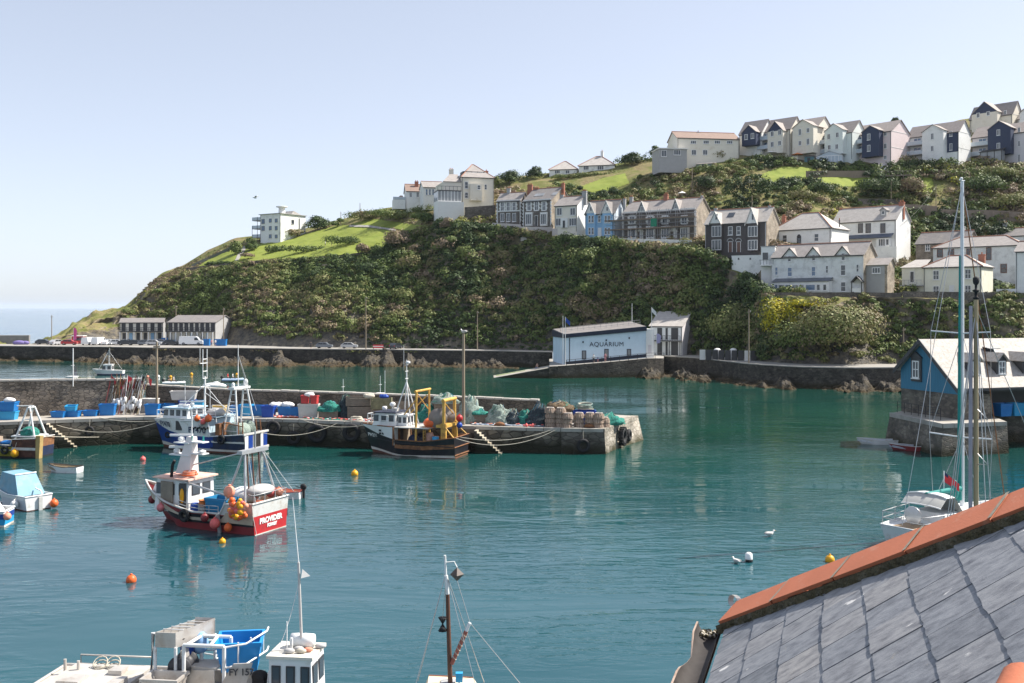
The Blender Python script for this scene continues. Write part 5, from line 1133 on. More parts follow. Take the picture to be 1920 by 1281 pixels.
B = [
 (1468, 640, 80, 84, .90, 'gorse_bush', 'big gorse bush with yellow flowers on the bank below the three-gabled white house', 'gorse', 12, 420, .36),
 (1520, 583, 90, 26, .95, 'gorse_bush', 'low band of yellow gorse along the bank top under the glazed lean-to', 'gorse', 9, 320, .36),
 (1572, 672, 180, 104, .50, 'tamarisk_bush', 'large grey-olive bush filling the bank right of the yellow gorse', 'bush', 26, 460, .42),
 (1500, 668, 110, 70, .36, 'bramble_bush', 'green bramble mound at the foot of the gorse bank', 'bush', 14, 380, .42),
 (1380, 648, 120, 84, .46, 'thicket_bush', 'broad brownish thicket on the bank left of the yellow gorse', 'bush', 16, 400, .45),
 (1402, 381, 86, 46, .10, 'clipped_hedge', 'tall dark clipped hedge in the gardens above the slate-hung house', 'hedge', 5, 420, .42),
 (1325, 362, 62, 40, .12, 'dark_bush', 'dark rounded bush left of the tall clipped hedge', 'bush', 6, 260, .45),
 (1330, 330, 50, 20, .34, 'hedge', 'green hedge below the small green garden shed', 'hedge', 4, 240, .4),
 (1334, 305, 46, 22, .58, 'hedge', 'brown-green hedge right in front of the long beige house', 'hedge', 3, 260, .4),
 (1442, 310, 30, 22, .22, 'round_bush', 'dark bush below the white parasol', 'bush', 4, 200, .4),
 (1466, 393, 30, 22, .34, 'round_bush', 'bright green ball-shaped bush above the pale hipped roof', 'bush', 2, 320, .3),
 (1003, 335, 32, 26, .05, 'pine_tree', 'dark pine on the skyline left of the low bungalows', 'tree', 6, 260, .45),
 (955, 345, 40, 28, .16, 'leafy_tree', 'dark green tree on the skyline right of the hotel', 'tree', 6, 260, .45),
 (935, 352, 26, 26, .38, 'leafy_tree', 'lighter green tree hugging the right corner of the hotel', 'tree', 5, 220, .45),
 (1185, 310, 42, 26, .08, 'leafy_tree', 'dark round tree on the skyline right of the bungalow chimney', 'tree', 6, 260, .45),
 (1228, 295, 24, 22, .14, 'leafy_tree', 'small ragged tree on the skyline left of the long beige house', 'tree', 5, 200, .42),
 (1262, 283, 26, 20, .4, 'leafy_tree', 'thin light tree at the left end of the long beige house', 'tree', 4, 160, .42),
 (1728, 322, 122, 22, .16, 'clipped_hedge', 'long dark clipped hedge below the white villa', 'hedge', 7, 320, .4),
 (1778, 326, 28, 24, .5, 'round_bush', 'rounded olive bush at the right end of the long clipped hedge', 'bush', 3, 220, .4),
 (1640, 372, 90, 40, .14, 'dark_bush', 'big dark bush in the gardens below the garden steps', 'bush', 9, 280, .48),
 (1715, 372, 60, 42, .66, 'flowering_bush', 'brownish bush right of the big dark bush below the deck', 'bush', 7, 260, .45),
 (1840, 370, 90, 44, .2, 'dark_bush', 'dense dark bush behind the top of the teal mast', 'bush', 9, 280, .48),
 (1880, 345, 70, 36, .45, 'olive_bush', 'olive bush below the glass conservatory of the lilac villa', 'bush', 7, 260, .45),
 (1505, 382, 60, 30, .5, 'olive_bush', 'olive bush behind the roof of the hipped white house', 'bush', 6, 240, .42),
 (1545, 372, 60, 34, .18, 'dark_bush', 'dark bush between the garden lawn and the long white house', 'bush', 6, 240, .45),
 (1642, 551, 38, 32, .62, 'grey_shrub', 'round grey-leaved shrub in front of the small stone extension', 'shrub', 5, 260, .3),
 (1564, 549, 20, 26, .02, 'climbing_shrub', 'dark red-black climber on the front of the three-gabled house', 'shrub', 3, 260, .28),
 (555, 477, 110, 16, .3, 'lawn_hedge', 'long low hedge between the two headland lawns', 'hedge', 8, 200, .45),
 (640, 463, 70, 22, .22, 'dark_bush', 'dark bushes at the right end of the long lawn hedge', 'hedge', 6, 220, .45),
 (686, 480, 40, 26, .7, 'bracken_bush', 'brown bush at the right end of the lower lawn', 'bush', 5, 240, .45),
 (748, 470, 64, 40, .68, 'bracken_bush', 'large brown bush right of the headland lawns', 'bush', 8, 280, .48),
 (795, 424, 60, 30, .3, 'round_bush', 'big round green bush below the hotel terrace wall', 'bush', 5, 320, .48),
 (735, 418, 76, 26, .4, 'low_bush', 'broad olive bush above the upper path on the headland', 'bush', 8, 260, .48),
 (685, 416, 50, 22, .52, 'low_bush', 'bushes at the left end of the olive bush on the skyline', 'bush', 6, 220, .48),
 (838, 432, 30, 24, .72, 'bracken_bush', 'red-brown bush below the foot of the hotel retaining wall', 'bush', 4, 240, .45),
 (595, 432, 46, 28, .12, 'leafy_tree', 'dark trees on the skyline right of the white block', 'tree', 7, 240, .5),
 (632, 426, 22, 18, .3, 'leafy_tree', 'small tree next to the path at the top of the lawn', 'tree', 4, 180, .45),
 (548, 447, 44, 18, .56, 'low_bush', 'brownish bush at the right foot of the white block', 'bush', 5, 220, .45),
 (470, 470, 34, 26, .2, 'leafy_tree', 'small wind-bent tree just left of the white block', 'tree', 5, 200, .45),
 (440, 478, 34, 32, .3, 'leafy_tree', 'leafy tree on the skyline left of the white block balconies', 'tree', 5, 200, .45),
 (462, 487, 36, 14, .66, 'low_bush', 'low mauve-brown bush beside the lawn path', 'bush', 4, 200, .4),
 (1676, 250, 22, 30, .1, 'leafy_tree', 'dark tree top showing behind the roof of the pink villa', 'tree', 4, 220, .45, False, True, .05, None, 318),
 (1655, 500, 34, 14, .4, 'green_shrub', 'bright green shrubs between stone extension and yellow house', 'shrub', 4, 220, .35),
 (1895, 400, 90, 44, .5, 'olive_bush', 'olive thicket above the grey roofs at far right', 'bush', 8, 260, .48),
 (1400, 362, 10, 8, .3, 'garden_shrub', 'small shrub on top of the slope right of the clipped hedge', 'shrub', 2, 140, .3),
]
for b in B:
 tr = b[6] if False else ('tree' in b[5])
 if len(b) > 11: shrub(*b)
 else: shrub(*b[:8], clumps=b[8], n=b[9], size=b[10], box='hedge' in b[5], trunk=tr, spread=.05)
def hedge_line(pts, w, hh, tint, label, step=1.1):
 P = [hit(*p) for p in pts]; P = [p for p in P if p is not None]; r = thing('hedge', label, 'hedge', P[0]); C, R = [], []
 for p, q in zip(P[:-1], P[1:]):
  m_ = max(1, int((q-p).length/step))
  for k in range(m_): c = p.lerp(q, k/m_)-P[0]; h_ = hh*random.uniform(.7, 1.25); C.append((c.x, c.y, h_*.45)); R.append((w*random.uniform(.5, .75), w*random.uniform(.5, .7), h_*.6))
 q, tt = leaf_arrays(np.array(C), np.array(R), 110, .42, tint+RNG.normal(size=len(C))*.06); leaf_object('foliage', q, tt, None, r)
hedge_line([(506, 475), (540, 468), (580, 460), (620, 452), (660, 448), (684, 444)], 2.0, 1.5, .3, 'long hedge separating the upper and lower headland lawns')
hedge_line([(388, 499), (440, 495), (500, 489), (560, 486), (620, 482), (680, 476), (718, 468)], 1.5, 1.1, .2, 'dark hedge along the lower boundary of the headland lawn')
hedge_line([(655, 416), (690, 408), (730, 402), (770, 398), (812, 396)], 4.2, 3.4, .36, 'deep olive hedge below the ridge houses above the upper lawn')
hedge_line([(528, 448), (560, 440), (590, 432), (625, 422)], 2.6, 2.4, .26, 'dark hedge climbing from the white block to the lawn top')
hedge_line([(938, 346), (965, 338), (1000, 330), (1030, 328)], 4.0, 4.2, .16, 'dark tree belt on the skyline between hotel and bungalows')
hedge_line([(1160, 312), (1190, 306), (1225, 300), (1255, 296)], 3.6, 3.4, .18, 'dark shrub belt on the skyline right of the bungalows')
hedge_line([(1040, 338), (1085, 332), (1130, 326), (1160, 320)], 2.6, 2.0, .4, 'lighter green hedge below the two bungalows')
g = hit(1362, 292); r = thing('palm', 'spiky palm in front of the long beige house', 'palm', g); a = MB(); a.tube([(0, 0, -.3), (.1, 0, 1.8)], .22, BARK, 7, r2=.16); a.build('trunk', r)
PALM = M('palm_leaf', (.10, .12, .07), .6, .2, 2); a = MB()
for i in range(46):
 az = random.uniform(0, 2*pi); el = random.uniform(-.3, 1.4); L = random.uniform(1.6, 2.4); u = V(cos(az)*cos(el), sin(az)*cos(el), sin(el)); s_ = V(-sin(az), cos(az), 0)*.13; p = V(.1, 0, 1.9)
 a.add([p-s_*.4, p+s_*.4, p+u*L*.6+s_, p+u*L-V(0, 0, .4), p+u*L*.6-s_], [(0, 1, 2, 3, 4)], PALM)
a.build('fronds', r)
FENCE = M('brown_fence', (.24, .19, .15), .85, .2, 2, stretch=(6, 6, .6)); PALEW = M('pale_wall', (.60, .55, .52), .85, .08, .8, stain=(.42, .38, .35)); RUB = M_stone('garden_rubble', [(.16, .14, .12), (.22, .19, .165), (.12, .105, .095)], 1.8, (.1, .09, .08), bump=.4)
def gwall(pts, hgt, mat, name, label, cat, th=.3, cap=None, posts=None):
 """wall or fence along picture points (px, py of its foot) standing on the ground"""
 P = [hit(*p) if len(p) == 2 else W(*p) for p in pts]; r = thing(name, label, cat, P[0]); o0 = P[0]; a = MB()
 for p, q in zip(P[:-1], P[1:]):
  u, v = p-o0, q-o0; n = V(-(v-u).y, (v-u).x, 0).normalized()*th
  lo = [u, v, v+n, u+n]; a.hexa([x-V(0, 0, 2.5) for x in lo], [x+V(0, 0, hgt) for x in lo], mat)
 a.build('panel' if 'fence' in name else 'masonry', r)
 for i, p in enumerate(P):
  b = MB(); b.box(p-o0+V(0, th/2, hgt/2-.6), (.22 if posts is None else posts, th+.12, hgt+1.4), cap or mat); b.build('post', r)
 return r
gwall([(924, 431), (950, 432), (976, 434)], 1.9, PALEW, 'garden_wall', 'pale terrace wall in front of the small stone house at the left end', 'wall')
gwall([(977, 443), (1005, 444), (1034, 444)], 2.6, PALEW, 'garden_wall', 'pale pinkish wall in front of the stone house with skylights', 'wall')
gwall([(1036, 447), (1058, 447), (1077, 447)], 2.6, PALEW, 'garden_wall', 'pale pinkish wall below the cream house with arched doorway', 'wall')
gwall([(1160, 463), (1200, 465), (1250, 466), (1296, 468)], 2.2, WHITE_OLD, 'garden_wall', 'long white wall in front of the scaffolded terrace', 'wall')
gwall([(1512, 334), (1550, 333), (1590, 333), (1630, 333)], 1.9, FENCE, 'garden_fence', 'brown board fence across the garden below the aqua villa', 'fence', .1)
gwall([(1692, 402), (1712, 402), (1735, 404), (1756, 406)], 2.6, FENCE, 'garden_fence', 'grey-brown stepped fence right of the red chimney', 'fence', .12)
gwall([(1610, 384), (1650, 384), (1690, 386)], 1.6, RUB, 'garden_wall', 'dark garden retaining wall behind the long white house', 'wall')
gwall([(1765, 410), (1810, 412), (1860, 412), (1920, 416)], 2.4, FENCE, 'garden_fence', 'long dark fence under the bushes at far right', 'fence', .12)
gwall([(872, 418), (900, 416), (928, 414)], 4.5, RUB, 'garden_wall', 'high rubble retaining wall between the hotel and the terrace', 'wall', .6)
gwall([(350, 508), (420, 500), (480, 495), (560, 490), (640, 484), (715, 474)], .9, RUB, 'boundary_wall', 'low dark boundary wall along the bottom of the headland lawn', 'wall', .5)
gwall([(1440, 556), (1520, 556), (1600, 556), (1690, 557)], .8, RUB, 'garden_wall', 'low stone wall at the edge below the three-gabled house', 'wall', .4)
gwall([(1695, 558), (1760, 559), (1850, 560), (1925, 561)], 1.2, RUB, 'garden_wall', 'stone wall along the cliff edge below the yellow house', 'wall', .4)
gwall([(360, 502), (395, 486), (430, 470)], 1.1, M('wire_fence', (.12, .13, .12), .7, .1), 'wire_fence', 'thin fence following the left shoulder of the headland', 'fence', .04)
def shed(px, pyb, w, dp, hgt, wall, roof, name, label):
 g = hit(px, pyb); r = thing(name, label, 'shed', g, -.4); a = MB(); a.bb(-w/2, w/2, 0, dp, -1, hgt, wall); a.build('wall', r); a = MB(); slab(a, [V(-w/2-.2, -.3, hgt), V(w/2+.2, -.3, hgt+.01), V(w/2+.2, dp+.3, hgt+.7), V(-w/2-.2, dp+.3, hgt+.7)], .1, roof); a.build('roof', r)
 a = MB(); a.bb(-w*.2, w*.12, -.05, .03, 0, hgt*.8, FRAME_D); a.build('door', r)
shed(1322, 318, 5.2, 3, 1.7, M('sage_boards', (.20, .27, .25), .7, .15, 2, stretch=(8, 8, .5)), ROOF_GREY, 'garden_shed', 'low sage-green garden shed below the beige house')
shed(1517, 305, 2.6, 2.2, 1.8, M('teal_boards', (.10, .22, .25), .7, .15, 2, stretch=(8, 8, .5)), ROOF_GREY, 'garden_shed', 'small teal shed left of the aqua villa conservatory')
def parasol(px, pyb, dia, mat, label):
 g = hit(px, pyb); r = thing('parasol', label, 'parasol', g); a = MB(); a.tube([(0, 0, 0), (0, 0, 2.5)], .05, TRIM, 6); a.build('pole', r); a = MB(); a.lathe((0, 0, 2.1), [(dia/2, 0), (dia/4, .32), (.03, .6), (.01, .6), (dia/4, .28)], mat, 8, smooth=False); a.build('canopy', r)
parasol(1446, 300, 3.4, TRIM, 'open white garden parasol below the cream villas')
parasol(1495, 304, 3.6, M('orange_canvas', (.72, .22, .06), .7, .05), 'open orange parasol on the terrace below the cream villas')
parasol(1279, 377, 2.6, TRIM, 'small white parasol in the garden above the scaffolded terrace')
g = hit(1555, 306); r = thing('conservatory', 'white glazed conservatory with pitched glass roof at the foot of the aqua villa', 'conservatory', g, -.5); a = MB()
a.bb(-3.6, 3.6, 0, 4, -1.5, 2.1, RAILG); a.build('glazing', r); a = MB(); slab(a, [V(-3.8, -.2, 2.1), V(0, -.2, 3.5), V(0, 4, 3.5), V(-3.8, 4, 2.1)], .08, GLASS_L); slab(a, [V(3.8, -.2, 2.1), V(3.8, 4, 2.1), V(.003, 4, 3.5), V(.003, -.2, 3.5)], .08, GLASS_L); a.prism([V(-3.6, -.02, 2.1), V(3.6, -.02, 2.1), V(0, -.02, 3.4)], V(0, .1, 0), RAILG); a.build('roof', r)
a = MB()
for i in range(8): a.bb(-3.6+i*7.2/7-.06, -3.6+i*7.2/7+.06, -.06, -.0, -1.5, 2.1, FRAME)
a.bb(-3.6, 3.6, -.07, -.001, 2.0, 2.2, FRAME); a.build('frame', r)
g0, g1 = hit(1642, 336), hit(1672, 308); r = thing('garden_steps', 'pale wooden garden steps with rails climbing to the pink villa', 'steps', g0); v = g1-g0; a = MB()
sd_ = V(v.y, -v.x, 0).normalized()
for i in range(14):
 p = v*i/14; a.box(p+V(0, 0, .25), (1.6, .5, .12), PALEW, rz=atan2(v.y, v.x)-pi/2)
a.build('treads', r); a = MB()
for s_ in (-1, 1): a.tube([sd_*s_*.8+V(0, 0, 1.2), v+sd_*s_*.8+V(0, 0, 1.2)], .12, TRIM, 5)
a.build('handrails', r)['label'] = 'white handrails on both sides'
g = hit(1680, 334); r = thing('garden_deck', 'raised grey timber deck with railing in the gardens right of the steps', 'deck', g, -.35); a = MB(); a.bb(-4, 4, -2, 2, .3, .6, FENCE); a.build('floor', r); a = MB()
for i in range(12): a.bb(-4+i*8/11-.05, -4+i*8/11+.05, -2.05, -1.98, .6, 1.6, FENCE)
a.bb(-4, 4, -2.06, -1.97, 1.6, 1.7, FENCE); a.build('railing', r)
for i in range(5): a = MB(); a.bb(-3.8+i*1.9-.1, -3.8+i*1.9+.1, -1.9, -1.7, -2, .3, FENCE); a.build('post', r)
WOOD = M('weathered_pole', (.27, .22, .16), .85, .18, 1, stretch=(4, 4, .4))
def pole(px, pytop, d, zb, label, r0=.14, name='telegraph_pole', cat='pole', arm=True):
 zt = zat(pytop, d); g = W(px, HY, d); g.z = zb; r = thing(name, label, cat, g); a = MB(); a.tube([(0, 0, -.6), (0, 0, zt-zb)], r0, WOOD, 8, r2=r0*.75); a.build('shaft', r)
 if arm: a = MB(); a.bb(-.35, .35, -.08, .0, zt-zb-.6, zt-zb-.45, WOOD); a.lathe((.3, -.05, zt-zb-.45), [(.05, 0), (.05, .15), (.02, .2)], TRIM, 6); a.build('crossarm', r)
 return r
for px, yt, d, l in ((97, 591, 284, 'pole standing at the seaward end of the harbour car park'), (330, 573, 290, 'pole rising behind the two net stores'), (419, 577, 272, 'pole in front of the grey gable of the larger net store'), (686, 556, 250, 'pole by the shore road under the headland cliff, left one'), (895, 583, 245, 'pole by the shore road midway to the aquarium'), (1404, 580, 186, 'pole on the footpath left of the gorse bank'), (1694, 614, 186, 'pole on the footpath just left of the boathouse gable')):
 pole(px, yt, d, ROAD_Z, l)
for px, yt, yb, l in ((1298, 312, 366, 'tall thin pole in the gardens above the scaffolded terrace'), (1755, 346, 404, 'pole with sagging wires right of the red-chimneyed white house'), (1410, 366, 398, 'short pole in the gardens above the slate-hung house'), (1671, 338, 384, 'slim pole behind the ridge of the long white house'), (675, 381, 402, 'bare flag pole on the headland skyline'), (639, 397, 424, 'short post beside the path at the top of the lawn')):
 g = hit(px, yb) or W(px, yb, 335); pole(px, yt, g.y, g.z, l, .12, arm=False)
p = hit(1755, 404); q0 = W(1755, 350, p.y); q1 = W(1685, 425, 234); a = MB()
a.tube(catenary(V(0, 0, 0), q1-q0, 1.0), .03, FRAME_D, 4); one(a, 'overhead_wire', 'pair of wires sagging from a pole to the red-chimneyed house', 'wire', q0)
def tabf(t_): return (lambda t: lerpt(t_, t)) if isinstance(t_, (list, tuple)) else (lambda t: t_)
WOODD = M('deck_wood', (.30, .24, .17), .8, .2, 2, stretch=(1, 5, 1), stain=(.18, .14, .1)); RUST = M('rusty_steel', (.22, .10, .045), .85, .35, 3, stain=(.08, .05, .04), stain_scale=2)
BWHITE = M('boat_white', (.74, .75, .75), .45, .04, 1.5, stain=(.5, .44, .36), stain_scale=1.2, stain_amt=.3); BGREY = M('boat_grey_white', (.56, .56, .54), .55, .08, 2, stain=(.35, .28, .2), stain_scale=1.3, stain_amt=.5)
BRED = M('hull_red', (.46, .025, .03), .4, .12, 1.2, stain=(.25, .03, .03), stain_scale=1.1, stain_amt=.4); BRED_D = M('hull_dull_red', (.24, .03, .035), .5, .2, 1.3, stain=(.12, .03, .03), stain_scale=1.3)
BBLACK = M('hull_black', (.016, .017, .022), .4, .3, 1.5, stain=(.05, .035, .03), stain_scale=1.4, stain_amt=.45); BBLUE = M('hull_blue', (.018, .055, .27), .35, .12, 1.0, stain=(.03, .06, .16), stain_scale=1.2, stain_amt=.3)
BNAVY = M('hull_dark_blue', (.02, .032, .075), .5, .3, 1.5, stain=(.06, .05, .05), stain_scale=1.2, stain_amt=.5); ANTI = M('antifoul', (.13, .045, .03), .8, .3, 2, stain=(.06, .06, .03)); BOOT = M('boot_stripe', (.62, .60, .55), .6, .12, 2, stain=(.3, .2, .12), stain_amt=.5)
STEEL = M('galvanised', (.46, .47, .48), .4, .1, 3, metal=.5, stain=(.3, .2, .13), stain_scale=2, stain_amt=.3); WPIPE = M('white_pipe', (.72, .73, .73), .4, .05, 3, stain=(.45, .3, .2), stain_scale=2, stain_amt=.25); YEL = M('yellow_gantry', (.60, .36, .08), .55, .15, 2, stain=(.25, .1, .04), stain_scale=1.6, stain_amt=.5)
BLUEP = M('blue_plastic', (.012, .16, .46), .45, .10, 1.2, stain=(.03, .2, .42), stain_scale=2, stain_amt=.4); BLUEL = M('light_blue_plastic', (.03, .30, .56), .45, .1, 1.2); BLUEK = M('deep_blue_plastic', (.01, .06, .34), .45, .1, 1.2)
ORANGE = M('buoy_orange', (.72, .13, .03), .45, .12, 3); PINKB = M('buoy_pink', (.72, .14, .13), .5, .15, 3); YELB = M('buoy_yellow', (.76, .36, .01), .45, .12, 3); SALMON = M('salmon_roof', (.70, .42, .33), .6, .1, 2, stain=(.74, .62, .54), stain_scale=1.5, stain_amt=.5); CORAL = M('faded_coral', (.74, .30, .20), .6, .12, 2); RUBBER = M('black_rubber', (.018, .018, .02), .75, .3, 3)
ROPE = M('pale_rope', (.50, .46, .38), .9, .15, 6); ROPEB = M('blue_rope', (.10, .24, .34), .9, .2, 6); ROPEG = M('green_rope', (.05, .26, .19), .9, .2, 6); CANVAS = M('grey_canvas', (.44, .43, .42), .85, .15, 2); NETG = M('green_net_heap', (.03, .20, .16), .95, .5, 5, bump=1, bscale=9); NETD = M('dark_net_heap', (.035, .05, .06), .95, .6, 5, bump=1, bscale=9); NETP = M('pale_net_heap', (.26, .32, .28), .95, .4, 6, bump=1, bscale=10)
TARP = M('blue_tarp', (.16, .33, .44), .6, .14, 1.5, stain=(.28, .36, .40), stain_scale=1.2, stain_amt=.5); TEAL = M('teal_cover', (.015, .22, .20), .7, .12, 2); REDF = M('red_flag', (.62, .04, .05), .7, .1, 2); SPAR = M('varnished_spar', (.34, .27, .16), .45, .2, 1, stretch=(4, 4, .3)); BRSPAR = M('brown_spar', (.12, .055, .035), .5, .2, 1, stretch=(4, 4, .3)); ALU = M('mast_alloy', (.70, .72, .74), .35, .04, 2)
FLESH = M('skin', (.52, .32, .24), .6, .1, 3)
def hull(root, L, B, sheer, rows, rake=1.0, bs=.8, deckd=.5, deck=WOODD, inner=BWHITE, tmats=None, n=26, rail=None, rail_r=.06, bx=.45, full=2.2, ww=.86, deck_on=True, name='hull', transom_rake=0.0):
 """rows: [(z table, material below)] from the top band line down; the first line is the sheer"""
 sh = tabf(sheer); lines = [sh]+[tabf(z) for z, _ in rows[1:]]+[tabf(0.0), tabf(-.55)]; mats = [m for _, m in rows]+[rows[-1][1]]
 ts = sorted(set([i/(n-1) for i in range(n)]+[p[0] for p in sheer if 0 < p[0] < 1]))
 def hb(t):
  return B/2*(bs+(1-bs)*sin(min(1, t/bx)*pi/2)) if t < bx else B/2*max(0, 1-((t-bx)/(1-bx))**full)
 def pt(t, z, s):
  zs = sh(t); b = hb(t); bw = b*(ww-.38*smooth_step(.55, 1, t)); v = min(1, max(0, z/zs))
  y = bw+(b-bw)*v**1.2 if z >= 0 else bw*.8
  x = L*t-rake*(1-v)*smooth_step(.5, 1, t)+transom_rake*(1-v)*(1-smooth_step(0, .2, t))
  return V(x, s*max(y, .015), z)
 a = MB()
 for s in (1, -1):
  for k in range(len(lines)-1):
   P = [[pt(t, lines[k](t), s), pt(t, lines[k+1](t), s)] for t in ts]
   P = [[p[0], p[0].lerp(p[1], .5)*1.0, p[1]] for p in P]
   for i, t in enumerate(ts): P[i][1] = pt(t, (lines[k](t)+lines[k+1](t))/2, s)
   if s < 0: P = P[::-1]
   a.grid(P, mats[k], True)
 tm = tmats or mats
 for k in range(len(lines)-1):
  m = tm[min(k, len(tm)-1)]
  a.add([pt(0, lines[k](0), 1), pt(0, lines[k](0), -1), pt(0, lines[k+1](0), -1), pt(0, lines[k+1](0), 1)], [(0, 1, 2, 3)], m)
 h = a.build(name, root)
 if deck_on:
  a = MB(); dd = tabf(deckd); ti = .09
  L1 = [[pt(t, sh(t), s)+V(0, -s*min(ti, hb(t)*.8), 0) for t in ts] for s in (1, -1)]
  L2 = [[V(p.x-(0.12 if t > .9 else 0), p.y, sh(t)-dd(t)) for p, t in zip(l, ts)] for l in L1]
  for s, l1, l2 in ((1, L1[0], L2[0]), (-1, L1[1], L2[1])):
   P = [[p, q] for p, q in zip(l1, l2)]
   a.grid(P if s < 0 else P[::-1], inner, False)
  a.add([L1[0][0]+V(.08, 0, 0), L1[1][0]+V(.08, 0, 0), L2[1][0]+V(.08, 0, 0), L2[0][0]+V(.08, 0, 0)], [(3, 2, 1, 0)], inner)
  for i in range(len(ts)-1): a.add([L2[0][i], L2[1][i], L2[1][i+1], L2[0][i+1]], [(0, 1, 2, 3)], deck)
  a.build('deck', root)
 if rail is not None:
  a = MB()
  for s in (1, -1): a.tube([pt(t, sh(t), s)+V(0, -s*.03, .0) for t in ts], rail_r, rail, 6)
  p, q = pt(0, sh(0), 1), pt(0, sh(0), -1); a.tube([p, q], rail_r, rail, 6); a.build('rail', root)
 root['L'] = L
 return pt, sh, hb
def boat(name, label, cat, stern, fwd, group=None): return thing(name, label, cat, (stern[0], stern[1], 0), atan2(fwd[1], fwd[0]), group)
def part(root, name, label=None):
 mb = MB(); mb._f = (root, name, label); return mb
def fin(mb):
 r, n, l = mb._f; o = mb.build(n, r)
 if l: o['label'] = l
 return o
def wheelhouse(root, x0, x1, w, z0, z1, wall, roof, wins_side=3, front=3, wz=(.5, .88), over=.15, name='wheelhouse', slope=0.0, glassm=None, aft=1):
 a = MB(); a.hexa([V(x0, -w/2, z0), V(x1, -w/2, z0), V(x1, w/2, z0), V(x0, w/2, z0)], [V(x0, -w/2*.95, z1), V(x1-slope, -w/2*.95, z1), V(x1-slope, w/2*.95, z1), V(x0, w/2*.95, z1)], wall); o = a.build(name, root)
 a = MB(); a.bb(x0-over, x1-slope+over, -w/2*.95-over, w/2*.95+over, z1+.002, z1+.1, roof); a.build('roof', o)
 h = z1-z0; za, zb = z0+h*wz[0], z0+h*wz[1]; L = x1-x0
 def w_(c, size, ry=0):
  p = MB(); p.box(c, size, FRAME_D); q = p.build('window', o); g = MB(); g.box(c, (max(size[0]-.1, .03) if size[0] > .2 else size[0]+.02, max(size[1]-.1, .03) if size[1] > .2 else size[1]+.02, size[2]-.1), glassm or GLASS); g.build('pane', q)
 for s in (1, -1):
  for i in range(wins_side): xx = x0+L*(i+.5)/wins_side; yy = s*(w/2*(1-.05*((za+zb)/2-z0)/h)+.005); w_((xx, yy, (za+zb)/2), (L/wins_side*.62, .05, zb-za))
 for i in range(front): yy = (-.5+(i+.5)/front)*w*.92; w_((x1-slope*.7+.005, yy, (za+zb)/2), (.05, w*.92/front*.8, zb-za))
 if aft:
  for i in range(2): yy = (-.5+(i+.5)/2)*w*.8; w_((x0-.005, yy, (za+zb)/2), (.05, w*.3, zb-za))
 return o
def ring_rail(root, pts, h, mat, n_mid=1, r=.025, name='guard_rail'):
 o = None; a = MB()
 for k in range(1, n_mid+2): a.tube([p+V(0, 0, h*k/(n_mid+1)) for p in pts], r, mat, 5)
 for p in pts: a.tube([p, p+V(0, 0, h)], r, mat, 5)
 return a.build(name, root)
def radar(root, p, mat=BWHITE, w=1.2, name='radar'):
 a = MB(); p = Vector(p); a.lathe(p, [(.16, 0), (.22, .1), (.2, .25), (.08, .32)], mat, 10); a.box(p+V(0, 0, .4), (w, .14, .14), mat, rz=.5); return a.build(name, root)
def fender(label, p, r, mat, top=None, cat='fender', name='fender', rope=True, group=None):
 """hanging ball fender or float with its own eye and line"""
 o = thing(name, label, cat, p, 0, group); a = MB(); a.ball((0, 0, 0), r, mat, 14, 10, (1, 1, 1.06)); a.lathe((0, 0, r*1.0), [(r*.28, 0), (r*.22, r*.25), (r*.1, r*.3)], mat, 8); a.build('ball', o)
 if top is not None: a = MB(); a.tube([V(0, 0, r*1.2), Vector(top)-Vector(p)], .02, ROPE, 5); a.build('lanyard', o)
 return o
def wl(root, p):   # local -> world without depsgraph
 c, s = cos(root.rotation_euler.z), sin(root.rotation_euler.z); p = Vector(p); return Vector((root.location.x+c*p.x-s*p.y, root.location.y+s*p.x+c*p.y, root.location.z+p.z))
def side_text(root, s, size, mat, pt, t0, z, tilt=0.0, dz=0.0, bold=.01, flip=1, sx=1.0):
 """lettering on the port side, following the plating"""
 p, q = pt(t0+.02, z, 1), pt(t0-.02, z, 1); d = (q-p); yaw = atan2(d.y, d.x); up = pt(t0, z+.15, 1)-pt(t0, z-.15, 1); lean = atan2(up.y, up.z)
 n = V(sin(yaw)*-1, cos(yaw), 0); n = V(-d.y, d.x, 0).normalized(); n = n if n.y > 0 else -n
 ctr = pt(t0, z, 1)+n*.04
 X_ = d.normalized(); Y_ = up.normalized(); Z_ = X_.cross(Y_).normalized(); Y_ = Z_.cross(X_)
 o = text(s, size, mat, root, (0, 0, 0), (0, 0, 0), bold=bold, depth=.006); mtx = Matrix((X_*sx, Y_, Z_)).transposed().to_4x4(); mtx.translation = ctr; o.matrix_local = mtx
 return o
NAVYP = M('navy_paint', (.02, .03, .09), .5, .1, 2); WPAINT = M('white_paint', (.80, .80, .78), .5, .05, 2)
S = ((onz(470, 1007).xy+onz(543, 985).xy)/2); f = Vector((-.90, .435)).normalized()
R1 = boat('fishing_boat', 'red and black fishing boat PROVIDER with orange roof and bunch of buoys at the stern', 'fishing boat', S, f)
shp = [(0, 1.95), (.2, 1.8), (.235, 1.18), (.45, 1.12), (.7, 1.5), (.88, 1.95), (1, 2.4)]
pt, sh, hb = hull(R1, 10.6, 3.7, shp, [(None, BGREY), ([(0, 1.15), (.2, 1.1), (.235, 1.12), (.45, 1.06), (.7, 1.42), (1, 2.28)], BRED_D), ([(0, 1.13), (.2, 1.08), (.45, 1.0), (.6, .98), (.75, .95), (1, 1.2)], BBLACK), ([(0, .5), (.5, .42), (.75, .55), (1, 1.15)], BRED_D)], rake=1.9, bs=.95, deckd=[(0, 1.3), (.2, 1.15), (.235, .55), (.6, .5), (1, .5)], deck=WOODD, inner=M('tan_bulwark', (.42, .36, .28), .7, .15, 2), tmats=[BGREY, BRED, BRED, BRED, BOOT], rail=BGREY, rail_r=.07)
a = part(R1, 'rubbing_post')
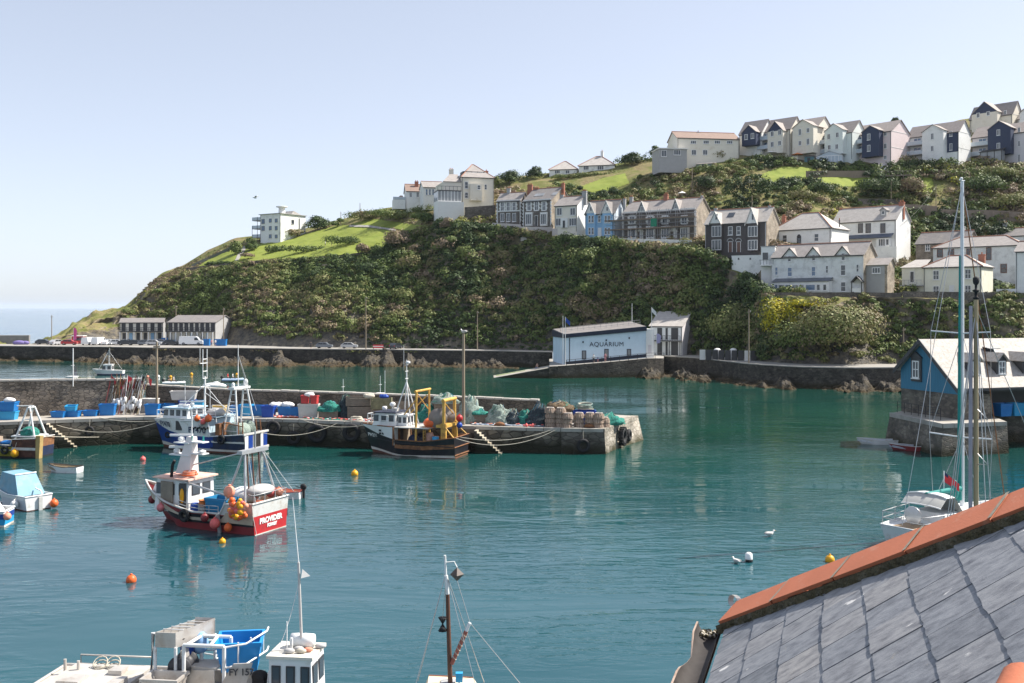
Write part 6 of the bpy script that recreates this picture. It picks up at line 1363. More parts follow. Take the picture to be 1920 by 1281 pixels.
for t in (.245,): a.hexa([pt(t, 0, 1)+V(-.12, .02, -.3), pt(t, 0, 1)+V(.12, .02, -.3), pt(t, 0, 1)+V(.12, .12, -.3), pt(t, 0, 1)+V(-.12, .12, -.3)], [pt(t, 1.15, 1)+V(-.12, .02, 0), pt(t, 1.15, 1)+V(.12, .02, 0), pt(t, 1.15, 1)+V(.12, .12, 0), pt(t, 1.15, 1)+V(-.12, .12, 0)], STEEL)
fin(a)
a = part(R1, 'corner_plate')
a.hexa([pt(.0, -.3, 1)+V(-.02, .02, 0), pt(.045, -.3, 1)+V(0, .02, 0), pt(.045, -.3, 1)+V(0, .05, 0), pt(0, -.3, 1)+V(-.02, .05, 0)], [pt(.0, 1.3, 1)+V(-.02, .02, 0), pt(.045, 1.3, 1)+V(0, .02, 0), pt(.045, 1.3, 1)+V(0, .05, 0), pt(0, 1.3, 1)+V(-.02, .05, 0)], BGREY); fin(a)
Rt = Matrix(((0, 0, -1), (-1, 0, 0), (0, 1, 0))).to_4x4()
for s_, z_, sz, dy in (('PROVIDER', .78, .46, 0), ('FOWEY', .42, .26, -.1)):
 o = text(s_, sz, WPAINT, R1, (0, 0, 0), (0, 0, 0), bold=.022, depth=.006); mt = Rt.copy(); mt.translation = V(-.03, dy, z_); o.matrix_local = mt
a = part(R1, 'boot_top'); a.bb(-.035, -.005, -1.5, 1.5, -.02, .05, BOOT); fin(a)
wh = wheelhouse(R1, 5.7, 8.6, 2.4, .8, 2.9, BWHITE, SALMON, 3, 3, (.52, .86), .22, slope=.25)
a = part(R1, 'fore_cabin'); a.hexa([V(8.5, -1.0, 1.3), V(9.6, -.5, 1.6), V(9.6, .5, 1.6), V(8.5, 1.0, 1.3)], [V(8.5, -.9, 2.4), V(9.3, -.4, 2.3), V(9.3, .4, 2.3), V(8.5, .9, 2.4)], BWHITE); fin(a)
a = part(R1, 'dark_doorway'); a.bb(5.85, 6.4, 1.19, 1.225, 1.0, 2.7, FRAME_D); fin(a)  # open doorway: dark panel stands in for the shade inside
a = part(R1, 'shelter_panel'); a.bb(6.9, 7.9, 1.24, 1.32, 1.0, 2.75, M('taupe_panel', (.24, .20, .16), .8, .2, 2)); fin(a)
a = part(R1, 'oilskins', 'yellow oilskins hanging by the door'); a.ball((6.15, 1.24, 1.9), .3, YELB, 8, 8, (.6, .4, 1.6)); fin(a)
for x, y in ((6.1, .6), (7.7, -.6)):
 a = part(R1, 'hose_coil')
 for k in range(4): a.torus((x, y, 3.2+k*.06), .48-k*.03, .05, CORAL if k % 2 else ORANGE, 16, 5)
 fin(a)
a = part(R1, 'exhaust_pipe'); a.tube([(7.3, 1.0, 2.9), (7.15, 1.05, 3.8), (6.95, 1.05, 4.1)], .1, RUBBER, 8); fin(a)
a = part(R1, 'radar_mast'); a.hexa([V(6.3, -.42, 3.15), V(7.5, -.42, 3.15), V(7.5, .42, 3.15), V(6.3, .42, 3.15)], [V(6.25, -.22, 5.55), V(6.75, -.22, 5.55), V(6.75, .22, 5.55), V(6.25, .22, 5.55)], M('pinkish_white', (.74, .68, .66), .5, .05, 2))
for z, x in ((5.1, 7.3), (4.3, 7.7)): a.bb(6.4, x+.4, -.4, .4, z, z+.08, BWHITE)
for z in (5.2, 4.45): a.bb(5.3, 6.5, -.3, .3, z, z+.07, BWHITE)
rm = fin(a); radar(rm, (7.4, 0, 5.2), w=1.5); radar(rm, (7.8, 0, 4.4), w=1.0)
a = MB(); a.lathe((5.65, 0, 4.55), [(.05, 0), (.28, .05), (.28, .12), (.05, .2)], BWHITE, 10); a.build('dome', rm)
a = MB(); a.tube([(6.5, 0, 5.5), (6.5, 0, 7.2)], .04, WPIPE, 6); a.build('aerial', rm)
for p0, p1 in (((6.3, .18, 5.3), (6.3, .18, 5.62)), ((5.7, -.2, 5.25), (5.7, -.2, 5.6))): a = MB(); a.tube([p0, p1], .06, TEAL, 6); a.build('lamp', rm)
a = part(R1, 'gantry')
for y in (-1.35, 1.35):
 a.tube([(2.6, y*1.15, 1.2), (1.45, y*.6, 4.95)], .075, STEEL, 8); a.tube([(.7, y*1.15, 1.6), (1.35, y*.6, 4.95)], .075, STEEL, 8)
a.bb(1.2, 1.6, -1.25, 1.25, 4.85, 5.08, STEEL); a.tube([(1.4, -.2, 5), (1.4, -.2, 6.2)], .05, STEEL, 6)
for y in (-.5, .1, .6): a.tube([(1.4, y, 4.9), (1.2, y, 2.2)], .05, BRSPAR, 6)
fin(a)
a = part(R1, 'boom'); a.tube([(7.6, 0, 3.4), (1.5, .3, 4.95)], .045, STEEL, 6); fin(a)
a = part(R1, 'derrick'); a.tube([(6.7, 1.25, 2.95), (2.2, 1.3, 2.2)], .07, STEEL, 6); fin(a)
a = part(R1, 'stay')
for q in ((-.1, -1.5, 1.9), (-.1, 1.5, 1.9), (-.3, -1.9, 2.2)): a.tube([(1.3, q[1]*.4, 5.0), q], .02, STEEL, 4)
fin(a)
a = part(R1, 'hauler'); a.lathe((3.0, .2, .9), [(.35, 0), (.35, .5), (.15, .55), (.15, .9), (.4, .95), (.4, 1.05)], BGREY, 12); a.bb(2.6, 3.4, -.8, -.1, .7, 1.6, STEEL); fin(a)
a = part(R1, 'net_bag'); a.ball((1.0, -.2, 2.45), .75, CANVAS, 12, 8, (1.0, 1.5, .5)); fin(a)
a = part(R1, 'winch'); a.lathe((3.6, -.5, 1.3), [(.5, -.55), (.5, -.45), (.22, -.42), (.22, .42), (.5, .45), (.5, .55)], STEEL, 14, 'Y'); a.bb(3.2, 4.0, -.3, .3, .65, 1.0, RUBBER); fin(a)
a = part(R1, 'white_cover'); a.ball((2.6, -.6, 1.95), .9, BWHITE, 14, 8, (1.2, 1.0, .6)); fin(a)
a = part(R1, 'stern_rail'); a.tube([(.4, -1.6, 2.5), (.05, -1.6, 2.45), (.05, 1.6, 2.45), (.4, 1.6, 2.5)], .03, STEEL, 5)
for y in (-1.5, -.5, .5, 1.5): a.tube([(.05, y, 1.9), (.05, y, 2.45)], .03, STEEL, 5)
fin(a); a = ring_rail(R1, [pt(t, sh(t), 1)+V(0, -.05, 0) for t in (.25, .32, .4, .48, .56)], .45, STEEL)
def tubthing(label, p, l, w, h, mat, rz=0, tilt=0, fl=.85, name='tub', cat='tub', group=None, lid=None):
 o = thing(name, label, cat, p, rz, group); a = MB(); a.tub((0, 0, 0), l, w, h, mat, flare=fl, tilt=tilt); a.build('shell', o)
 a = MB(); a.bb(-l*fl/2-.01, l*fl/2+.01, -w*fl/2-.015, -w*fl/2+.03, h*.06, h*.14, mat); a.build('foot_rib', o); return o
tubthing('blue plastic tub on the deck of the red boat PROVIDER', wl(R1, (3.2, .85, .85)), 1.75, 1.2, 1.15, M('teal_blue_tub', (.02, .20, .40), .45, .1, 1.2), R1.rotation_euler.z)
for i, (x, y, z, m, l) in enumerate(((4.45, 1.15, .7, M('orange_bucket', (.70, .24, .08), .5, .1, 2), 'stack of orange buckets on deck beside the blue tub of PROVIDER'),)):
 o = thing('bucket_stack', l, 'buckets', wl(R1, (x, y, z)), 0)
 for k in range(4): a = MB(); a.lathe((0, 0, k*.2), [(.2, 0), (.27, .45), (.29, .46), (.29, .5), (.24, .5), (.2, .1)], m if k > 1 else BGREY, 14); a.build('bucket', o)
a = MB(); a.lathe((0, 0, 0), [(.26, 0), (.3, .2), (.3, .6), (.26, .8)], BLUEK, 12); one(a, 'barrel', 'small deep blue barrel by the cabin door of PROVIDER', 'barrel', wl(R1, (5.0, 1.3, .75)))
a = MB()
for k in range(6): a.torus((random.uniform(-.2, .2), random.uniform(-.2, .2), .05+k*.05), .5-random.uniform(0, .2), .05, ROPE, 16, 5)
one(a, 'rope_coil', 'tangle of pale rope on the deck amidships of PROVIDER', 'rope', wl(R1, (4.1, -.4, .7)))
rs6 = random.Random(4)
for i, (x, y, m, l) in enumerate(((2.0, .9, NETG, 'green net heap on the after deck of PROVIDER'), (4.2, .3, NETD, 'dark net heap between winch and cabin of PROVIDER'), (1.2, .9, ROPE, 'pale rope heap at the stern rail of PROVIDER'))):
 a = MB()
 for k in range(9): a.torus((rs6.uniform(-.3, .3), rs6.uniform(-.25, .25), .05+k*.05), rs6.uniform(.22, .42), .05, m if k % 2 else rs6.choice([ROPE, ROPEB, ROPEG]), 12, 5, Matrix.Rotation(rs6.uniform(-.4, .4), 3, 'X'))
 one(a, 'rope_heap', l, 'rope', wl(R1, (x, y, .75 if x > 2.3 else 1.0)))
for i, (x, y, z, m, l) in enumerate(((2.0, -1.0, 1.2, CORAL, 'coral fish box at the far side of the stern of PROVIDER'), (3.8, -1.2, .7, BGREY, 'grey fish box at the far rail of PROVIDER'), (4.6, .2, .7, WOODD, 'brown fish box behind the cabin of PROVIDER'))): tubthing(l, wl(R1, (x, y, z)), .8, .5, .35, m, R1.rotation_euler.z, 0, .95, 'fish_box', 'fish box')
for i, (t, z, r, m, l) in enumerate(((.985, 1.25, .27, BRED_D, 'dark red ball fender at the bow of PROVIDER'), (.77, 1.05, .27, M('faded_pink', (.60, .18, .19), .5, .3, 3), 'faded pink and white ball fender nearest the bow of PROVIDER'), (.325, .92, .26, BRED_D, 'dark red ball fender by the grey rubbing post of PROVIDER'), (.25, .62, .32, PINKB, 'largest pink ball fender low on the side of PROVIDER'), (.165, .42, .25, ORANGE, 'orange ball fender lowest on the side of PROVIDER'))):
 p = pt(t, z, 1)+V(0, r+.06, 0); top = pt(t, sh(t), 1)+V(0, .05, 0); fender(l, wl(R1, p), r, m, wl(R1, top))
a = MB(); a.torus((0, 0, 0), .3, .14, RUBBER, 18, 8, Matrix.Rotation(pi/2, 3, 'X')); p = pt(.50, .85, 1)+V(0, .17, 0); one(a, 'tyre', 'black tyre hung on the side of PROVIDER by the wheelhouse', 'tyre', wl(R1, p), R1.rotation_euler.z)
bc = pt(.07, 1.75, 1)+V(0, .12, 0)
bunch = thing('buoy_bunch', 'hanging bunch of orange, pink and yellow buoys at the stern quarter of PROVIDER', 'buoys', wl(R1, bc), R1.rotation_euler.z); a = None
for i in range(44):
 u, v = random.uniform(-1, 1), random.uniform(-1, 1)
 if u*u+v*v > 1.0: continue
 r = random.uniform(.14, .21); m = random.choice([ORANGE, ORANGE, YELB, YELB, PINKB, PINKB, CORAL]); a = MB(); a.ball((u*.72, .15+.45*sqrt(max(0, 1-u*u-v*v))*random.uniform(.6, 1), v*.66), r, m, 12, 8); a.build('buoy', bunch)
for i, (p, r, m, l) in enumerate((((2.0, 1.5, 2.55), .36, CORAL, 'coral ball buoy on top of the rail above the bunch on PROVIDER'), ((.9, -1.1, 2.15), .3, PINKB, 'pink buoy in the stern of PROVIDER, right of the net bag'), ((.45, -1.35, 2.2), .27, CORAL, 'coral buoy at the far stern corner of PROVIDER'), ((1.5, -.4, 2.2), .3, PINKB, 'pink and white buoy under the gantry of PROVIDER'))):
 fender(l, wl(R1, p), r, m)
def dinghy(label, stern, fwd, L, B, h, outer, inner_m, railm=None, seat=WOODD, outboard=None, name='dinghy', group=None, cat='dinghy', oars=False):
 r = boat(name, label, cat, stern, fwd, group); pt, sh, hb = hull(r, L, B, [(0, h*.95), (.4, h*.85), (1, h*1.25)], [(None, outer)], rake=L*.12, bs=.78, deckd=h*.7, deck=inner_m, inner=inner_m, rail=railm, rail_r=.035, n=16)
 for t in (.22, .52, .76): a = MB(); b_ = hb(t)-.06; a.bb(L*t-.12, L*t+.12, -b_, b_, h*.62, h*.66, seat); a.build('thwart', r)
 if oars: a = MB(); a.tube([(L*.2, .25, h*.75), (L*.85, .1, h*.9)], .03, SPAR, 5); a.tube([(L*.2, -.2, h*.75), (L*.8, -.15, h*.85)], .03, SPAR, 5); a.build('oars', r)['label'] = 'pair of wooden oars laid inside'
 if outboard:
  a = MB(); a.ball((-.12, 0, h+.28), .2, outboard, 10, 8, (1.3, .8, 1.15)); a.bb(-.22, -.05, -.06, .06, -.3, h+.15, outboard); a.tube([(.0, 0, h+.2), (.5, 0, h+.3)], .03, outboard, 6); a.build('outboard_motor', r)
 return r
p = onz(566, 934); dinghy('small dinghy with orange inside and black outboard behind PROVIDER', p.xy, (-.97, .22), 3.0, 1.4, .55, BWHITE, CORAL, BRED_D, WOODD, RUBBER)
f = Vector((-.93, .36)).normalized(); S = (onz(462, 850).xy+onz(497, 846).xy)/2
R2 = boat('fishing_boat', 'blue and white trawler FY470 with tall white masts moored along the quay', 'fishing boat', S, f)
pt, sh, hb = hull(R2, 12.2, 4.2, [(0, 1.9), (.3, 1.6), (.315, 1.65), (.33, 3.2), (.7, 3.15), (.87, 2.95), (1, 2.75)], [(None, BWHITE), ([(0, 1.88), (.3, 1.58), (.33, 1.5), (.6, 1.6), (.8, 1.8), (.93, 2.2), (1, 2.62)], BBLUE), ([(0, .38), (.6, .38), (1, .6)], BOOT), ([(0, .15), (.6, .15), (1, .25)], ANTI)], rake=1.2, bs=.9, deckd=[(0, .9), (.3, .6), (.33, .05), (1, .05)], deck=M('pale_blue_deck', (.40, .52, .60), .7, .12, 2), inner=BGREY, tmats=[BGREY, BGREY, BOOT, ANTI], rail=BWHITE, rail_r=.05)
a = part(R2, 'stern_plating'); P = [[pt(t, lerpt([(0, 1.87), (.3, 1.53), (.32, 1.5)], t), 1)+V(0, .02, 0), pt(t, .9, 1)+V(0, .02, 0), pt(t, .36, 1)+V(0, .02, 0)] for t in np.linspace(0, .32, 8)]; a.grid(P[::-1], BNAVY, True); fin(a)
for y0, y1, m in ((-1.8, -1.2, BBLUE), (-1.15, -.75, BWHITE), (-.7, .35, RUBBER), (.5, 1.2, BBLUE), (1.25, 1.75, BWHITE)):
 a = part(R2, 'transom_panel'); a.bb(-.04, -.005, y0, y1, .5, 1.75, m); fin(a)
a = part(R2, 'transom_beam'); a.bb(-.12, 0, -2.0, 2.0, .28, .5, BOOT); a.bb(-.1, .05, -2.0, 2.0, 1.8, 1.98, BGREY); fin(a)
side_text(R2, 'FY470', .78, NAVYP, pt, .83, 2.42, bold=.008); side_text(R2, 'FY470', .8, NAVYP, pt, .44, 2.1, bold=.012)
a = part(R2, 'dark_hatch'); q = pt(.63, 2.35, 1); a.box(q+V(0, .0, .1), (.75, .12, .9), FRAME_D, rz=0.02); fin(a)
wheelhouse(R2, 7.0, 10.0, 2.8, 3.1, 4.05, BWHITE, M('pale_blue_roof', (.46, .60, .70), .6, .08, 2), 4, 4, (.25, .85), .18, slope=.2)
a = part(R2, 'shelter_deck'); a.bb(3.4, 6.39, -1.6, 1.6, 3.35, 3.45, M('pale_blue_deck', (.4, .52, .6)))
for x in (3.5, 4.9, 6.2):
 for y in (-1.5, 1.5): a.tube([(x, y, 2.9), (x, y, 3.35)], .05, WPIPE, 6)
fin(a)
ring_rail(R2, [V(3.5, 1.6, 3.4), V(5, 1.6, 3.4), V(6.4, 1.6, 3.4)], .8, WPIPE, 2); ring_rail(R2, [V(3.5, -1.6, 3.4), V(5, -1.6, 3.4), V(6.4, -1.6, 3.4)], .8, WPIPE, 2)
ring_rail(R2, [pt(t, 2.8, s)+V(0, -s*.1, 0) for s, t in ((1, .82), (1, .9), (1, .96), (-1, .96), (-1, .9), (-1, .82))], .9, WPIPE, 1)
a = part(R2, 'covered_raft', 'pale tarpaulin bundle on the roof'); a.ball((4.2, .6, 3.75), .8, CANVAS, 12, 8, (1.3, .9, .55)); fin(a)
a = part(R2, 'liferaft'); a.lathe((7.9, .7, 4.15), [(.1, -.7), (.32, -.6), (.32, .6), (.1, .7)], BWHITE, 12, 'X'); fin(a)
radar(R2, (7.2, .4, 4.3), w=2.4)
a = part(R2, 'radar_post'); a.tube([(7.2, .4, 3.8), (7.2, .4, 4.3)], .1, WPIPE, 6); fin(a)
a = part(R2, 'mast'); x = 6.0; a.tube([(x, 0, 3.4), (x, 0, 7.2)], .09, WPIPE, 8)
for y in (-.32, .32): a.tube([(x, y, 7.0), (x, y, 9.9)], .04, WPIPE, 6)
a.tube([(x, .75, 8.6), (x, .75, 10.0)], .03, WPIPE, 5)
for z in (7.0, 7.7, 8.5, 8.9): a.tube([(x, -.35, z), (x, .35+(.4 if z == 8.5 else 0), z)], .05, WPIPE, 6)
a.tube([(x, -.7, 6.2), (x, .7, 6.2)], .05, WPIPE, 6)
for p0, p1 in (((x, 0, 6.4), (9.0, 0, 3.9)), ((x, 0, 6.4), (1.8, .8, 3.0)), ((x, 0, 5.6), (2.2, -.8, 3.0))): a.tube([p0, p1], .03, WPIPE, 5)
fin(a)
for x in (7.6, 4.6, 5.3):
 a = part(R2, 'aerial'); a.tube([(x, 1.0, 3.4), (x, 1.0, 6.6 if x != 5.3 else 5.6)], .03, WPIPE, 5); fin(a)
a = part(R2, 'outrigger'); a.tube([(7.4, 2.0, 2.9), (3.2, 2.3, 3.3)], .06, WPIPE, 6); fin(a)
a = part(R2, 'gantry')
for y in (-1.2, 1.2):
 a.tube([(2.9, y*1.2, 1.4), (2.1, y*.75, 6.2)], .09, WPIPE, 8); a.tube([(1.0, y*1.2, 1.4), (1.7, y*.75, 6.2)], .09, WPIPE, 8)
 for k in range(1, 7): z = 1.4+k*.7; s_ = (z-1.4)/4.8; a.tube([(2.9-.8*s_, y*(1.2-.45*s_), z), (1.0+.7*s_, y*(1.2-.45*s_), z)], .03, WPIPE, 5)
a.bb(1.55, 2.25, -1.3, 1.3, 6.1, 6.3, WPIPE); a.tube([(1.9, .2, 6.2), (1.9, .2, 10.4)], .06, WPIPE, 6, r2=.03); a.lathe((1.9, -1.0, 6.3), [(.2, 0), (.22, .5), (.1, .7)], BWHITE, 8); a.lathe((1.9, 1.0, 6.3), [(.15, 0), (.17, .3), (.08, .45)], BWHITE, 8)
for q in ((1.9, -1.2, 6.3), (.2, -.4, 4.0)): a.tube([(1.9, .2, 9.4), q], .025, STEEL, 4)
fin(a)
a = part(R2, 'net_drum'); a.lathe((1.7, 0, 2.0), [(.95, -1.1), (.95, -1.02), (.45, -1), (.75, -.5), (.8, .3), (.6, 1), (.95, 1.02), (.95, 1.1)], NETP, 18, 'Y'); fin(a)
for x in (.4, .9, 2.6):
 for y in (1.5, -1.5): a = part(R2, 'rusty_post'); a.tube([(x, y, 1.2), (x+.1, y*.93, 3.0)], .06, RUST, 6); fin(a)
a = part(R2, 'rusty_frame')
a.tube([(.4, 1.45, 2.6), (2.7, 1.4, 2.9)], .05, RUST, 6); a.bb(2.8, 3.3, .2, 1.9, 1.2, 2.8, RUST); fin(a)
a = part(R2, 'fender_tyre'); a.torus(pt(.84, 1.35, 1)+V(0, .15, 0), .24, .10, RUBBER, 16, 8, Matrix.Rotation(pi/2, 3, 'X')); fin(a)
a = part(R2, 'fender_tyre'); a.torus(pt(.2, 1.35, 1)+V(0, .18, 0), .34, .14, RUBBER, 16, 8, Matrix.Rotation(pi/2, 3, 'X')); fin(a)
for p, r, m, l in (((5.15, 2.25, 3.3), .3, ORANGE, 'orange buoy at the left end of the row hung on FY470'), ((4.4, 2.3, 3.0), .26, PINKB, 'red buoy in the middle of the row hung on FY470'), ((3.75, 2.35, 3.35), .36, ORANGE, 'largest orange buoy at the right end of the row on FY470'), ((4.75, 2.3, 2.72), .2, CANVAS, 'small grey float below the orange buoys on FY470')): fender(l, wl(R2, p), r, m)
a = MB()
for k in range(9): a.ball((-1.0+k*.25, .05*sin(k*2), .06*cos(k*3)), .10, RUBBER, 8, 6)
one(a, 'float_string', 'string of black net floats hanging on the white side of FY470', 'floats', wl(R2, (4.9, 2.22, 2.35)), R2.rotation_euler.z)
f = Vector((-.94, .34)).normalized(); S = (onz(850, 862).xy+onz(880, 851).xy)/2
R3 = boat('fishing_boat', 'black hulled trawler PW266 with white wheelhouse and yellow gantries by the quay', 'fishing boat', S, f)
pt, sh, hb = hull(R3, 10.4, 3.9, [(0, 1.95), (.3, 1.5), (.585, 1.55), (.6, 2.75), (1, 2.75)], [(None, BWHITE), ([(0, 1.93), (.3, 1.48), (.59, 1.53), (.8, 1.9), (1, 2.5)], BBLACK), ([(0, .3), (.5, .12), (1, .55)], BOOT), ([(0, .06), (.5, -.02), (1, .3)], ANTI)], rake=1.1, bs=.93, deckd=[(0, 1.0), (.3, .8), (.585, .8), (.6, .05), (1, .05)], deck=WOODD, inner=RUST, tmats=[BBLACK, BBLACK, RUST, ANTI], rail=RUST, rail_r=.06)
a = part(R3, 'rubbing_strake'); a.tube([pt(t, lerpt([(0, 1.05), (1, 1.5)], t), 1)+V(0, .02, 0) for t in np.linspace(.0, .97, 18)], .045, BBLACK, 6); a.tube([(-.03, -1.75, 1.05), (-.03, 1.75, 1.05)], .06, RUST, 6); a.tube([(-.03, -1.7, .3), (-.03, 1.7, .3)], .07, RUST, 6); fin(a)
side_text(R3, 'PW266', .5, WPAINT, pt, .905, 1.72, bold=.012)
for dx in (-.17, .17):
 for dz in (-.14, .14): a = part(R3, 'flag_emblem'); q = pt(.75, 2.15, 1); a.box(q+V(dx, .02, dz), (.24, .06, .18), FRAME_D, rz=-.08); fin(a)
a = part(R3, 'whaleback_front'); a.bb(6.2, 6.3, -1.85, 1.85, 1.0, 2.72, RUST); fin(a)
for y0, y1, m in ((1.0, 1.75, BGREY), (.5, .95, RUST), (-.2, .45, FRAME_D)): a = part(R3, 'bulkhead_door'); a.bb(6.13, 6.2, y0, y1, 1.0, 2.6, m); fin(a)
wheelhouse(R3, 6.3, 8.7, 2.6, 2.75, 3.95, BWHITE, M('dark_blue_roof', (.03, .035, .06), .6, .1, 2), 3, 3, (.35, .85), .15, slope=.3)
wheelhouse(R3, 5.3, 6.28, 1.6, 2.75, 3.7, BWHITE, BWHITE, 2, 1, (.3, .85), .1, name='after_cabin')
a = part(R3, 'after_deck'); a.bb(2.6, 6.25, -1.75, 1.75, 2.66, 2.74, BGREY); fin(a)
ring_rail(R3, [pt(t, 2.75, s)+V(0, -s*.1, 0) for s, t in ((1, .66), (1, .75), (1, .84), (1, .93), (-1, .93), (-1, .84), (-1, .75))], 1.0, WPIPE, 1, .035)
a = part(R3, 'mast')
for q in ((6.4, 1.0, 3.9), (6.4, -1.0, 3.9), (4.8, .9, 2.75), (4.8, -.9, 2.75)): a.tube([q, (5.7, 0, 6.9)], .06, WPIPE, 6)
a.tube([(5.7, 0, 6.8), (5.7, 0, 9.0)], .07, WPIPE, 6, r2=.03)
for z in (7.2, 7.9, 8.5): a.tube([(5.7, -.3, z), (5.7, .3, z)], .04, WPIPE, 5)
a.lathe((5.55, 0, 8.6), [(.1, 0), (.25, .1), (.2, .25), (.05, .3)], BWHITE, 8); a.tube([(5.9, .2, 8.0), (5.9, .2, 10.4)], .02, WPIPE, 4); fin(a)
a = part(R3, 'roof_gear'); a.lathe((7.9, .3, 4.05), [(.2, 0), (.26, .3), (.2, .45)], BWHITE, 10); a.ball((7.3, -.2, 4.65), .26, BWHITE, 10, 8, (1.2, 1, .9)); a.tube([(7.3, -.2, 4.05), (7.3, -.2, 4.5)], .06, BWHITE, 6); a.bb(6.6, 7.1, -.4, .4, 4.05, 4.35, BGREY); fin(a)
def portal(x, z0, z1, y, lean, r=.11):
 a = part(R3, 'gantry')
 for s_ in (-1, 1): a.tube([(x, s_*y, z0), (x+lean*s_*.0, s_*y*.92, z1)], r, YEL, 8)
 a.tube([(x, -y*1.1, z1+.02), (x, y*1.1, z1+.02)], r*1.1, YEL, 8); a.tube([(x, y*.9, z1-.1), (x, -y*.9, (z0+z1)/2+.6)], .05, YEL, 6); return a
a = portal(4.0, 1.0, 6.1, 1.55, 0); a.tube([(4.0, 1.0, 5.6), (6.0, .6, 3.4)], .06, YEL, 6); a.tube([(4.0, -1.0, 5.6), (6.0, -.6, 3.4)], .06, YEL, 6); fin(a)
a = portal(1.25, 1.0, 5.3, 1.35, 0, .16)
for s_ in (-1, 1): a.tube([(1.25, s_*1.3, 3.0), (.1, s_*1.6, 1.9)], .07, YEL, 6); a.bb(1.0, 1.5, s_*1.3-.12, s_*1.3+.12, 1.0, 3.2, YEL)
a.bb(1.0, 2.0, -1.4, 1.4, 2.8, 3.05, YEL); fin(a)
a = part(R3, 'net_drum'); a.lathe((2.0, 0, 3.6), [(.95, -1.0), (.95, -.95), (.3, -.92), (.3, .92), (.95, .95), (.95, 1.0)], M('drum_grey', (.25, .22, .2), .7, .2, 2), 20, 'Y'); fin(a)
a = part(R3, 'orange_net', 'orange net hauled over the drum'); a.ball((2.9, .3, 3.1), .75, ORANGE, 12, 8, (1.1, 1.2, .7)); fin(a)
a = part(R3, 'ladder')
for y in (1.2, 1.6): a.tube([(3.2, y, 1.0), (3.2, y, 2.9)], .04, YEL, 6)
for k in range(6): a.tube([(3.2, 1.2, 1.2+k*.3), (3.2, 1.6, 1.2+k*.3)], .03, YEL, 5)
fin(a)
a = part(R3, 'winch'); a.lathe((4.5, 0, 1.4), [(.6, -1), (.6, -.9), (.3, -.88), (.3, .88), (.6, .9), (.6, 1)], BNAVY, 14, 'Y'); fin(a)
a = MB(); a.lathe((0, 0, 0), [(.3, 0), (.33, .3), (.33, .7), (.3, .95)], BLUEL, 12); one(a, 'barrel', 'light blue barrel on the after deck of the black trawler', 'barrel', wl(R3, (2.1, 1.25, 1.0)))
a = MB(); a.lathe((0, 0, 0), [(.5, 0), (.42, .5), (.32, .55), (.38, 1.1), (.3, 1.3)], M('rust_pink_sack', (.40, .24, .19), .9, .3, 3), 12); one(a, 'sack_pile', 'pile of pinkish sacks on the after deck of the black trawler', 'sacks', wl(R3, (2.8, 1.0, .95)))
fender('red ball buoy at the stern gantry of the black trawler', wl(R3, (.55, -.8, 3.5)), .33, BRED)
fender('deep blue ball buoy below the red one on the black trawler', wl(R3, (.5, -.7, 2.85)), .28, BLUEK)
R4 = boat('fishing_boat', 'small yellow and black fishing boat with rusty stern cut by the left edge', 'fishing boat', onz(84, 856).xy, (-.985, .17))
YOL = M('olive_yellow_hull', (.30, .26, .03), .6, .3, 1.5, stain=(.10, .09, .02), stain_scale=1.5); pt, sh, hb = hull(R4, 9.0, 3.3, [(0, 1.85), (.25, 1.75), (.27, 1.2), (.7, 1.3), (1, 2)], [(None, BNAVY), ([(0, 1.0), (1, 1.2)], YOL), ([(0, .15), (1, .2)], RUBBER)], bs=.9, deckd=[(0, 1.1), (.25, 1.0), (.27, .5), (1, .5)], inner=BGREY, deck=WOODD, tmats=[RUST, BNAVY, RUBBER], rail=BGREY, rail_r=.05)
a = part(R4, 'rusty_quarter'); a.grid([[pt(t, sh(t)-.02, 1)+V(0, .02, 0), pt(t, 1.0, 1)+V(0, .02, 0), pt(t, .1, 1)+V(0, .02, 0)] for t in np.linspace(.25, 0, 6)], M('rust_black_plate', (.09, .04, .03), .8, .5, 2, stain=(.25, .1, .04), stain_scale=1.5, stain_amt=.3), True); fin(a)
a = part(R4, 'gantry')
for y in (-.9, .9): a.tube([(2.6, y, 1.3), (1.5, y*.4, 4.6)], .09, WPIPE, 8); a.tube([(.4, y, 1.7), (1.3, y*.4, 4.6)], .09, WPIPE, 8)
a.tube([(2.9, 0, 4.7), (1.2, 0, 4.75)], .06, WPIPE, 6); a.tube([(1.4, -.5, 4.6), (1.4, .5, 4.6)], .09, WPIPE, 8)
for s_ in (.35, .65): a.tube([(2.6-1.1*s_, .9-.54*s_, 1.3+3.3*s_), (.4+.9*s_, .9-.54*s_, 1.7+2.9*s_)], .05, WPIPE, 6)
a.bb(.3, 2.8, -1, 1, 1.9, 2.02, WPIPE); fin(a)
a = part(R4, 'rudder_post'); a.hexa([V(-.35, .9, -.4), V(-.02, .9, -.4), V(-.02, 1.4, -.4), V(-.35, 1.4, -.4)], [V(-.5, .9, 2.1), V(-.02, .9, 2.1), V(-.02, 1.4, 2.1), V(-.5, 1.4, 2.1)], M('tan_post', (.42, .30, .12), .7, .2, 2)); fin(a)
a = part(R4, 'net_heap'); a.ball((1.4, .2, 2.2), .8, NETG, 12, 8, (1.1, 1, .8)); fin(a)
a = part(R4, 'wooden_box'); a.bb(4.0, 5.4, .5, 1.3, 1.0, 1.9, M('tan_boards', (.42, .33, .24), .8, .2, 3)); fin(a)
a = part(R4, 'tyre'); a.torus(pt(.33, .75, 1)+V(0, .14, 0), .3, .12, RUBBER, 16, 8, Matrix.Rotation(pi/2, 3, 'X')); fin(a)
a = MB(); a.ball((0, 0, 0), .6, BLUEP, 10, 8, (1.2, .8, .35)); one(a, 'tarp_bundle', 'blue and white tarpaulin bundle on the yellow fishing boat', 'tarpaulin', wl(R4, (3.3, .8, 1.35)))
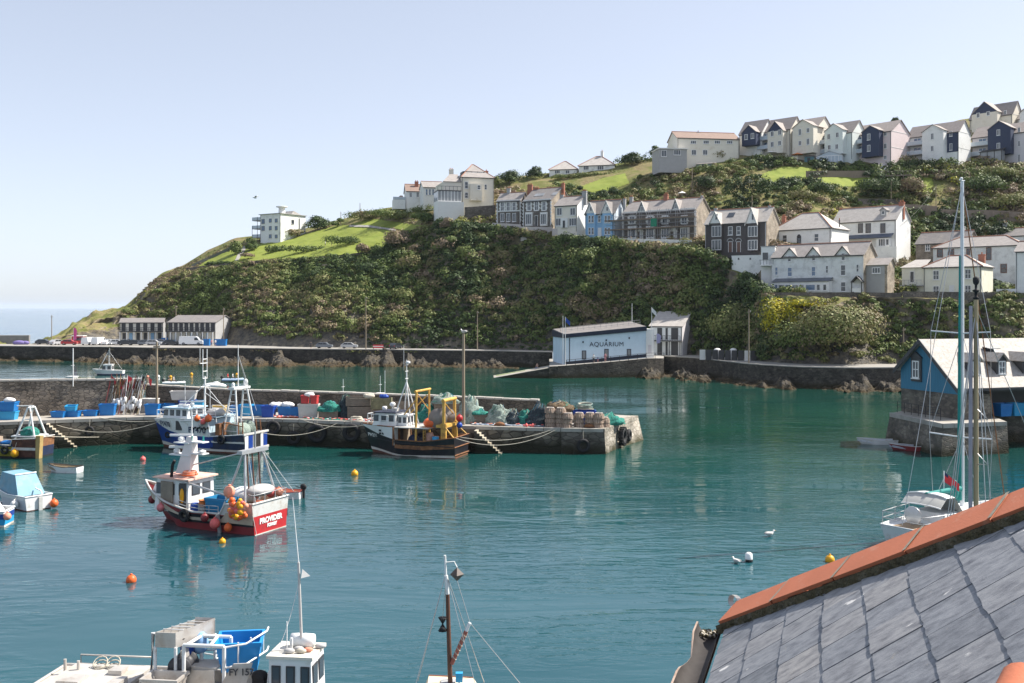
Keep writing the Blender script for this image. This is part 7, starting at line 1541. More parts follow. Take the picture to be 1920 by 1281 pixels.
fender('round yellow mooring buoy tied to the side of the yellow fishing boat', wl(R4, pt(.2, .5, 1)+V(0, .42, 0)), .36, YELB, wl(R4, pt(.2, 1.5, 1)))
dinghy('white wooden rowing dinghy with dark rail floating alone in the harbour', onz(150, 886).xy, (-.98, .2), 3.1, 1.35, .55, BWHITE, WOODD, RUBBER, SPAR, None, oars=True, name='rowing_dinghy')
R5 = boat('motor_boat', 'white motor boat with blue canvas canopy cut by the left edge', 'motor boat', (onz(50, 960).xy+onz(95, 953).xy)/2, (-.78, .62))
pt, sh, hb = hull(R5, 6.0, 2.1, [(0, 1.0), (.4, .95), (1, 1.35)], [(None, BWHITE), (.72, M('pale_grey_hull', (.60, .62, .66), .4, .05, 2)), (.06, ANTI)], bs=.92, deckd=.3, deck=M('buff_deck', (.55, .47, .3), .7, .1, 2), inner=BWHITE, tmats=[BWHITE, BWHITE, ANTI], rail=BWHITE, rail_r=.05)
a = part(R5, 'canopy'); a.hexa([V(1.0, -.95, .9), V(4.4, -.8, 1.0), V(4.4, .8, 1.0), V(1.0, .95, .9)], [V(1.9, -.72, 2.3), V(3.9, -.7, 2.35), V(3.9, .7, 2.35), V(1.9, .72, 2.3)], TARP); a.tube([(1.9, -.75, 2.32), (1.9, .75, 2.32)], .06, BWHITE, 6); fin(a)
a = part(R5, 'cuddy'); a.hexa([V(3.9, -.8, 1.0), V(5.2, -.4, 1.1), V(5.2, .4, 1.1), V(3.9, .8, 1.0)], [V(3.9, -.6, 1.7), V(4.8, -.3, 1.5), V(4.8, .3, 1.5), V(3.9, .6, 1.7)], BWHITE); fin(a)
a = part(R5, 'rudder'); a.bb(-.16, -.01, -.2, .05, -.3, .9, BGREY); fin(a)
a = part(R5, 'tiller'); a.tube([(.1, -.3, 1.0), (.3, -.3, 1.25), (1.1, -.3, 1.35)], .05, BWHITE, 6); fin(a)
fender('white round fender on the side of the canopied motor boat', wl(R5, pt(.16, .45, 1)+V(0, .3, 0)), .27, BWHITE, wl(R5, pt(.16, .95, 1)))
fender('orange fender at the far stern corner of the canopied motor boat', wl(R5, (-.25, -.95, .35)), .28, ORANGE)
R6 = boat('motor_boat', 'bright blue boat stern poking in at the left edge', 'motor boat', onz(17, 984).xy, (-.98, -.1))
pt, sh, hb = hull(R6, 5.5, 2.0, [(0, 1.0), (1, 1.3)], [(None, BWHITE), (.85, BBLUE), (.5, BLUEL), (.12, BOOT)], bs=.9, deckd=.25, rail=BWHITE, rail_r=.06)
a = part(R6, 'cabin'); a.hexa([V(.5, -.7, .8), V(3.5, -.7, .9), V(3.5, .7, .9), V(.5, .7, .8)], [V(.9, -.6, 1.5), V(3.2, -.6, 1.5), V(3.2, .6, 1.5), V(.9, .6, 1.5)], BWHITE); fin(a)
fender('cream fender at the stern of the bright blue boat', wl(R6, (-.2, .8, .7)), .24, CORAL)
dinghy('white open rowing boat lying beside the boathouse pier', onz(1684, 834).xy+Vector((0, .3)), (-.99, .12), 4.0, 1.5, .5, BWHITE, M('pale_inside', (.55, .58, .62), .6, .1, 2), BGREY, name='rowing_dinghy')
dinghy('dark red rowing boat in the shade below the boathouse pier', onz(1744, 845).xy, (-.97, .2), 3.9, 1.5, .5, BRED_D, M('grey_inside', (.35, .36, .42), .6, .1, 2), BGREY, name='rowing_dinghy')
f = Vector((.80, .60)); S = onz(1690, 1034).xy
R7 = boat('sailing_yacht', 'white sailing yacht with tall alloy mast, teal sail cover and red ensign', 'yacht', S, f)
pt, sh, hb = hull(R7, 12.0, 3.8, [(0, 1.35), (.5, 1.3), (1, 1.6)], [(None, BWHITE), (.12, NAVYP)], rake=1.5, bs=.72, deckd=.12, deck=BWHITE, inner=BWHITE, rail=BWHITE, rail_r=.04, transom_rake=.5)
a = part(R7, 'coachroof'); a.hexa([V(2.6, -1.25, 1.2), V(8.2, -.8, 1.3), V(8.2, .8, 1.3), V(2.6, 1.25, 1.2)], [V(2.8, -1.05, 1.95), V(7.6, -.6, 1.8), V(7.6, .6, 1.8), V(2.8, 1.05, 1.95)], BWHITE); cr = fin(a)
for s_ in (-1, 1): a = MB(); a.hexa([V(3.2, s_*1.18, 1.5), V(6.8, s_*.88, 1.5), V(6.8, s_*.94, 1.5), V(3.2, s_*1.24, 1.5)], [V(3.3, s_*1.11, 1.78), V(6.8, s_*.80, 1.72), V(6.8, s_*.88, 1.72), V(3.3, s_*1.18, 1.78)], GLASS); a.build('window', cr)
CLEARV = M('clear_vinyl', (.38, .38, .36), .2, .1, 1, spec=.6)
def hood(x0, x1, w, z0, z1):
 prof = [(x0, z0+.55*(z1-z0)), (x0+.25*(x1-x0), z1), (x0+.6*(x1-x0), z1-.05), (x1, z0)]
 P = []
 for x, z in prof:
  P.append([V(x, w*c, z0+(z-z0)*(1-abs(c)**3)) for c in (-.5, -.42, -.25, 0, .25, .42, .5)])
 return P
a = part(R7, 'sprayhood'); P = hood(2.0, 4.6, 2.5, 1.75, 3.05); a.grid(P, CLEARV, True); a.tube(P[1], .05, BWHITE, 6); a.tube(P[0], .04, BWHITE, 6); a.grid([[p+V(0, 0, .02) for p in r] for r in (P[1], P[2])], BWHITE, True); fin(a)
a = part(R7, 'cockpit'); a.bb(.6, 2.4, -.9, .9, 1.22, 1.26, M('teak', (.36, .25, .15), .7, .15, 3, stretch=(1, 8, 1))); a.lathe((1.2, 0, 1.9), [(.5, -.03), (.55, 0), (.5, .03)], STEEL, 16, 'X'); fin(a)
ring_rail(R7, [pt(t, sh(t), s)+V(0, -s*.1, 0) for s, t in ((1, .3), (1, .15), (1, .01), (-1, .01), (-1, .15), (-1, .3))], .75, STEEL, 1, .025)
MX = 6.6; mz = zat(340, wl(R7, (MX, 0, 0)).y)
a = part(R7, 'mast'); a.tube([(MX, 0, 1.6), (MX, 0, mz)], .13, ALU, 10, r2=.10); fin(a)
a = part(R7, 'sail_cover', 'teal furled sail along the mast'); a.tube([(MX-.22, .05, 2.2), (MX-.24, .05, 9), (MX-.2, .04, 17.2)], .14, TEAL, 8, r2=.05); a.tube([(MX-.3, 0, 2.9), (MX-1.6, 0, 2.95), (MX-4.0, 0, 3.0)], .2, TEAL, 8, r2=.12); a.ball((MX-.9, 0, 2.9), .42, TEAL, 10, 8, (.9, .6, 1.5)); fin(a)
for py in (625, 820): a = part(R7, 'spreader'); z = zat(py, wl(R7, (MX, 0, 0)).y); a.tube([(MX-.25, 1.9 if py < 700 else 2.0, z+.12), (MX, 0, z), (MX-.25, -1.9 if py < 700 else -2.0, z+.12)], .045, ALU, 6); fin(a)
z1, z2 = zat(625, wl(R7, (MX, 0, 0)).y), zat(820, wl(R7, (MX, 0, 0)).y)
for s_ in (-1, 1):
 a = part(R7, 'shroud'); a.tube([(MX, 0, mz-.3), (MX-.25, s_*1.9, z1+.12), (MX-.25, s_*2.0, z2+.12), (MX-.2, s_*1.75, 1.4)], .022, STEEL, 4); a.tube([(MX, 0, z1), (MX-.25, s_*2.0, z2+.12)], .02, STEEL, 4); a.tube([(MX, 0, z2), (MX-.6, s_*1.75, 1.4)], .02, STEEL, 4); fin(a)
a = part(R7, 'backstay'); a.tube([(MX, 0, mz-.1), (.1, 0, 1.5)], .02, STEEL, 4); a.tube([(MX, 0, mz-.2), (11.8, 0, 1.7)], .035, RUST, 5); fin(a)
a = part(R7, 'masthead_gear'); a.tube([(MX-.35, 0, mz+.05), (MX+.3, 0, mz+.05)], .03, ALU, 5); a.ball((MX-.1, 0, mz+.15), .1, BWHITE, 8, 6); a.tube([(MX+.15, 0, mz), (MX+.15, 0, mz+.9)], .012, RUBBER, 4); fin(a)
p0 = wl(R7, (1.2, 1.1, 1.5)); fl = thing('ensign', 'red ensign on a white staff at the stern of the yacht', 'flag', W(1770, HY, 60.5)-V(0, 0, 0)); fl.location.z = 1.5; a = MB(); a.tube([(0, 0, 0), (0, 0, 2.6)], .03, BWHITE, 6); a.build('staff', fl)
a = MB(); P = [[V(.02+.9*u, .06*sin(u*6), 2.55-.75*u-.62*v*(1-.25*u)) for v in (0, .33, .66, 1)] for u in np.linspace(0, 1, 8)]; a.grid(P, REDF, True); a.build('cloth', fl); a = MB(); a.grid([[p+V(0, -.012, 0) for p in r[:2]] for r in P[:3]], NAVYP, True); a.build('canton', fl)
R8 = boat('gaff_boat', 'wooden masted boat behind the near roof, varnished mast beside the teal one', 'sailing boat', (20.3, 47.0), (.90, .43))
pt, sh, hb = hull(R8, 9.0, 2.9, [(0, 1.2), (.5, 1.0), (1, 1.7)], [(None, BBLACK), (.1, ANTI)], bs=.7, deckd=.25, deck=WOODD, rail=SPAR, rail_r=.05)
k8 = (1830-CX)/F; c8, s8 = cos(R8.rotation_euler.z), sin(R8.rotation_euler.z); mx = (k8*R8.location.y-R8.location.x)/(c8-k8*s8); my = R8.location.y+s8*mx
zt = zat(562, my); a = part(R8, 'mast'); a.tube([(mx, 0, .8), (mx, 0, zt)], .12, SPAR, 10, r2=.10); fin(a)
a = part(R8, 'topmast'); a.tube([(mx-.27, .1, 1.2), (mx-.23, .1, zt-.3)], .1, M('grey_spar', (.33, .31, .36), .6, .15, 1), 8, r2=.08); fin(a)
a = part(R8, 'masthead_lamp'); a.lathe((mx, 0, zt), [(.09, 0), (.16, .08), (.07, .15), (.07, .35), (.16, .4), (.17, .45), (.06, .5), (.06, .7), (.13, .78), (.15, .9), (.14, 1.05), (.04, 1.12)], RUBBER, 10); fin(a)
for q in ((mx-.3, 1.4, 1.1), (mx-.8, 1.4, 1.1), (mx-.3, -1.4, 1.1), (mx-.8, -1.4, 1.1), (9.6, 0, 1.7), (0, 0, 1.3)): a = part(R8, 'shroud'); a.tube([(mx, 0, zt-.4), q], .022, STEEL, 4); fin(a)
for py in (787, 870): z = zat(py, my); a = part(R8, 'mast_step'); a.tube([(mx, -.1, z), (mx-.05, -.7, z+.05), (mx, -.1, z+.5)], .025, STEEL, 5); fin(a)
a = part(R8, 'cabin'); a.hexa([V(2, -.9, .9), V(6, -.8, .95), V(6, .8, .95), V(2, .9, .9)], [V(2.1, -.8, 1.5), V(5.8, -.7, 1.5), V(5.8, .7, 1.5), V(2.1, .8, 1.5)], BWHITE); fin(a)
def cuddy_boat(label, px, py, L, fwd, canopy, mast=2.5, name='motor_boat'):
 r = boat(name, label, 'motor boat', onz(px, py).xy, fwd); pt, sh, hb = hull(r, L, L*.36, [(0, L*.14), (1, L*.2)], [(None, BWHITE), (.25, canopy)], bs=.85, deckd=.3, rail=BWHITE, rail_r=.06, n=14)
 wheelhouse(r, L*.35, L*.68, L*.26, L*.08, L*.34, BWHITE, BWHITE, 2, 2, (.4, .85), .1, slope=.4)
 a = part(r, 'mast'); a.tube([(L*.45, 0, L*.3), (L*.45, 0, L*.34+mast)], .04, WPIPE, 6); a.tube([(L*.45, -.5, L*.34+mast*.5), (L*.45, .5, L*.34+mast*.5)], .03, WPIPE, 5); fin(a); return r
cuddy_boat('white cabin boat with mast just beyond the tall left quay wall', 160, 727, 5.5, (-.95, .2), NAVYP, 4.0)
r = cuddy_boat('white motor cruiser with dark windows anchored off the far rocks', 232, 703, 6.3, (-.98, -.1), NAVYP, 3.5)
a = part(r, 'derrick'); a.tube([(5.0, 0, 1.2), (3.2, 0, 4.6)], .07, WPIPE, 6); a.tube([(3.0, 0, 1.6), (3.0, 0, 5.2)], .05, WPIPE, 6); a.tube([(3.0, 0, 5.0), (.4, 0, 1.2)], .03, STEEL, 5); fin(a)
cuddy_boat('white cabin boat with rusty gear showing over the quay wall by the red tubs', 668, 761, 4.6, (-.95, .3), BRED_D, 2.2)
cuddy_boat('small white boat with pale frame showing over the wall by the black trawler mast', 735, 757, 4.2, (-.9, .3), BLUEP, 2.6)
cuddy_boat('little white boat with a mast between the wall and the aquarium water', 700, 757, 3.8, (.9, .3), BWHITE, 3.5)
RIBG = M('rib_tube', (.62, .64, .66), .6, .05, 2)
def rib(label, px, py, fwd, mat=RIBG):
 r = boat('inflatable_boat', label, 'inflatable boat', onz(px, py).xy, fwd); a = part(r, 'tube'); pts = [(0, .75, .35), (2.2, .75, .35), (3.2, .45, .42), (3.7, 0, .5), (3.2, -.45, .42), (2.2, -.75, .35), (0, -.75, .35)]; a.tube(pts, .25, mat, 8); fin(a)
 a = part(r, 'floor'); a.bb(.0, 2.8, -.6, .6, .12, .2, BGREY); a.bb(.0, .1, -.6, .6, .1, .6, BGREY); fin(a); a = part(r, 'outboard_motor'); a.ball((-.2, 0, .85), .24, RUBBER, 8, 6, (1.2, .8, 1.2)); a.bb(-.3, -.1, -.07, .07, -.3, .7, RUBBER); fin(a); return r
RB1 = rib('pale inflatable with two people in red under way beyond the quay wall', 418, 716, (1, .05), M('blue_rib_tube', (.30, .40, .55), .6, .1, 2)); RB2 = rib('grey inflatable dinghy with two people close behind the quay wall', 308, 722, (1, -.05))
o = MB(); o.ball((0, 0, .2), 1.6, BWHITE, 14, 8, (1.35, .6, .38)); o.ball((.3, 0, .75), .6, BWHITE, 10, 8, (1, .7, .4)); one(o, 'covered_dinghy', 'small dinghy under a white cover beyond the quay wall', 'dinghy', onz(402, 726))
for px, py, r, m, l in ((246, 1091, .26, ORANGE, 'orange mooring buoy floating in open water at left'), (665, 891, .30, YELB, 'yellow-orange mooring buoy floating left of the black trawler'), (268, 863, .25, PINKB, 'pink mooring buoy floating near the bow of the blue trawler'), (417, 1018, .2, YELB, 'small yellow buoy floating beside the hull of PROVIDER'), (1556, 1053, .26, YELB, 'yellow-orange buoy at the edge of the near roof ridge'), (359, 703, .33, YELB, 'yellow mooring buoy near the ladder mast of the blue trawler'), (444, 704, .33, YELB, 'yellow mooring buoy behind the blue inflatable'), (320, 708, .3, YELB, 'yellow mooring buoy behind the grey inflatable'), (277, 708, .3, CORAL, 'pale mooring buoy left of the quay lamp pole'), (297, 708, .33, BWHITE, 'white mooring buoy right of the quay lamp pole')):
 p = onz(px, py); p.z = r*.35; fender(l, p, r, m, name='mooring_buoy', cat='buoy')
a = MB(); a.lathe((0, 0, -.2), [(.2, 0), (.22, .3), (.2, .62), (.1, .7)], BWHITE, 12); b_ = thing('can_buoy', 'white can buoy with black foot floating left of the near roof', 'buoy', onz(1404, 1053)); a.build('body', b_); a = MB(); a.lathe((0, -.06, -.1), [(.2, 0), (.21, .22), (.2, .24)], RUBBER, 12); a.build('foot', b_)
e_ = V(.302, .953, 0).normalized(); up_ = V(e_.y, -e_.x, 0); TS = .74
u_ = V(up_.x, up_.y, TS).normalized(); n1 = u_.cross(e_).normalized(); n1 = n1 if n1.z > 0 else -n1
E0 = W(1362, 1170, 5.3); HD = (-e_+up_+V(0, 0, TS)).normalized(); v2 = (-e_+V(0, 0, TS)).normalized(); n2 = v2.cross(up_).normalized(); n2 = n2 if n2.z > 0 else -n2
house = thing('slate_roofed_house', 'near house with blue-grey slate roof and terracotta hip tiles at lower right', 'house', E0)
def slate_mat():
 m = bpy.data.materials.new('blue_slate_tiles'); m.use_nodes = True; nt = m.node_tree; b = nt.nodes['Principled BSDF']; b.inputs['Roughness'].default_value = .5; b.inputs['Specular IOR Level'].default_value = .45
 at = nd(nt, 'ShaderNodeAttribute', attribute_name='tint'); tc = nd(nt, 'ShaderNodeTexCoord')
 mp = nd(nt, 'ShaderNodeMapping'); mp.inputs['Rotation'].default_value = (0, 0, -atan2(u_.y, u_.x)); nt.links.new(tc.outputs['Object'], mp.inputs[0])
 ms = nd(nt, 'ShaderNodeMapping'); ms.inputs['Scale'].default_value = (3, 26, 26); nt.links.new(mp.outputs[0], ms.inputs[0])
 def nz(vec, s, d=6, r=.6):
  n = nd(nt, 'ShaderNodeTexNoise'); n.inputs['Scale'].default_value = s; n.inputs['Detail'].default_value = d; n.inputs['Roughness'].default_value = r; nt.links.new(vec, n.inputs['Vector']); return n.outputs['Fac']
 base = ramp(nt, at.outputs['Fac'], [(0, (.15, .158, .175)), (.4, (.20, .208, .228)), (.7, (.235, .235, .245)), (1, (.28, .265, .255))])
 st = ramp(nt, nz(ms.outputs[0], 1.0), [(.28, (.5, .5, .53)), (.5, (1, 1, 1)), (.74, (1.4, 1.38, 1.34))])
 mu = nd(nt, 'ShaderNodeMix', data_type='RGBA', blend_type='MULTIPLY'); mu.inputs[0].default_value = 1; nt.links.new(base, mu.inputs[6]); nt.links.new(st, mu.inputs[7])
 lich = ramp(nt, nz(mp.outputs[0], 9, 8, .75), [(.62, (0, 0, 0)), (.70, (1, 1, 1))]); mx = nd(nt, 'ShaderNodeMix', data_type='RGBA'); nt.links.new(lich, mx.inputs[0]); nt.links.new(mu.outputs[2], mx.inputs[6]); mx.inputs[7].default_value = (.33, .30, .25, 1)
 ms2 = nd(nt, 'ShaderNodeMapping'); ms2.inputs['Scale'].default_value = (1.1, 5, 5); ms2.inputs['Location'].default_value = (1.3, .7, 0); nt.links.new(mp.outputs[0], ms2.inputs[0])
 drop = ramp(nt, nz(ms2.outputs[0], 1.5, 7, .55), [(.69, (0, 0, 0)), (.712, (1, 1, 1))]); mz = nd(nt, 'ShaderNodeMix', data_type='RGBA'); nt.links.new(drop, mz.inputs[0]); nt.links.new(mx.outputs[2], mz.inputs[6]); mz.inputs[7].default_value = (.66, .64, .62, 1)
 nt.links.new(mz.outputs[2], b.inputs['Base Color'])
 bp = nd(nt, 'ShaderNodeBump'); bp.inputs['Strength'].default_value = .55; bp.inputs['Distance'].default_value = .006; nt.links.new(nz(ms.outputs[0], 1.6, 8, .7), bp.inputs['Height']); nt.links.new(bp.outputs[0], b.inputs['Normal'])
 return m
SLATE = slate_mat(); GA, SW = .203, .25
def pl1(a, b, h=0.0): return -e_*a+u_*b+n1*h     # in the house frame: a towards the viewer along the eaves, b up the slope
cs = 1/sqrt(1+TS*TS); vs, fs, tn = [], [], []
rs = random.Random(3)
for k in range(0, 16):
 b0 = GA*k+.012; L = GA*2.15
 for i in range(-1, 22):
  a0 = i*SW+(SW/2 if k % 2 else 0)+rs.uniform(-.006, .006)+.05; a1 = a0+SW-.005-rs.uniform(0, .004)
  if a0 > 4.6: continue
  jb = rs.uniform(-.006, .006); th = rs.uniform(.005, .009); lift = .011+rs.uniform(-.001, .003)
  def hipb(a): return a/cs+.02
  if b0 > hipb(a1): continue
  nseg = 7; lowr, upr = [], []
  for s in range(nseg+1):
   a = a0+(a1-a0)*s/nseg; w1_ = rs.uniform(-.003, .003) if 0 < s < nseg else rs.uniform(-.001, .006)
   bb0 = b0+jb+w1_; bb1 = min(b0+L, max(bb0+.01, hipb(a)))
   lowr.append((a, bb0)); upr.append((a, bb1))
  o = len(vs); t_ = min(1, max(0, rs.gauss(.45, .22)))
  for (a, bl), (_, bu) in zip(lowr, upr):
   fr = (bu-bl)/L
   vs += [pl1(a, bl, lift), pl1(a, bu, lift*(1-fr)+.001), pl1(a, bl, lift-th)]
  for s in range(nseg):
   q = o+s*3; fs.append((q, q+3, q+4, q+1)); tn.append(t_); fs.append((q+2, q+5, q+3, q)); tn.append(t_)
  for q in (o, o+nseg*3): fs.append((q, q+1, q+2)); tn.append(t_)
me = bpy.data.meshes.new('slate_roof'); me.from_pydata(vs, [], fs); at = me.attributes.new('tint', 'FLOAT', 'FACE'); at.data.foreach_set('value', tn); me.materials.append(SLATE); me.update(); link('slate_roof', me, house)
UNDER = M('roof_felt', (.03, .03, .03), .9, .1, 2)
a = MB(); a.add([pl1(.0, 0, -.02), pl1(4.9, 0, -.02), pl1(4.9, 4.9/cs, -.02)], [(0, 1, 2)], UNDER)
bk = v2*4.9*sqrt(1+TS*TS); a.add([V(0, 0, -.02), up_*4.9*1.0+V(0, 0, -.02), up_*4.9-e_*4.9+V(0, 0, TS*4.9-.02)], [(0, 1, 2)], ROOF_GREY); a.build('roof_deck', house)
TERRA = M('terracotta_tile', (.52, .165, .085), .8, .07, 5, bump=.06, bscale=90, stain=(.56, .30, .21), stain_scale=9, stain_amt=.15); MORT = M('mossy_mortar', (.12, .10, .055), .95, .4, 14, bump=1, bscale=40, stain=(.26, .23, .18), stain_scale=10, stain_amt=.4)
w1 = (-u_*1.0).lerp(-u_, 0); w1 = (w1-HD*w1.dot(HD)).normalized(); w2 = (-v2-HD*(-v2).dot(HD)).normalized(); av = (n1+n2).normalized(); TW = .18; rz0 = .07; OF = -w1*.075+HD*.05
for i in range(9):
 s0, s1 = i*.455+.004, (i+1)*.455-.006; a = MB(); th = .016
 jt = rs.uniform(-.006, .006)
 for wv, nn in ((w1, n1), (w2, n2)):
  A0, A1 = OF+HD*s0+av*(rz0+jt), OF+HD*s1+av*(rz0+jt*.5); B0, B1 = A0+wv*TW-nn*.012, A1+wv*TW-nn*.012
  top = [A0, A1, B1, B0]; nrm = (A1-A0).cross(B0-A0).normalized(); nrm = nrm if nrm.dot(nn) > 0 else -nrm
  bot = [p-nrm*th for p in top]; a.add(top+bot, [(0, 1, 2, 3), (7, 6, 5, 4), (0, 3, 7, 4), (1, 5, 6, 2), (3, 2, 6, 7)], TERRA)
 a.build('hip_tile', house)
 if i: a = MB(); m0, m1 = OF+HD*(s0-.014)+av*(rz0+.003), OF+HD*(s0+.006)+av*(rz0+.003); a.add([m0, m1, m1+w1*(TW+.004)-n1*.010, m0+w1*(TW+.004)-n1*.010], [(0, 1, 2, 3)], M('joint_mortar', (.30, .26, .20), .95, .3, 30)); a.build('joint', house)
a = MB()   # bedding mortar along the slates
P = []
for i in range(120):
 s = i*.035; c = OF+HD*s; j = rs.uniform(-.010, .012)
 P.append([c+av*(rz0-.02)+w1*(TW-.012)-n1*.012, c+w1*(TW-.006+j*.4)+n1*(.042), c+w1*(TW+.004+j*.8)+n1*.026, c+w1*(TW+.012+j)+n1*.0])
a.grid(P, MORT, True); a.add([P[0][0], P[0][1], P[0][2], P[0][3], OF+w1*.02], [(0, 1, 2, 3, 4)], MORT); a.build('mortar_bed', house)
a = MB(); p0 = pl1(2.66, 1.215, .0); dr = (pl1(2.40, 1.36, .0)-p0).normalized(); sd2 = dr.cross(n1).normalized()
P = [[p0+dr*s+sd2*(.065*cos(t))+n1*(.065*sin(t)) for t in np.linspace(pi, 0, 9)] for s in np.linspace(-.3, .04, 6)]; a.grid(P, TERRA, True); a.build('lower_ridge_tile', house)
IRON = M('galvanised_iron', (.45, .44, .43), .5, .2, 8, metal=.4, stain=(.2, .15, .1)); a = MB(); pts = []
for i in range(15):
 t = i/14*1.75*pi; r_ = .042-.014*i/14; pts.append((-.0-r_*cos(t)+.042, r_*sin(t)))
b0 = OF+HD*.05+av*.062; ax = -HD; ay = av
for (x, y), (x2, y2) in zip(pts[:-1], pts[1:]):
 q = [b0+ax*(.02+x)+ay*(y+.0)+w_*.013 for x, y in ((x, y), (x2, y2)) for w_ in (e_.cross(V(0, 0, 1)), -e_.cross(V(0, 0, 1)))]
 q2 = [p+ay*.004+ax*.004 for p in q]; a.add([q[0], q[1], q[3], q[2]]+[q2[0], q2[1], q2[3], q2[2]], [(0, 1, 2, 3), (7, 6, 5, 4), (0, 4, 5, 1), (2, 6, 7, 3), (0, 3, 7, 4), (1, 5, 6, 2)], IRON)
a.build('hip_iron', house)
GUT = M('rusty_cast_gutter', (.40, .30, .24), .75, .3, 6, stain=(.16, .09, .06), stain_scale=8, stain_amt=.7); GIN = M('gutter_inside', (.035, .03, .028), .8, .4, 8); a = MB(); b = MB(); R_ = .072
P, Q_ = [], []
for i in range(60):
 s = -.02+i*.085; c = -e_*s-up_*.088-V(0, 0, .006); row, rin = [], []
 gp = max(0, 1-abs(s-.42)/.26); lip = pi*(1.0-.26*gp**.6-.012*abs(sin(s*33)))
 for t in np.linspace(.02*pi, lip, 11):
  d = up_*cos(t)-V(0, 0, 1)*sin(t); row.append(c+d*R_); rin.append(c+d*(R_-.010))
 P.append(row); Q_.append(rin)
a.grid(P, GUT, True); a.grid([[p, q] for p, q in zip([r[-1] for r in P], [r[-1] for r in Q_])], GUT, False); a.build('gutter', house); b.grid(Q_, GIN, True); b.build('gutter_lining', house)
a = MB();
for i in range(60): p = -e_*rs.uniform(0, .09)-up_*(.088+rs.uniform(-.04, .04))-V(0, 0, .045); a.ball(p, rs.uniform(.006, .012), MORT if i % 3 else ROPE, 5, 4)
a.build('gutter_debris', house)['kind'] = 'stuff'
a = MB(); wl_ = [V(0, 0, -.12)+up_*.12-e_*.12, up_*.12-e_*4.9+V(0, 0, -.12), up_*4.9-e_*4.9+V(0, 0, -.12), up_*4.9-e_*.12+V(0, 0, -.12)]; a.hexa([p-V(0, 0, 11.8) for p in wl_], wl_, WHITE_OLD); a.build('wall', house)
a = MB(); g = V(1.0, 5.2, 0); q = [V(-6, 7.5, 0), V(40, -8, 0), V(40, -60, 0), V(-40, -60, 0), V(-40, 4, 0)]; a.hexa([p-V(0, 0, 2) for p in q], [p+V(0, 0, 2.4) for p in q], CONC); struct(a.build('near_quay'))
W9 = boat('workboat', 'bare aluminium workboat FY 157 with pipe frames and small white wheelhouse, bottom left', 'workboat', (-16.5, 34.9), (.993, -.12))
def L9(px, py, Y):
 p = W(px, py, Y)-W9.location; c, s = cos(W9.rotation_euler.z), sin(W9.rotation_euler.z); return V(p.x*c+p.y*s, -p.x*s+p.y*c, p.z)
ALUM = M('bare_aluminium', (.55, .52, .48), .45, .10, 2, metal=.35, stain=(.38, .31, .25), stain_scale=1.5, stain_amt=.5); ALUD = M('worn_aluminium_deck', (.46, .44, .41), .6, .12, 2, stain=(.42, .36, .30), stain_scale=1.2, stain_amt=.6)
pt, sh, hb = hull(W9, 10.2, 3.5, [(0, .95), (.6, .95), (1, 1.2)], [(None, ALUM), (.3, RUBBER)], rake=1.2, bs=.92, deckd=[(0, .02), (.3, .02), (.33, .35), (1, .4)], deck=ALUD, inner=ALUM, rail=ALUM, rail_r=.06)
a = part(W9, 'raised_deck'); p0 = L9(172, 1268, 35.2); a.bb(.5, 3.4, -1.3, 1.5, .96, 1.08, ALUD); fin(a)
for px, y0, y1 in ((122, 1236, 1268), (147, 1239, 1272)): p = L9(px, y1, 35.6); a = part(W9, 'bollard'); a.tube([V(p.x, p.y, .9), V(p.x, p.y, L9(px, y0, 35.6).z)], .055, ALUM, 8); fin(a)
for px, py in ((188, 1252), (212, 1254)): p = L9(px, py, 35.8); a = part(W9, 'rope_loop'); [a.torus((p.x, p.y, 1.16+k*.04), .18+.04*k, .022, ROPE, 12, 5, Matrix.Rotation(.4*k, 3, 'X')) for k in range(3)]; fin(a)
def pipe(root, name, pts, r=.06, m=WPIPE):
 a = part(root, name); a.tube(pts, r, m, 8); return fin(a)
for x, y, w_, d_, h_ in ((1.3, -.2, .8, .7, .10), (2.5, .7, .5, .5, .16), (3.1, -.6, .4, .9, .22)): a = part(W9, 'deck_hatch'); a.bb(x-w_/2, x+w_/2, y-d_/2, y+d_/2, 1.082, 1.08+h_, ALUM); fin(a)
a = part(W9, 'deck_rail'); a.tube([(.6, 1.55, 1.0), (.6, 1.55, 1.35), (3.3, 1.6, 1.35), (3.3, 1.6, 1.0)], .03, ALUM, 6); fin(a)
hp = L9(340, 1190, 35.2); zt, zb = hp.z+.30, hp.z-.10; x0, x1 = L9(303, 1190, 35).x, L9(343, 1190, 35).x
a = part(W9, 'hopper')
HP = [V(x0, hp.y-.75, 0), V(x1, hp.y-.75, 0), V(x1+.75, hp.y+.8, 0), V(x0+.75, hp.y+.8, 0)]
for i in range(4):
 p, q = HP[i], HP[(i+1) % 4]; n = V(-(q-p).y, (q-p).x, 0).normalized()*.03
 a.hexa([p+V(0, 0, zb-.12), q+V(0, 0, zb-.12), q+n+V(0, 0, zb-.12), p+n+V(0, 0, zb-.12)], [p+V(0, 0, zt+(.08 if i == 2 else .0)), q+V(0, 0, zt+(.08 if i in (1, 2) else 0)), q+n+V(0, 0, zt), p+n+V(0, 0, zt)], ALUM)
a.add([p+V(0, 0, zb+.0) for p in HP], [(0, 1, 2, 3)], ALUD); m_ = (HP[0]+HP[1]+HP[2]+HP[3])/4
for k in range(5): a.tube([HP[3].lerp(HP[0], k/5)+V(0, 0, zt+.02), HP[2].lerp(HP[1], k/5)+V(0, 0, zt+.02)], .02, WPIPE, 5)
a.torus(m_+V(-.2, -.3, zb+.1), .35, .05, RUBBER, 14, 6); fin(a)
for p in (HP[0], HP[1], HP[2], HP[3]): pipe(W9, 'hopper_leg', [V(p.x, p.y, .9), V(p.x, p.y, zb-.1)], .06)
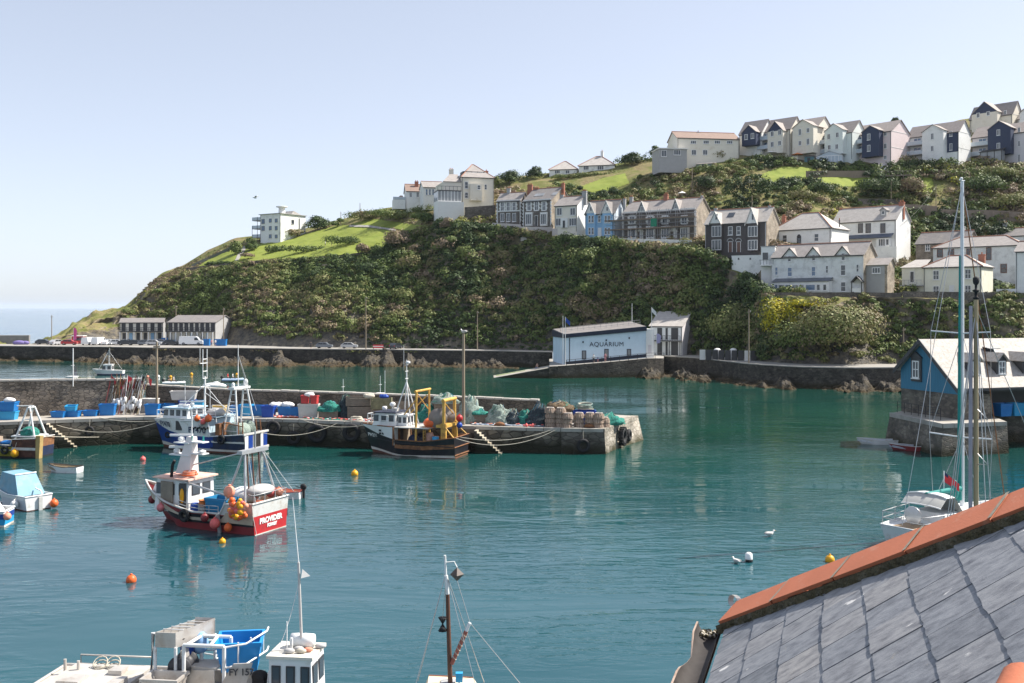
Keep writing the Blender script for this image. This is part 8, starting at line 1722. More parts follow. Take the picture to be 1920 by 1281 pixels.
q = L9(287, 1187, 35.0); pipe(W9, 'side_frame', [V(q.x-.08, q.y, .9), V(q.x, q.y, q.z), V(HP[0].x, q.y, q.z-.02)], .07)
d0 = L9(344, 1247, 34.8); a = part(W9, 'drum'); a.lathe((d0.x, d0.y, d0.z), [(.42, -.35), (.42, -.28), (.30, -.26), (.30, .26), (.42, .28), (.42, .35)], M('drum_black', (.05, .05, .055), .5, .3, 3), 20, 'Y'); fin(a)
a = part(W9, 'trough'); a.tub((d0.x-.25, d0.y-.9, .75), 1.3, .9, .75, ALUM, flare=.7); fin(a)
b0_ = L9(385, 1245, 34.9); a = part(W9, 'bench'); a.bb(b0_.x-.6, b0_.x+.55, b0_.y-.35, b0_.y+.45, b0_.z-.08, b0_.z, ALUD); a.bb(b0_.x-.75, b0_.x-.6, b0_.y-.35, b0_.y+.45, b0_.z-.08, b0_.z+.55, ALUM); a.bb(b0_.x-.7, b0_.x+.5, b0_.y-.40, b0_.y-.35, b0_.z-.85, b0_.z-.08, ALUM); fin(a)
f0, f1, f2 = L9(362, 1199, 35.1), L9(420, 1210, 34.2), L9(433, 1203, 35.2); zt = (f0.z+f1.z)/2
for p in (V(f0.x, f1.y, 0), V(f1.x, f1.y, 0), V(f2.x, f2.y, 0), V(f0.x+.2, f2.y, 0)): pipe(W9, 'frame_leg', [V(p.x, p.y, .8), V(p.x, p.y, zt)], .07)
pipe(W9, 'frame_rail', [V(f0.x, f1.y, zt), V(f1.x, f1.y, zt)], .07); pipe(W9, 'frame_rail', [V(f0.x+.2, f2.y, zt), V(f2.x, f2.y, zt)], .07); pipe(W9, 'frame_rail', [V(f0.x+.1, (f1.y+f2.y)/2-.5, zt), V(f0.x+.2, f2.y, zt)], .06); pipe(W9, 'frame_rail', [V(f1.x-.5, f1.y, zt), V(f2.x-.5, f2.y, zt)], .06)
tb = L9(452, 1236, 35.3)
for z in (tb.z+.05, tb.z+.75): pipe(W9, 'tub_guard', [V(f1.x, f1.y+.1, z), V(tb.x+.55, f1.y+.2, z+.12), V(tb.x+.8, tb.y+.4, z+.15), V(tb.x+.7, tb.y+.8, z+.15)], .035)
for k in range(4): t = k/3; p = V(f1.x, f1.y+.1, 0).lerp(V(tb.x+.7, tb.y+.3, 0), t); pipe(W9, 'guard_bar', [V(p.x, p.y, tb.z+.05+.12*t), V(p.x, p.y, tb.z+.75+.12*t)], .03)
for z in (0, .35, .7): q = L9(392, 1195, 35.9); pipe(W9, 'basket_rail', [V(q.x-.5, q.y-.4, q.z-z), V(q.x+.3, q.y-.3, q.z-z), V(q.x+.45, q.y+.1, q.z-z), V(q.x-.3, q.y+.3, q.z-z)], .03)
o = thing('tub', 'big bright blue tub tilted in the pipe frame of workboat FY 157', 'tub', wl(W9, tb+V(-.05, .1, -.3)), W9.rotation_euler.z+.25); a = MB(); a.tub((0, 0, 0), 1.55, 1.1, 1.1, M('bright_blue_tub', (.02, .27, .66), .4, .08, 1.5), flare=.78, tilt=.10); a.build('shell', o)
o = thing('bucket', 'deep blue bucket beside the black drum of workboat FY 157', 'bucket', wl(W9, L9(352, 1222, 35.2)), 0); a = MB(); a.lathe((0, 0, -.2), [(.2, 0), (.28, .42), (.3, .44), (.26, .44), (.19, .05)], BLUEK, 14); a.build('shell', o)
q = L9(375, 1205, 35.4); a = MB(); a.ball((0, 0, 0), .34, M('pale_blue_sack', (.22, .40, .66), .7, .15, 3), 12, 8, (.9, .8, 1.2)); one(a, 'sack', 'pale blue sack hanging between frame and hopper of workboat FY 157', 'sack', wl(W9, q))
q = L9(452, 1258, 33.9); a = part(W9, 'number_board'); a.hexa([V(q.x-.75, q.y-.02, q.z-.55), V(q.x+.2, q.y-.02, q.z-.4), V(q.x+.2, q.y+.03, q.z-.4), V(q.x-.75, q.y+.03, q.z-.55)], [V(q.x-.3, q.y+.05, q.z+.20), V(q.x+.38, q.y+.05, q.z+.26), V(q.x+.38, q.y+.1, q.z+.26), V(q.x-.3, q.y+.1, q.z+.20)], ALUD); fin(a)
o = text('FY 157', .31, FRAME_D, W9, (q.x+.02, q.y-.035, q.z-.04), (pi/2-.12, -.06, 0), bold=.006)
a = part(W9, 'engine'); q = L9(487, 1268, 34.3); a.ball(q, .3, RUBBER, 10, 8, (1, .8, .7)); a.bb(q.x-.2, q.x+.2, q.y-.2, q.y+.2, q.z-.6, q.z, RUBBER); fin(a)
pipe(W9, 'grab_rail', [q+V(.35, -.2, -.3), q+V(.4, -.2, .25), q+V(.55, -.2, .35), q+V(.7, -.2, .2), q+V(.72, -.2, -.4)], .03)
q0, q1 = L9(512, 1281, 34.2), L9(606, 1281, 34.4); zr = L9(550, 1217, 34.6).z; ywh = q0.y
a = MB(); wx0, wx1 = q0.x+.05, q1.x-.08; wy0, wy1 = ywh-.55, ywh+.9
o = wheelhouse(W9, wx0, wx1, wy1-wy0, .6, zr, BWHITE, M('cream_roof', (.70, .66, .58), .6, .08, 2, stain=(.45, .36, .25), stain_scale=2, stain_amt=.4), 3, 2, (.38, .85), .08, aft=1, slope=.06)
for c_ in (o,): c_.location.y = (wy0+wy1)/2
rc = V((wx0+wx1)/2, (wy0+wy1)/2, zr+.1)
a = MB(); a.lathe((rc.x+.1, rc.y+.25, rc.z+.24), [(.05, -.42), (.22, -.40), (.24, -.05), (.22, 0), (.24, .05), (.22, .40), (.05, .42)], BWHITE, 16, 'X'); a.build('liferaft_canister', o).location.y = -o.location.y
for x, y, m, r in ((.25, -.35, ROPE, .12), (-.15, -.4, CANVAS, .13), (.45, -.2, CORAL, .11), (.1, -.15, CANVAS, .12), (.75, .2, CANVAS, .13)): a = MB(); a.ball((rc.x+x, rc.y+y-o.location.y, rc.z+.08), r, m, 8, 6, (1.6, .9, .7)); a.build('roof_bundle', o)
mzt = L9(559, 1050, 34.7).z; mx_, my_ = rc.x+.12, rc.y+.1-o.location.y
a = MB(); a.tube([(mx_, my_, zr), (mx_-.12, my_, mzt)], .055, M('mast_grey', (.55, .52, .50), .5, .1, 1), 8, r2=.045); a.tube([(mx_-.12, my_, mzt), (mx_-.33, my_, L9(548, 930, 34.7).z)], .022, BWHITE, 6, r2=.012); a.build('mast', o)
zz = L9(567, 1072, 34.7).z; a = MB(); a.add([V(mx_+.02, my_, zz+.18), V(mx_+.02, my_-.15, zz-.1), V(mx_+.3, my_, zz-.05), V(mx_+.02, my_+.15, zz-.1)], [(0, 1, 2), (0, 2, 3), (0, 3, 1), (1, 3, 2)], BGREY); a.build('radar_reflector', o)
a = MB(); a.tube(catenary((mx_-.1, my_, L9(560, 1085, 34.7).z), (wx0+.1, my_-.2, zr+.15), .25), .012, BWHITE, 4); a.build('stay', o)
for x, h_ in ((wx0+.45, 1.1), (wx0+.62, .55)): a = MB(); a.tube([(x, my_-.3, zr), (x, my_-.3, zr+h_)], .02 if h_ > 1 else .045, BWHITE, 6); a.build('aerial', o)
R9 = boat('sailing_boat', 'small wooden sailing boat with brown and white mast at the bottom centre', 'sailing boat', (-4.1, 34.2), (.99, .03))
pt, sh, hb = hull(R9, 5.2, 2.1, [(0, .75), (.5, .62), (1, .8)], [(None, BWHITE), (.1, ANTI)], rake=.8, bs=.7, deckd=.1, deck=M('buff_cream_deck', (.66, .57, .42), .7, .08, 2), inner=BRSPAR, rail=M('mahogany', (.25, .09, .05), .5, .2, 2), rail_r=.06)
def LR(px, py, Y): p = W(px, py, Y)-R9.location; c, s = cos(R9.rotation_euler.z), sin(R9.rotation_euler.z); return V(p.x*c+p.y*s, -p.x*s+p.y*c, p.z)
q = LR(788, 1281, 34.2); q2 = LR(915, 1281, 34.2); zc = LR(850, 1275, 34.6).z
a = part(R9, 'cabin_top'); a.hexa([V(q.x+.1, -.85, .7), V(q2.x-.3, -.6, .7), V(q2.x-.3, .6, .7), V(q.x+.1, .85, .7)], [V(q.x+.25, -.75, zc), V(q2.x-.5, -.5, zc), V(q2.x-.5, .5, zc), V(q.x+.25, .75, zc)], M('buff_cream_deck', (.66, .57, .42))); a.tube([(q.x+.25, -.77, zc), (q2.x-.5, -.52, zc)], .03, M('mahogany', (.25, .09, .05)), 6); a.tube([(q.x+.25, .77, zc), (q2.x-.5, .52, zc)], .03, M('mahogany', (.25, .09, .05)), 6); a.bb(q.x+.7, q.x+1.2, -.3, .3, zc, zc+.05, GREYW); fin(a)
m0, m1, m2, m3 = LR(845, 1281, 34.2), LR(839, 1115, 34.2), LR(836, 1080, 34.2), LR(834, 1042, 34.2)
a = part(R9, 'mast'); a.tube([V(m0.x, 0, .6), V(m1.x, 0, m1.z)], .085, BRSPAR, 8, r2=.07); a.tube([V(m1.x, 0, m1.z), V(m2.x, 0, m2.z)], .068, BWHITE, 8); a.tube([V(m2.x, 0, m2.z), V(m3.x, 0, m3.z)], .04, BWHITE, 8); fin(a)
a = part(R9, 'yard', 'furled red sail lashed on its white-tipped yard'); y0_, y1_ = LR(847, 1245, 34.2), LR(881, 1168, 34.2); a.tube([y0_, y0_.lerp(y1_, .8)], .07, M('rust_red_sail', (.34, .11, .08), .8, .25, 4), 8); a.tube([y0_.lerp(y1_, .72), y1_], .06, BWHITE, 8)
for k in range(6): a.torus(y0_.lerp(y1_, .15+k*.11), .085, .015, ROPE, 10, 5, Matrix.Rotation(.9, 3, 'Y'))
fin(a)
rp = LR(857, 1077, 34.2); a = part(R9, 'radar_reflector'); DKB = M('dark_bronze', (.08, .06, .05), .5, .2, 4); s_ = .24; a.add([rp+V(0, 0, s_), rp+V(s_, 0, 0), rp+V(0, s_, 0), rp+V(-s_, 0, 0), rp+V(0, -s_, 0), rp+V(0, 0, -s_)], [(0, 1, 2), (0, 2, 3), (0, 3, 4), (0, 4, 1), (5, 2, 1), (5, 3, 2), (5, 4, 3), (5, 1, 4)], DKB); a.tube([V(m2.x, 0, rp.z+.4), V(rp.x-.1, 0, rp.z+.42), rp+V(0, 0, s_)], .02, BWHITE, 5); fin(a)
bp_ = LR(830, 1170, 34.2); a = part(R9, 'black_cone_mark'); a.lathe(bp_, [(.02, .0), (.16, .22), (.01, .22)], RUBBER, 8); a.lathe(bp_, [(.16, -.24), (.02, 0), (.01, -.24)], RUBBER, 8); a.tube([bp_+V(0, 0, .2), V(m2.x, 0, m2.z-.2)], .01, ROPE, 4); fin(a)
for px, y in ((777, -.9), (783, .9), (898, -.7), (908, .7)): s0_ = LR(px, 1279, 35); a = part(R9, 'shroud'); a.tube([V(m2.x, 0, m2.z+.1), V(s0_.x, y, .85)], .014, STEEL, 4); fin(a)
a = part(R9, 'forestay'); a.tube([V(rp.x, 0, rp.z-.24), y1_, V(4.6, 0, .8)], .012, STEEL, 4); fin(a)
q = LR(861, 1262, 34.2); a = part(R9, 'blue_box'); a.bb(q.x-.12, q.x+.12, q.y-.1, q.y+.1, zc+.1, zc+.4, BLUEL); a.tube([(q.x, q.y, zc), (q.x, q.y, zc+.12)], .03, STEEL, 6); fin(a)
CRATEW = M('old_crate_wood', (.23, .19, .15), .85, .3, 3, stretch=(1, 1, 7), stain=(.12, .1, .085), stain_scale=2); GREYBIN = M('grey_plastic', (.50, .48, .46), .6, .08, 1.5, stain=(.36, .33, .3)); REDP = M('red_plastic', (.52, .05, .05), .5, .15, 2)
BAGW = M('white_bag', (.74, .73, .71), .7, .08, 4, bump=.6, bscale=5); YTUB = M('yellow_plastic', (.60, .40, .10), .55, .1, 2); POTW = M('pot_cane', (.52, .40, .31), .9, .35, 9, stain=(.62, .52, .46), stain_scale=14)
QN = 0
def qtub(px, back, l, w, h, mat, label, z=0, rz=None, tilt=0, group=None):
 p = qd(px, back, z); return tubthing(label, p, l, w, h, mat, random.uniform(-.15, .15) if rz is None else rz, tilt, group=group)
def bag(px, back, z, s, label, mat=None):
 a = MB(); rs_ = random.Random(px); a.ball((0, 0, s*.32), s, mat or BAGW, 14, 9, (1, .7, .45))
 for i in range(4): a.ball((rs_.uniform(-.6, .6)*s, rs_.uniform(-.3, .3)*s, s*.5), s*.42, mat or BAGW, 10, 7, (1, .9, .7))
 return one(a, 'bag', label, 'bag', qd(px, back, z))
def heap(px, back, w, h, mat, label, z=0, mat2=None, name='net_heap', seed=0, top=None):
 """heap of netting: lumpy mound with strands and floats caught in it"""
 w *= 1.3; h *= 1.12; rs_ = random.Random(seed+px); o = thing(name, label, 'net', qd(px, back, z)); n1_, n2_ = 26, 12; P = []
 for i in range(n1_+1):
  row = []
  for j in range(n2_+1):
   t = 2*pi*(i % n1_)/n1_; f_ = j/n2_; r = w/2*(1-f_**1.6)+.001; q = V(cos(t)*r, sin(t)*r*.7, h*f_**.75); k = 1+.3*noise.fractal(q*2.2+V(px, 0, 0), 1, 2, 3); row.append(V(q.x*k, q.y*k, max(0, q.z*k)))
  P.append(row)
 a = MB(); a.grid(P, mat, True); a.build('netting', o); a = MB()
 for i in range(16):
  t = rs_.uniform(0, 2*pi); pts = []
  for k in range(6): r = w/2*(.95-.13*k)*rs_.uniform(.85, 1.1); t += rs_.uniform(.1, .5); pts.append(V(cos(t)*r, sin(t)*r*.7, h*(.1+.17*k)+rs_.uniform(0, .12)))
  a.tube(pts, rs_.uniform(.018, .035), mat2 or rs_.choice([ROPE, ROPEB, ROPEG, mat]), 4)
 a.build('strands', o)['label'] = 'loose rope strands'
 return o
def crate(px, back, l, w, h, label, z=0, rz=0, mat=None):
 o = thing('wooden_crate', label, 'crate', qd(px, back, z), rz); a = MB(); n = max(3, int(h/.2))
 for i in range(n):
  z0, z1 = h*i/n, h*(i+.9)/n
  for s_ in (-1, 1): a.bb(-l/2, l/2, s_*w/2-.02, s_*w/2+.02, z0, z1, mat or CRATEW); a.bb(s_*l/2-.02, s_*l/2+.02, -w/2+.021, w/2-.021, z0, z1, mat or CRATEW)
 a.bb(-l/2+.03, l/2-.03, -w/2+.03, w/2-.03, .02, h*.7, mat or CRATEW); a.build('boards', o)
 for i in range(3): b = MB(); x = -l/2+l*i/2; b.bb(x-.05, x+.05, -w/2-.05, -w/2-.021, 0, h, mat or CRATEW); b.build('batten', o)
 return o
qtub(16, 2.2, 1.7, 1.1, .85, BLUEL, 'lower pale blue tub of the stack under white bags at the far left'); qtub(17, 2.2, 1.6, 1.05, .95, BLUEP, 'upper blue tub of the stack under white bags at the far left', .86); bag(18, 2.2, 1.75, .6, 'white bag heaped on the blue tubs at the far left')
qtub(111, 2.5, 1.45, .95, .62, BLUEP, 'first low blue tub, nearest the gantry boat, against the tall wall'); qtub(138, 2.6, 1.4, .95, .62, BLUEP, 'low blue tub with a second tub tipped on top of it'); qtub(134, 2.6, 1.1, .8, .55, BLUEL, 'small blue tub tipped on top of a low blue tub', .64, .1, .15); qtub(171, 2.8, 1.45, .95, .6, BLUEP, 'low blue tub tied with white cord between neighbours by the wall'); qtub(202, 2.9, 1.6, 1.0, 1.2, BLUEP, 'tall blue tub just left of the flagged marker poles'); qtub(287, 2.2, 1.5, 1.0, 1.15, BLUEP, 'tall blue tub just right of the flagged marker poles')
mk = thing('marker_poles', 'leaning bundle of fishing marker poles with red flags and white floats', 'marker poles', qd(238, 4.2)); rs = random.Random(5)
for i in range(46):
 x = -1.9+3.8*i/45; a = MB(); lean = rs.uniform(-.3, .9); zt = rs.uniform(3.0, 4.3); m = rs.choice([RUST, ROPE, BWHITE, RUBBER, SPAR, BRED_D]); b0 = V(x-lean*.5, -1.3+rs.uniform(-.2, .2), 0); t0 = V(x+lean*.6, .1, zt); a.tube([b0, t0], .028, m, 5); p = a.build('pole', mk)
 if i % 3 == 0: a = MB(); q = t0; d = rs.uniform(.3, .5); a.grid([[q+V(.0, -.03, 0), q+V(0, -.03, -.7)], [q+V(d*.5, -.08, -.2), q+V(d*.4, -.08, -.9)], [q+V(d, -.03, -.3), q+V(d*.8, -.05, -1.0)]], rs.choice([REDF, RUBBER, RUST, BRED_D, REDF]), True); a.build('flag', p)
 if i % 3 != 2: a = MB(); q = b0.lerp(t0, rs.uniform(.15, .42)); dr = (t0-b0).normalized(); R_ = dr.to_track_quat('Z', 'Y').to_matrix(); a.lathe(q, [(.06, -.3), (.15, -.22), (.16, .22), (.06, .3)], BAGW, 8, R=R_); a.build('float', p)
for px, x, l in ((273, .5, 'grey electric cabinet with cap right of the marker poles'), (289, .45, 'pale electric cabinet beside the lamp pole on the quay')):
 o = thing('electric_cabinet', l, 'cabinet', qd(px, 4.3)); a = MB(); a.bb(-x, x, -.3, .3, 0, 1.45, GREYBIN); a.build('case', o); a = MB(); a.bb(-x-.05, x+.05, -.36, .33, 1.451, 1.55, TRIM); a.build('lid', o)
 for s_ in (-.5, .5): a = MB(); a.bb(s_*x-.15, s_*x+.15, -.33, -.301, .5, 1.2, GREYW); a.build('door', o)
qtub(318, 3.4, 1.5, 1.0, 1.1, BLUEP, 'blue tub behind the bow of FY470, left of the grey box'); qtub(352, 3.6, 1.7, 1.0, 1.5, BLUEK, 'deep blue tub under the big grey box behind FY470'); qtub(345, 3.7, 2.7, 1.2, .95, GREYBIN, 'big grey plastic box on top of the deep blue tub', 1.52); qtub(371, 3.2, 1.2, .9, 1.5, BLUEL, 'light blue tub right of the deep blue one behind FY470'); qtub(412, 3.4, 1.3, .9, 1.0, YTUB, 'yellow plastic tub behind the middle of FY470')
qtub(443, 2.6, 1.1, .9, 1.1, BLUEP, 'blue tub seen through the gantry of FY470, left one'); qtub(462, 2.9, 1.3, 1, 1.2, BLUEL, 'teal-blue tub seen through the gantry of FY470, right one'); qtub(486, 3.3, 1.5, 1, 1.1, BLUEP, 'blue tub half hidden behind the deep blue tub with white bag'); qtub(504, 1.9, 1.35, .95, 1.2, BLUEK, 'deep blue tub right of the FY470 gantry, white bag behind'); bag(517, 2.8, .9, .75, 'white bag lying right of the deep blue tub'); qtub(533, 2.5, 1.2, .95, 1.1, BLUEP, 'left blue tub of the pair under netting and white bag'); qtub(551, 2.4, 1.3, .95, 1.0, BLUEP, 'right blue tub of the pair under netting and white bag'); bag(540, 2.6, 1.0, .7, 'white bag on top of the pair of blue tubs')
qtub(579, 2.1, 2.0, 1.2, 1.45, GREYBIN, 'large pale grey bin below the red tubs', fl if False else 0) if False else qtub(579, 2.1, 2.1, 1.2, 1.45, GREYBIN, 'large pale grey bin below the red tubs'); qtub(572, 2.3, .75, .7, .85, REDP, 'left red tub standing on the grey bin', 1.46); qtub(590, 2.3, .7, .7, .85, REDP, 'right red tub standing on the grey bin', 1.46); bag(580, 2.3, 2.2, .55, 'white bag draped over the two red tubs')
crate(617, 2.2, 1.9, 1.1, .8, 'wooden crate full of green netting right of the grey bin'); heap(619, 2.2, 1.9, .9, NETG, 'tangle of green and pink netting on the crate right of the grey bin', .75)
heap(648, 3.0, 1.6, 2.2, NETD, 'tall dark heap of old gear between crates on the quay'); crate(672, 3.0, 2.4, 1.1, 1.0, 'weathered crate stacked high left of the black trawler mast', 1.35, .1); crate(676, 3.0, 2.4, 1.2, 1.3, 'dark lower crate under the weathered crate'); bag(692, 2.6, 2.2, .6, 'buff sack hanging over the end of the weathered crate', ROPE)
crate(716, 3.0, 2.0, 1.1, 1.15, 'olive crate with a blue and red bundle on it', 1.1, 0, M('olive_crate', (.20, .19, .11), .85, .3, 3)); bag(720, 3.0, 2.2, .5, 'blue and red tarpaulin bundle on the olive crate', BLUEK); crate(716, 3.1, 2.1, 1.2, 1.05, 'crate underneath the olive crate'); crate(758, 3.2, 2.4, 1.1, 1.9, 'tall crate behind the mast tripod of the black trawler')
heap(800, 3.0, 2.0, 1.6, NETG, 'green net heap with pale rope behind the yellow gantry'); crate(840, 3.0, 2.6, 1.1, 1.9, 'high slatted crate left of the quay lamp post'); heap(836, 3.0, 2.2, .9, NETP, 'pale green net on the high crate left of the lamp post', 1.9); heap(880, 3.1, 2.4, 2.5, NETP, 'big pale green net pile right behind the lamp post')
crate(897, 2.8, 2.0, 1.0, .95, 'low slatted crate with bright green net right of the lamp post'); heap(897, 2.8, 1.6, .5, NETG, 'bright green net on the low slatted crate', .9); crate(920, 2.9, .9, .9, .9, 'small crate between the green net and the grey net heap')
for px, w, h, m, l in ((936, 2.1, 1.7, NETP, 'grey-green net heap between small crate and dark nets'), (962, 1.7, 1.4, NETD, 'dark blue net heap left of the emerald one'), (984, 1.5, 1.35, NETG, 'emerald net heap on a brown crate'), (1012, 2.4, 1.9, NETD, 'largest dark net heap left of the brown net crate')): heap(px, 2.6, w, h, m, l)
crate(1049, 3.0, 2.2, 1.1, 1.6, 'tall slatted crate crowned with brown netting'); heap(1049, 3.0, 2.3, .8, M('brown_net', (.14, .10, .06), .95, .5, 5, bump=1, bscale=9), 'brown netting heaped on the tall slatted crate', 1.55)
qtub(1095, 3.3, 2.3, 1.3, 1.45, BLUEK, 'big deep blue tub with coiled hose on top at the quay end'); o = thing('rope_coil', 'fat pale green coil of rope on the big deep blue tub', 'rope', qd(1096, 3.3, 1.5)); a = MB(); rs = random.Random(2)
for k in range(11): a.torus((rs.uniform(-.12, .12), rs.uniform(-.1, .1), .05+k*.055), .78-rs.uniform(0, .22), .05, NETP if k % 3 else ROPE, 22, 6, Matrix.Rotation(rs.uniform(-.15, .15), 3, 'X'))
a.build('coils', o)
pt_ = qd(1150, 3.0); heap(1140, 4.0, 2.6, 1.0, NETG, 'bright green net spilling over the sunlit quay end')
def pot_mesh():
 a = MB(); b = MB()
 for k in range(7):
  z = .02+.065*k; r = .40-.012*k*k*.35
  a.torus((0, 0, z), r, .018, POTW, 14, 4)
 for i in range(14): t = 2*pi*i/14; a.tube([(.40*cos(t), .40*sin(t), 0), (.385*cos(t), .385*sin(t), .25), (.27*cos(t), .27*sin(t), .45)], .014, POTW, 4)
 b.lathe((0, 0, .02), [(.36, 0), (.35, .22), (.24, .40)], M('pot_net', (.20, .15, .12), .95, .5, 12), 12); b.torus((0, 0, .46), .26, .03, M('pot_rim', (.58, .52, .46), .8, .2, 6), 14, 5); return a, b
a, b = pot_mesh(); pot0 = None
for px, back, n, l in ((1032, 1.2, 4, 'left stack of the two tall pot stacks'), (1051, 1.2, 4, 'right stack of the two tall pot stacks'), (1064, .8, 3, 'short pot stack beside the two tall ones'), (1086, 1.2, 3, 'pot stack before the deep blue tub, left one'), (1106, 1.3, 3, 'pot stack before the deep blue tub, middle one'), (1122, 1.1, 3, 'pot stack before the deep blue tub, right one'), (1134, 1.6, 2, 'low pot stack nearest the quay corner')):
 for k in range(n):
  p = qd(px, back, k*.46); p += V(random.uniform(-.06, .06), random.uniform(-.05, .05), 0); lab = 'cane lobster pot in the '+l
  if pot0 is None: pot0 = thing('lobster_pot', lab, 'lobster pot', p, 0, 'pots in the '+l); a.build('cage', pot0); b.build('netting', pot0); pot0.scale = (1.32, 1.32, 1.12)
  else: o = copy_tree(pot0, lab, p, random.uniform(0, 6)); o['group'] = 'pots in the '+l
def flatnet(px0, px1, b0, b1, mat, label):
 p0 = qd(px0, b0); o = thing('spread_net', label, 'net', p0); P = []
 for i in range(41):
  px = px0+(px1-px0)*i/40; P.append([qd(px, b0+(b1-b0)*j/8, .05+.16*abs(noise.noise(V(px*.3, j*.9, 2))))-p0 for j in range(9)])
 a = MB(); a.grid(P, mat, True); a.build('netting', o); rs_ = random.Random(px0)
 a = MB()
 for i in range(34): q = P[rs_.randrange(40)][rs_.randrange(8)]; a.tube([q+V(-.1, 0, .06), q+V(.1, .05, .06)], .06, rs_.choice([BAGW, CORAL, PINKB]), 6)
 a.build('floats', o)['kind'] = 'stuff'
flatnet(884, 1020, .9, 2.2, M('blue_grey_net', (.20, .25, .32), .95, .5, 5, stain=(.5, .48, .46), stain_scale=3), 'blue-grey net with white and red floats laid along the quay'); flatnet(570, 655, .5, 1.5, NETG, 'thin green and pink net laid near the quay edge'); flatnet(655, 700, .6, 1.8, M('pale_blue_net', (.33, .40, .46), .95, .3, 5), 'pale blue net laid behind the bow of the black trawler'); flatnet(515, 560, 1.2, 2.0, ORANGE, 'orange net lying in front of the blue tubs')
a = MB()
for k in range(7): a.torus((0, 0, .05+k*.06), .75-k*.04, .05, ROPE, 18, 5, Matrix.Rotation(.1*(k % 3-1), 3, 'X'))
one(a, 'rope_coil', 'flat coil of buff rope at the quay edge by the trawler bow', 'rope', qd(668, .8))
for px, m, l in ((937, RUST, 'rusty anchor-like lump on the open quay right of the steps'), (1105, RUST, 'rusty iron lump in front of the pots')): a = MB(); a.ball((0, 0, .2), .35, m, 8, 6, (1.4, .8, .6)); a.tube([(-.5, 0, .1), (0, .1, .4), (.5, -.1, .1)], .07, m, 6); one(a, 'iron_lump', l, 'scrap iron', qd(px, .8))
for px, l in ((987, 'left red and white float on the quay edge'), (999, 'right red and white float on the quay edge')): fender(l, qd(px, .5, .18), .17, PINKB, name='float', cat='float')
def tyre(p, R, r, label, yaw=0.0, tread=False):
 o = thing('tyre', label, 'tyre', p, yaw); a = MB(); a.torus((0, 0, 0), R, r, RUBBER, 24, 9, Matrix.Rotation(pi/2, 3, 'X')); a.build('casing', o)
 if tread:
  a = MB()
  for i in range(18): t = 2*pi*i/18; a.box((cos(t)*(R+r*.9), 0, sin(t)*(R+r*.9)), (.10, r*1.9, .16), RUBBER, ry=-t)
  a.build('tread', o)
 a = MB(); a.tube([(0, 0, R), (0, .1, R+.9)], .02, ROPE, 4); a.build('lanyard', o)
for px, z, R, l in ((45, 1.6, .5, 'tyre on the quay face behind the yellow boat gantry'), (171, 1.5, .38, 'tyre on the quay face left of the blue trawler bow'), (514, 1.8, .55, 'tyre on the quay face right of the blue trawler stern'), (552, .8, .5, 'low tyre near the water right of the blue trawler'), (596, 1.3, .72, 'big tyre midway between the blue and the black trawler'), (660, 1.5, .68, 'big tyre on the quay face at the black trawler bow'), (1093, .8, .5, 'tyre in the shade near the quay corner')): p = qd(px, 0); tyre(V(p.x, p.y-.42, z), R, R*.36, l)
q = QP[6].lerp(QG, .38); tyre(V(q.x+.45, q.y-.35, 1.15), .66, .27, 'large treaded tractor tyre on the sunlit quay end', atan2(QG.y-QP[6].y, QG.x-QP[6].x), True); q = QP[6].lerp(QG, .58); tyre(V(q.x+.4, q.y-.3, .95), .45, .2, 'smaller tyre behind the tractor tyre on the quay end', atan2(QG.y-QP[6].y, QG.x-QP[6].x))
p = qd(869, 1.0); r = pole(869, 625, p.y, 2.4, 'tall wooden lamp post on the quay with a gull on top', .17, 'lamp_post', 'lamp post', False); p2 = qd(294, 4.0); pole(294, 641, p2.y, 2.7, 'wooden lamp pole on the quay behind the blue trawler bow', .15, 'lamp_post', 'lamp post'); p3 = qd(137, 4.4); a = MB(); a.tube([(0, 0, 3.0), (0, 0, zat(653, p3.y)-2.7)], .05, WPIPE, 6); one(a, 'wall_pole', 'thin white pole fixed to the tall rubble wall', 'pole', p3)
for a0, b0, s_, l in ((wl(R2, (11.0, .6, 2.6)), qd(96, .1, -.3), 1.0, 'long white mooring line from the blue trawler bow to the left steps'), (wl(R2, (11.0, .2, 2.7)), qd(186, .1, .1), .3, 'upper mooring line from the blue trawler bow'), (wl(R3, (-.1, 1.5, 1.9)), qd(1050, .1, .1), 1.1, 'mooring line sagging from the black trawler stern to the quay corner'), (wl(R3, (-.1, .5, 1.9)), qd(1046, .2, .1), .7, 'second line from the black trawler stern, above the other'), (wl(R3, (10.0, 0, 2.6)), qd(560, .1, .1), .5, 'mooring line from the black trawler bow to the quay'), (wl(R2, (0, -.5, 1.9)), qd(640, .1, 0), .8, 'line from the blue trawler stern across the tyres'), (wl(R4, (0, 0, 1.9)), qd(190, .1, -1.9), .05, 'taut line from the yellow boat to the quay foot')):
 a = MB(); a.tube(catenary(V(0, 0, 0), b0-a0, s_, 20), .03, ROPE, 5); one(a, 'mooring_line', l, 'rope', a0)
CARG = M('car_glass', (.02, .025, .03), .08, .1, 1, spec=.7); PAINT = {k: M('car_paint_'+k, c, .25, .03, 1, spec=.6) for k, c in dict(dark=(.03, .035, .045), silver=(.45, .46, .48), red=(.40, .02, .025), white=(.76, .77, .78), grey=(.16, .18, .21)).items()}; LAMP = M('car_lamp', (.6, .58, .52), .2, .05, 2); HUB = M('wheel_rim', (.42, .43, .44), .35, .1, 3, metal=.6)
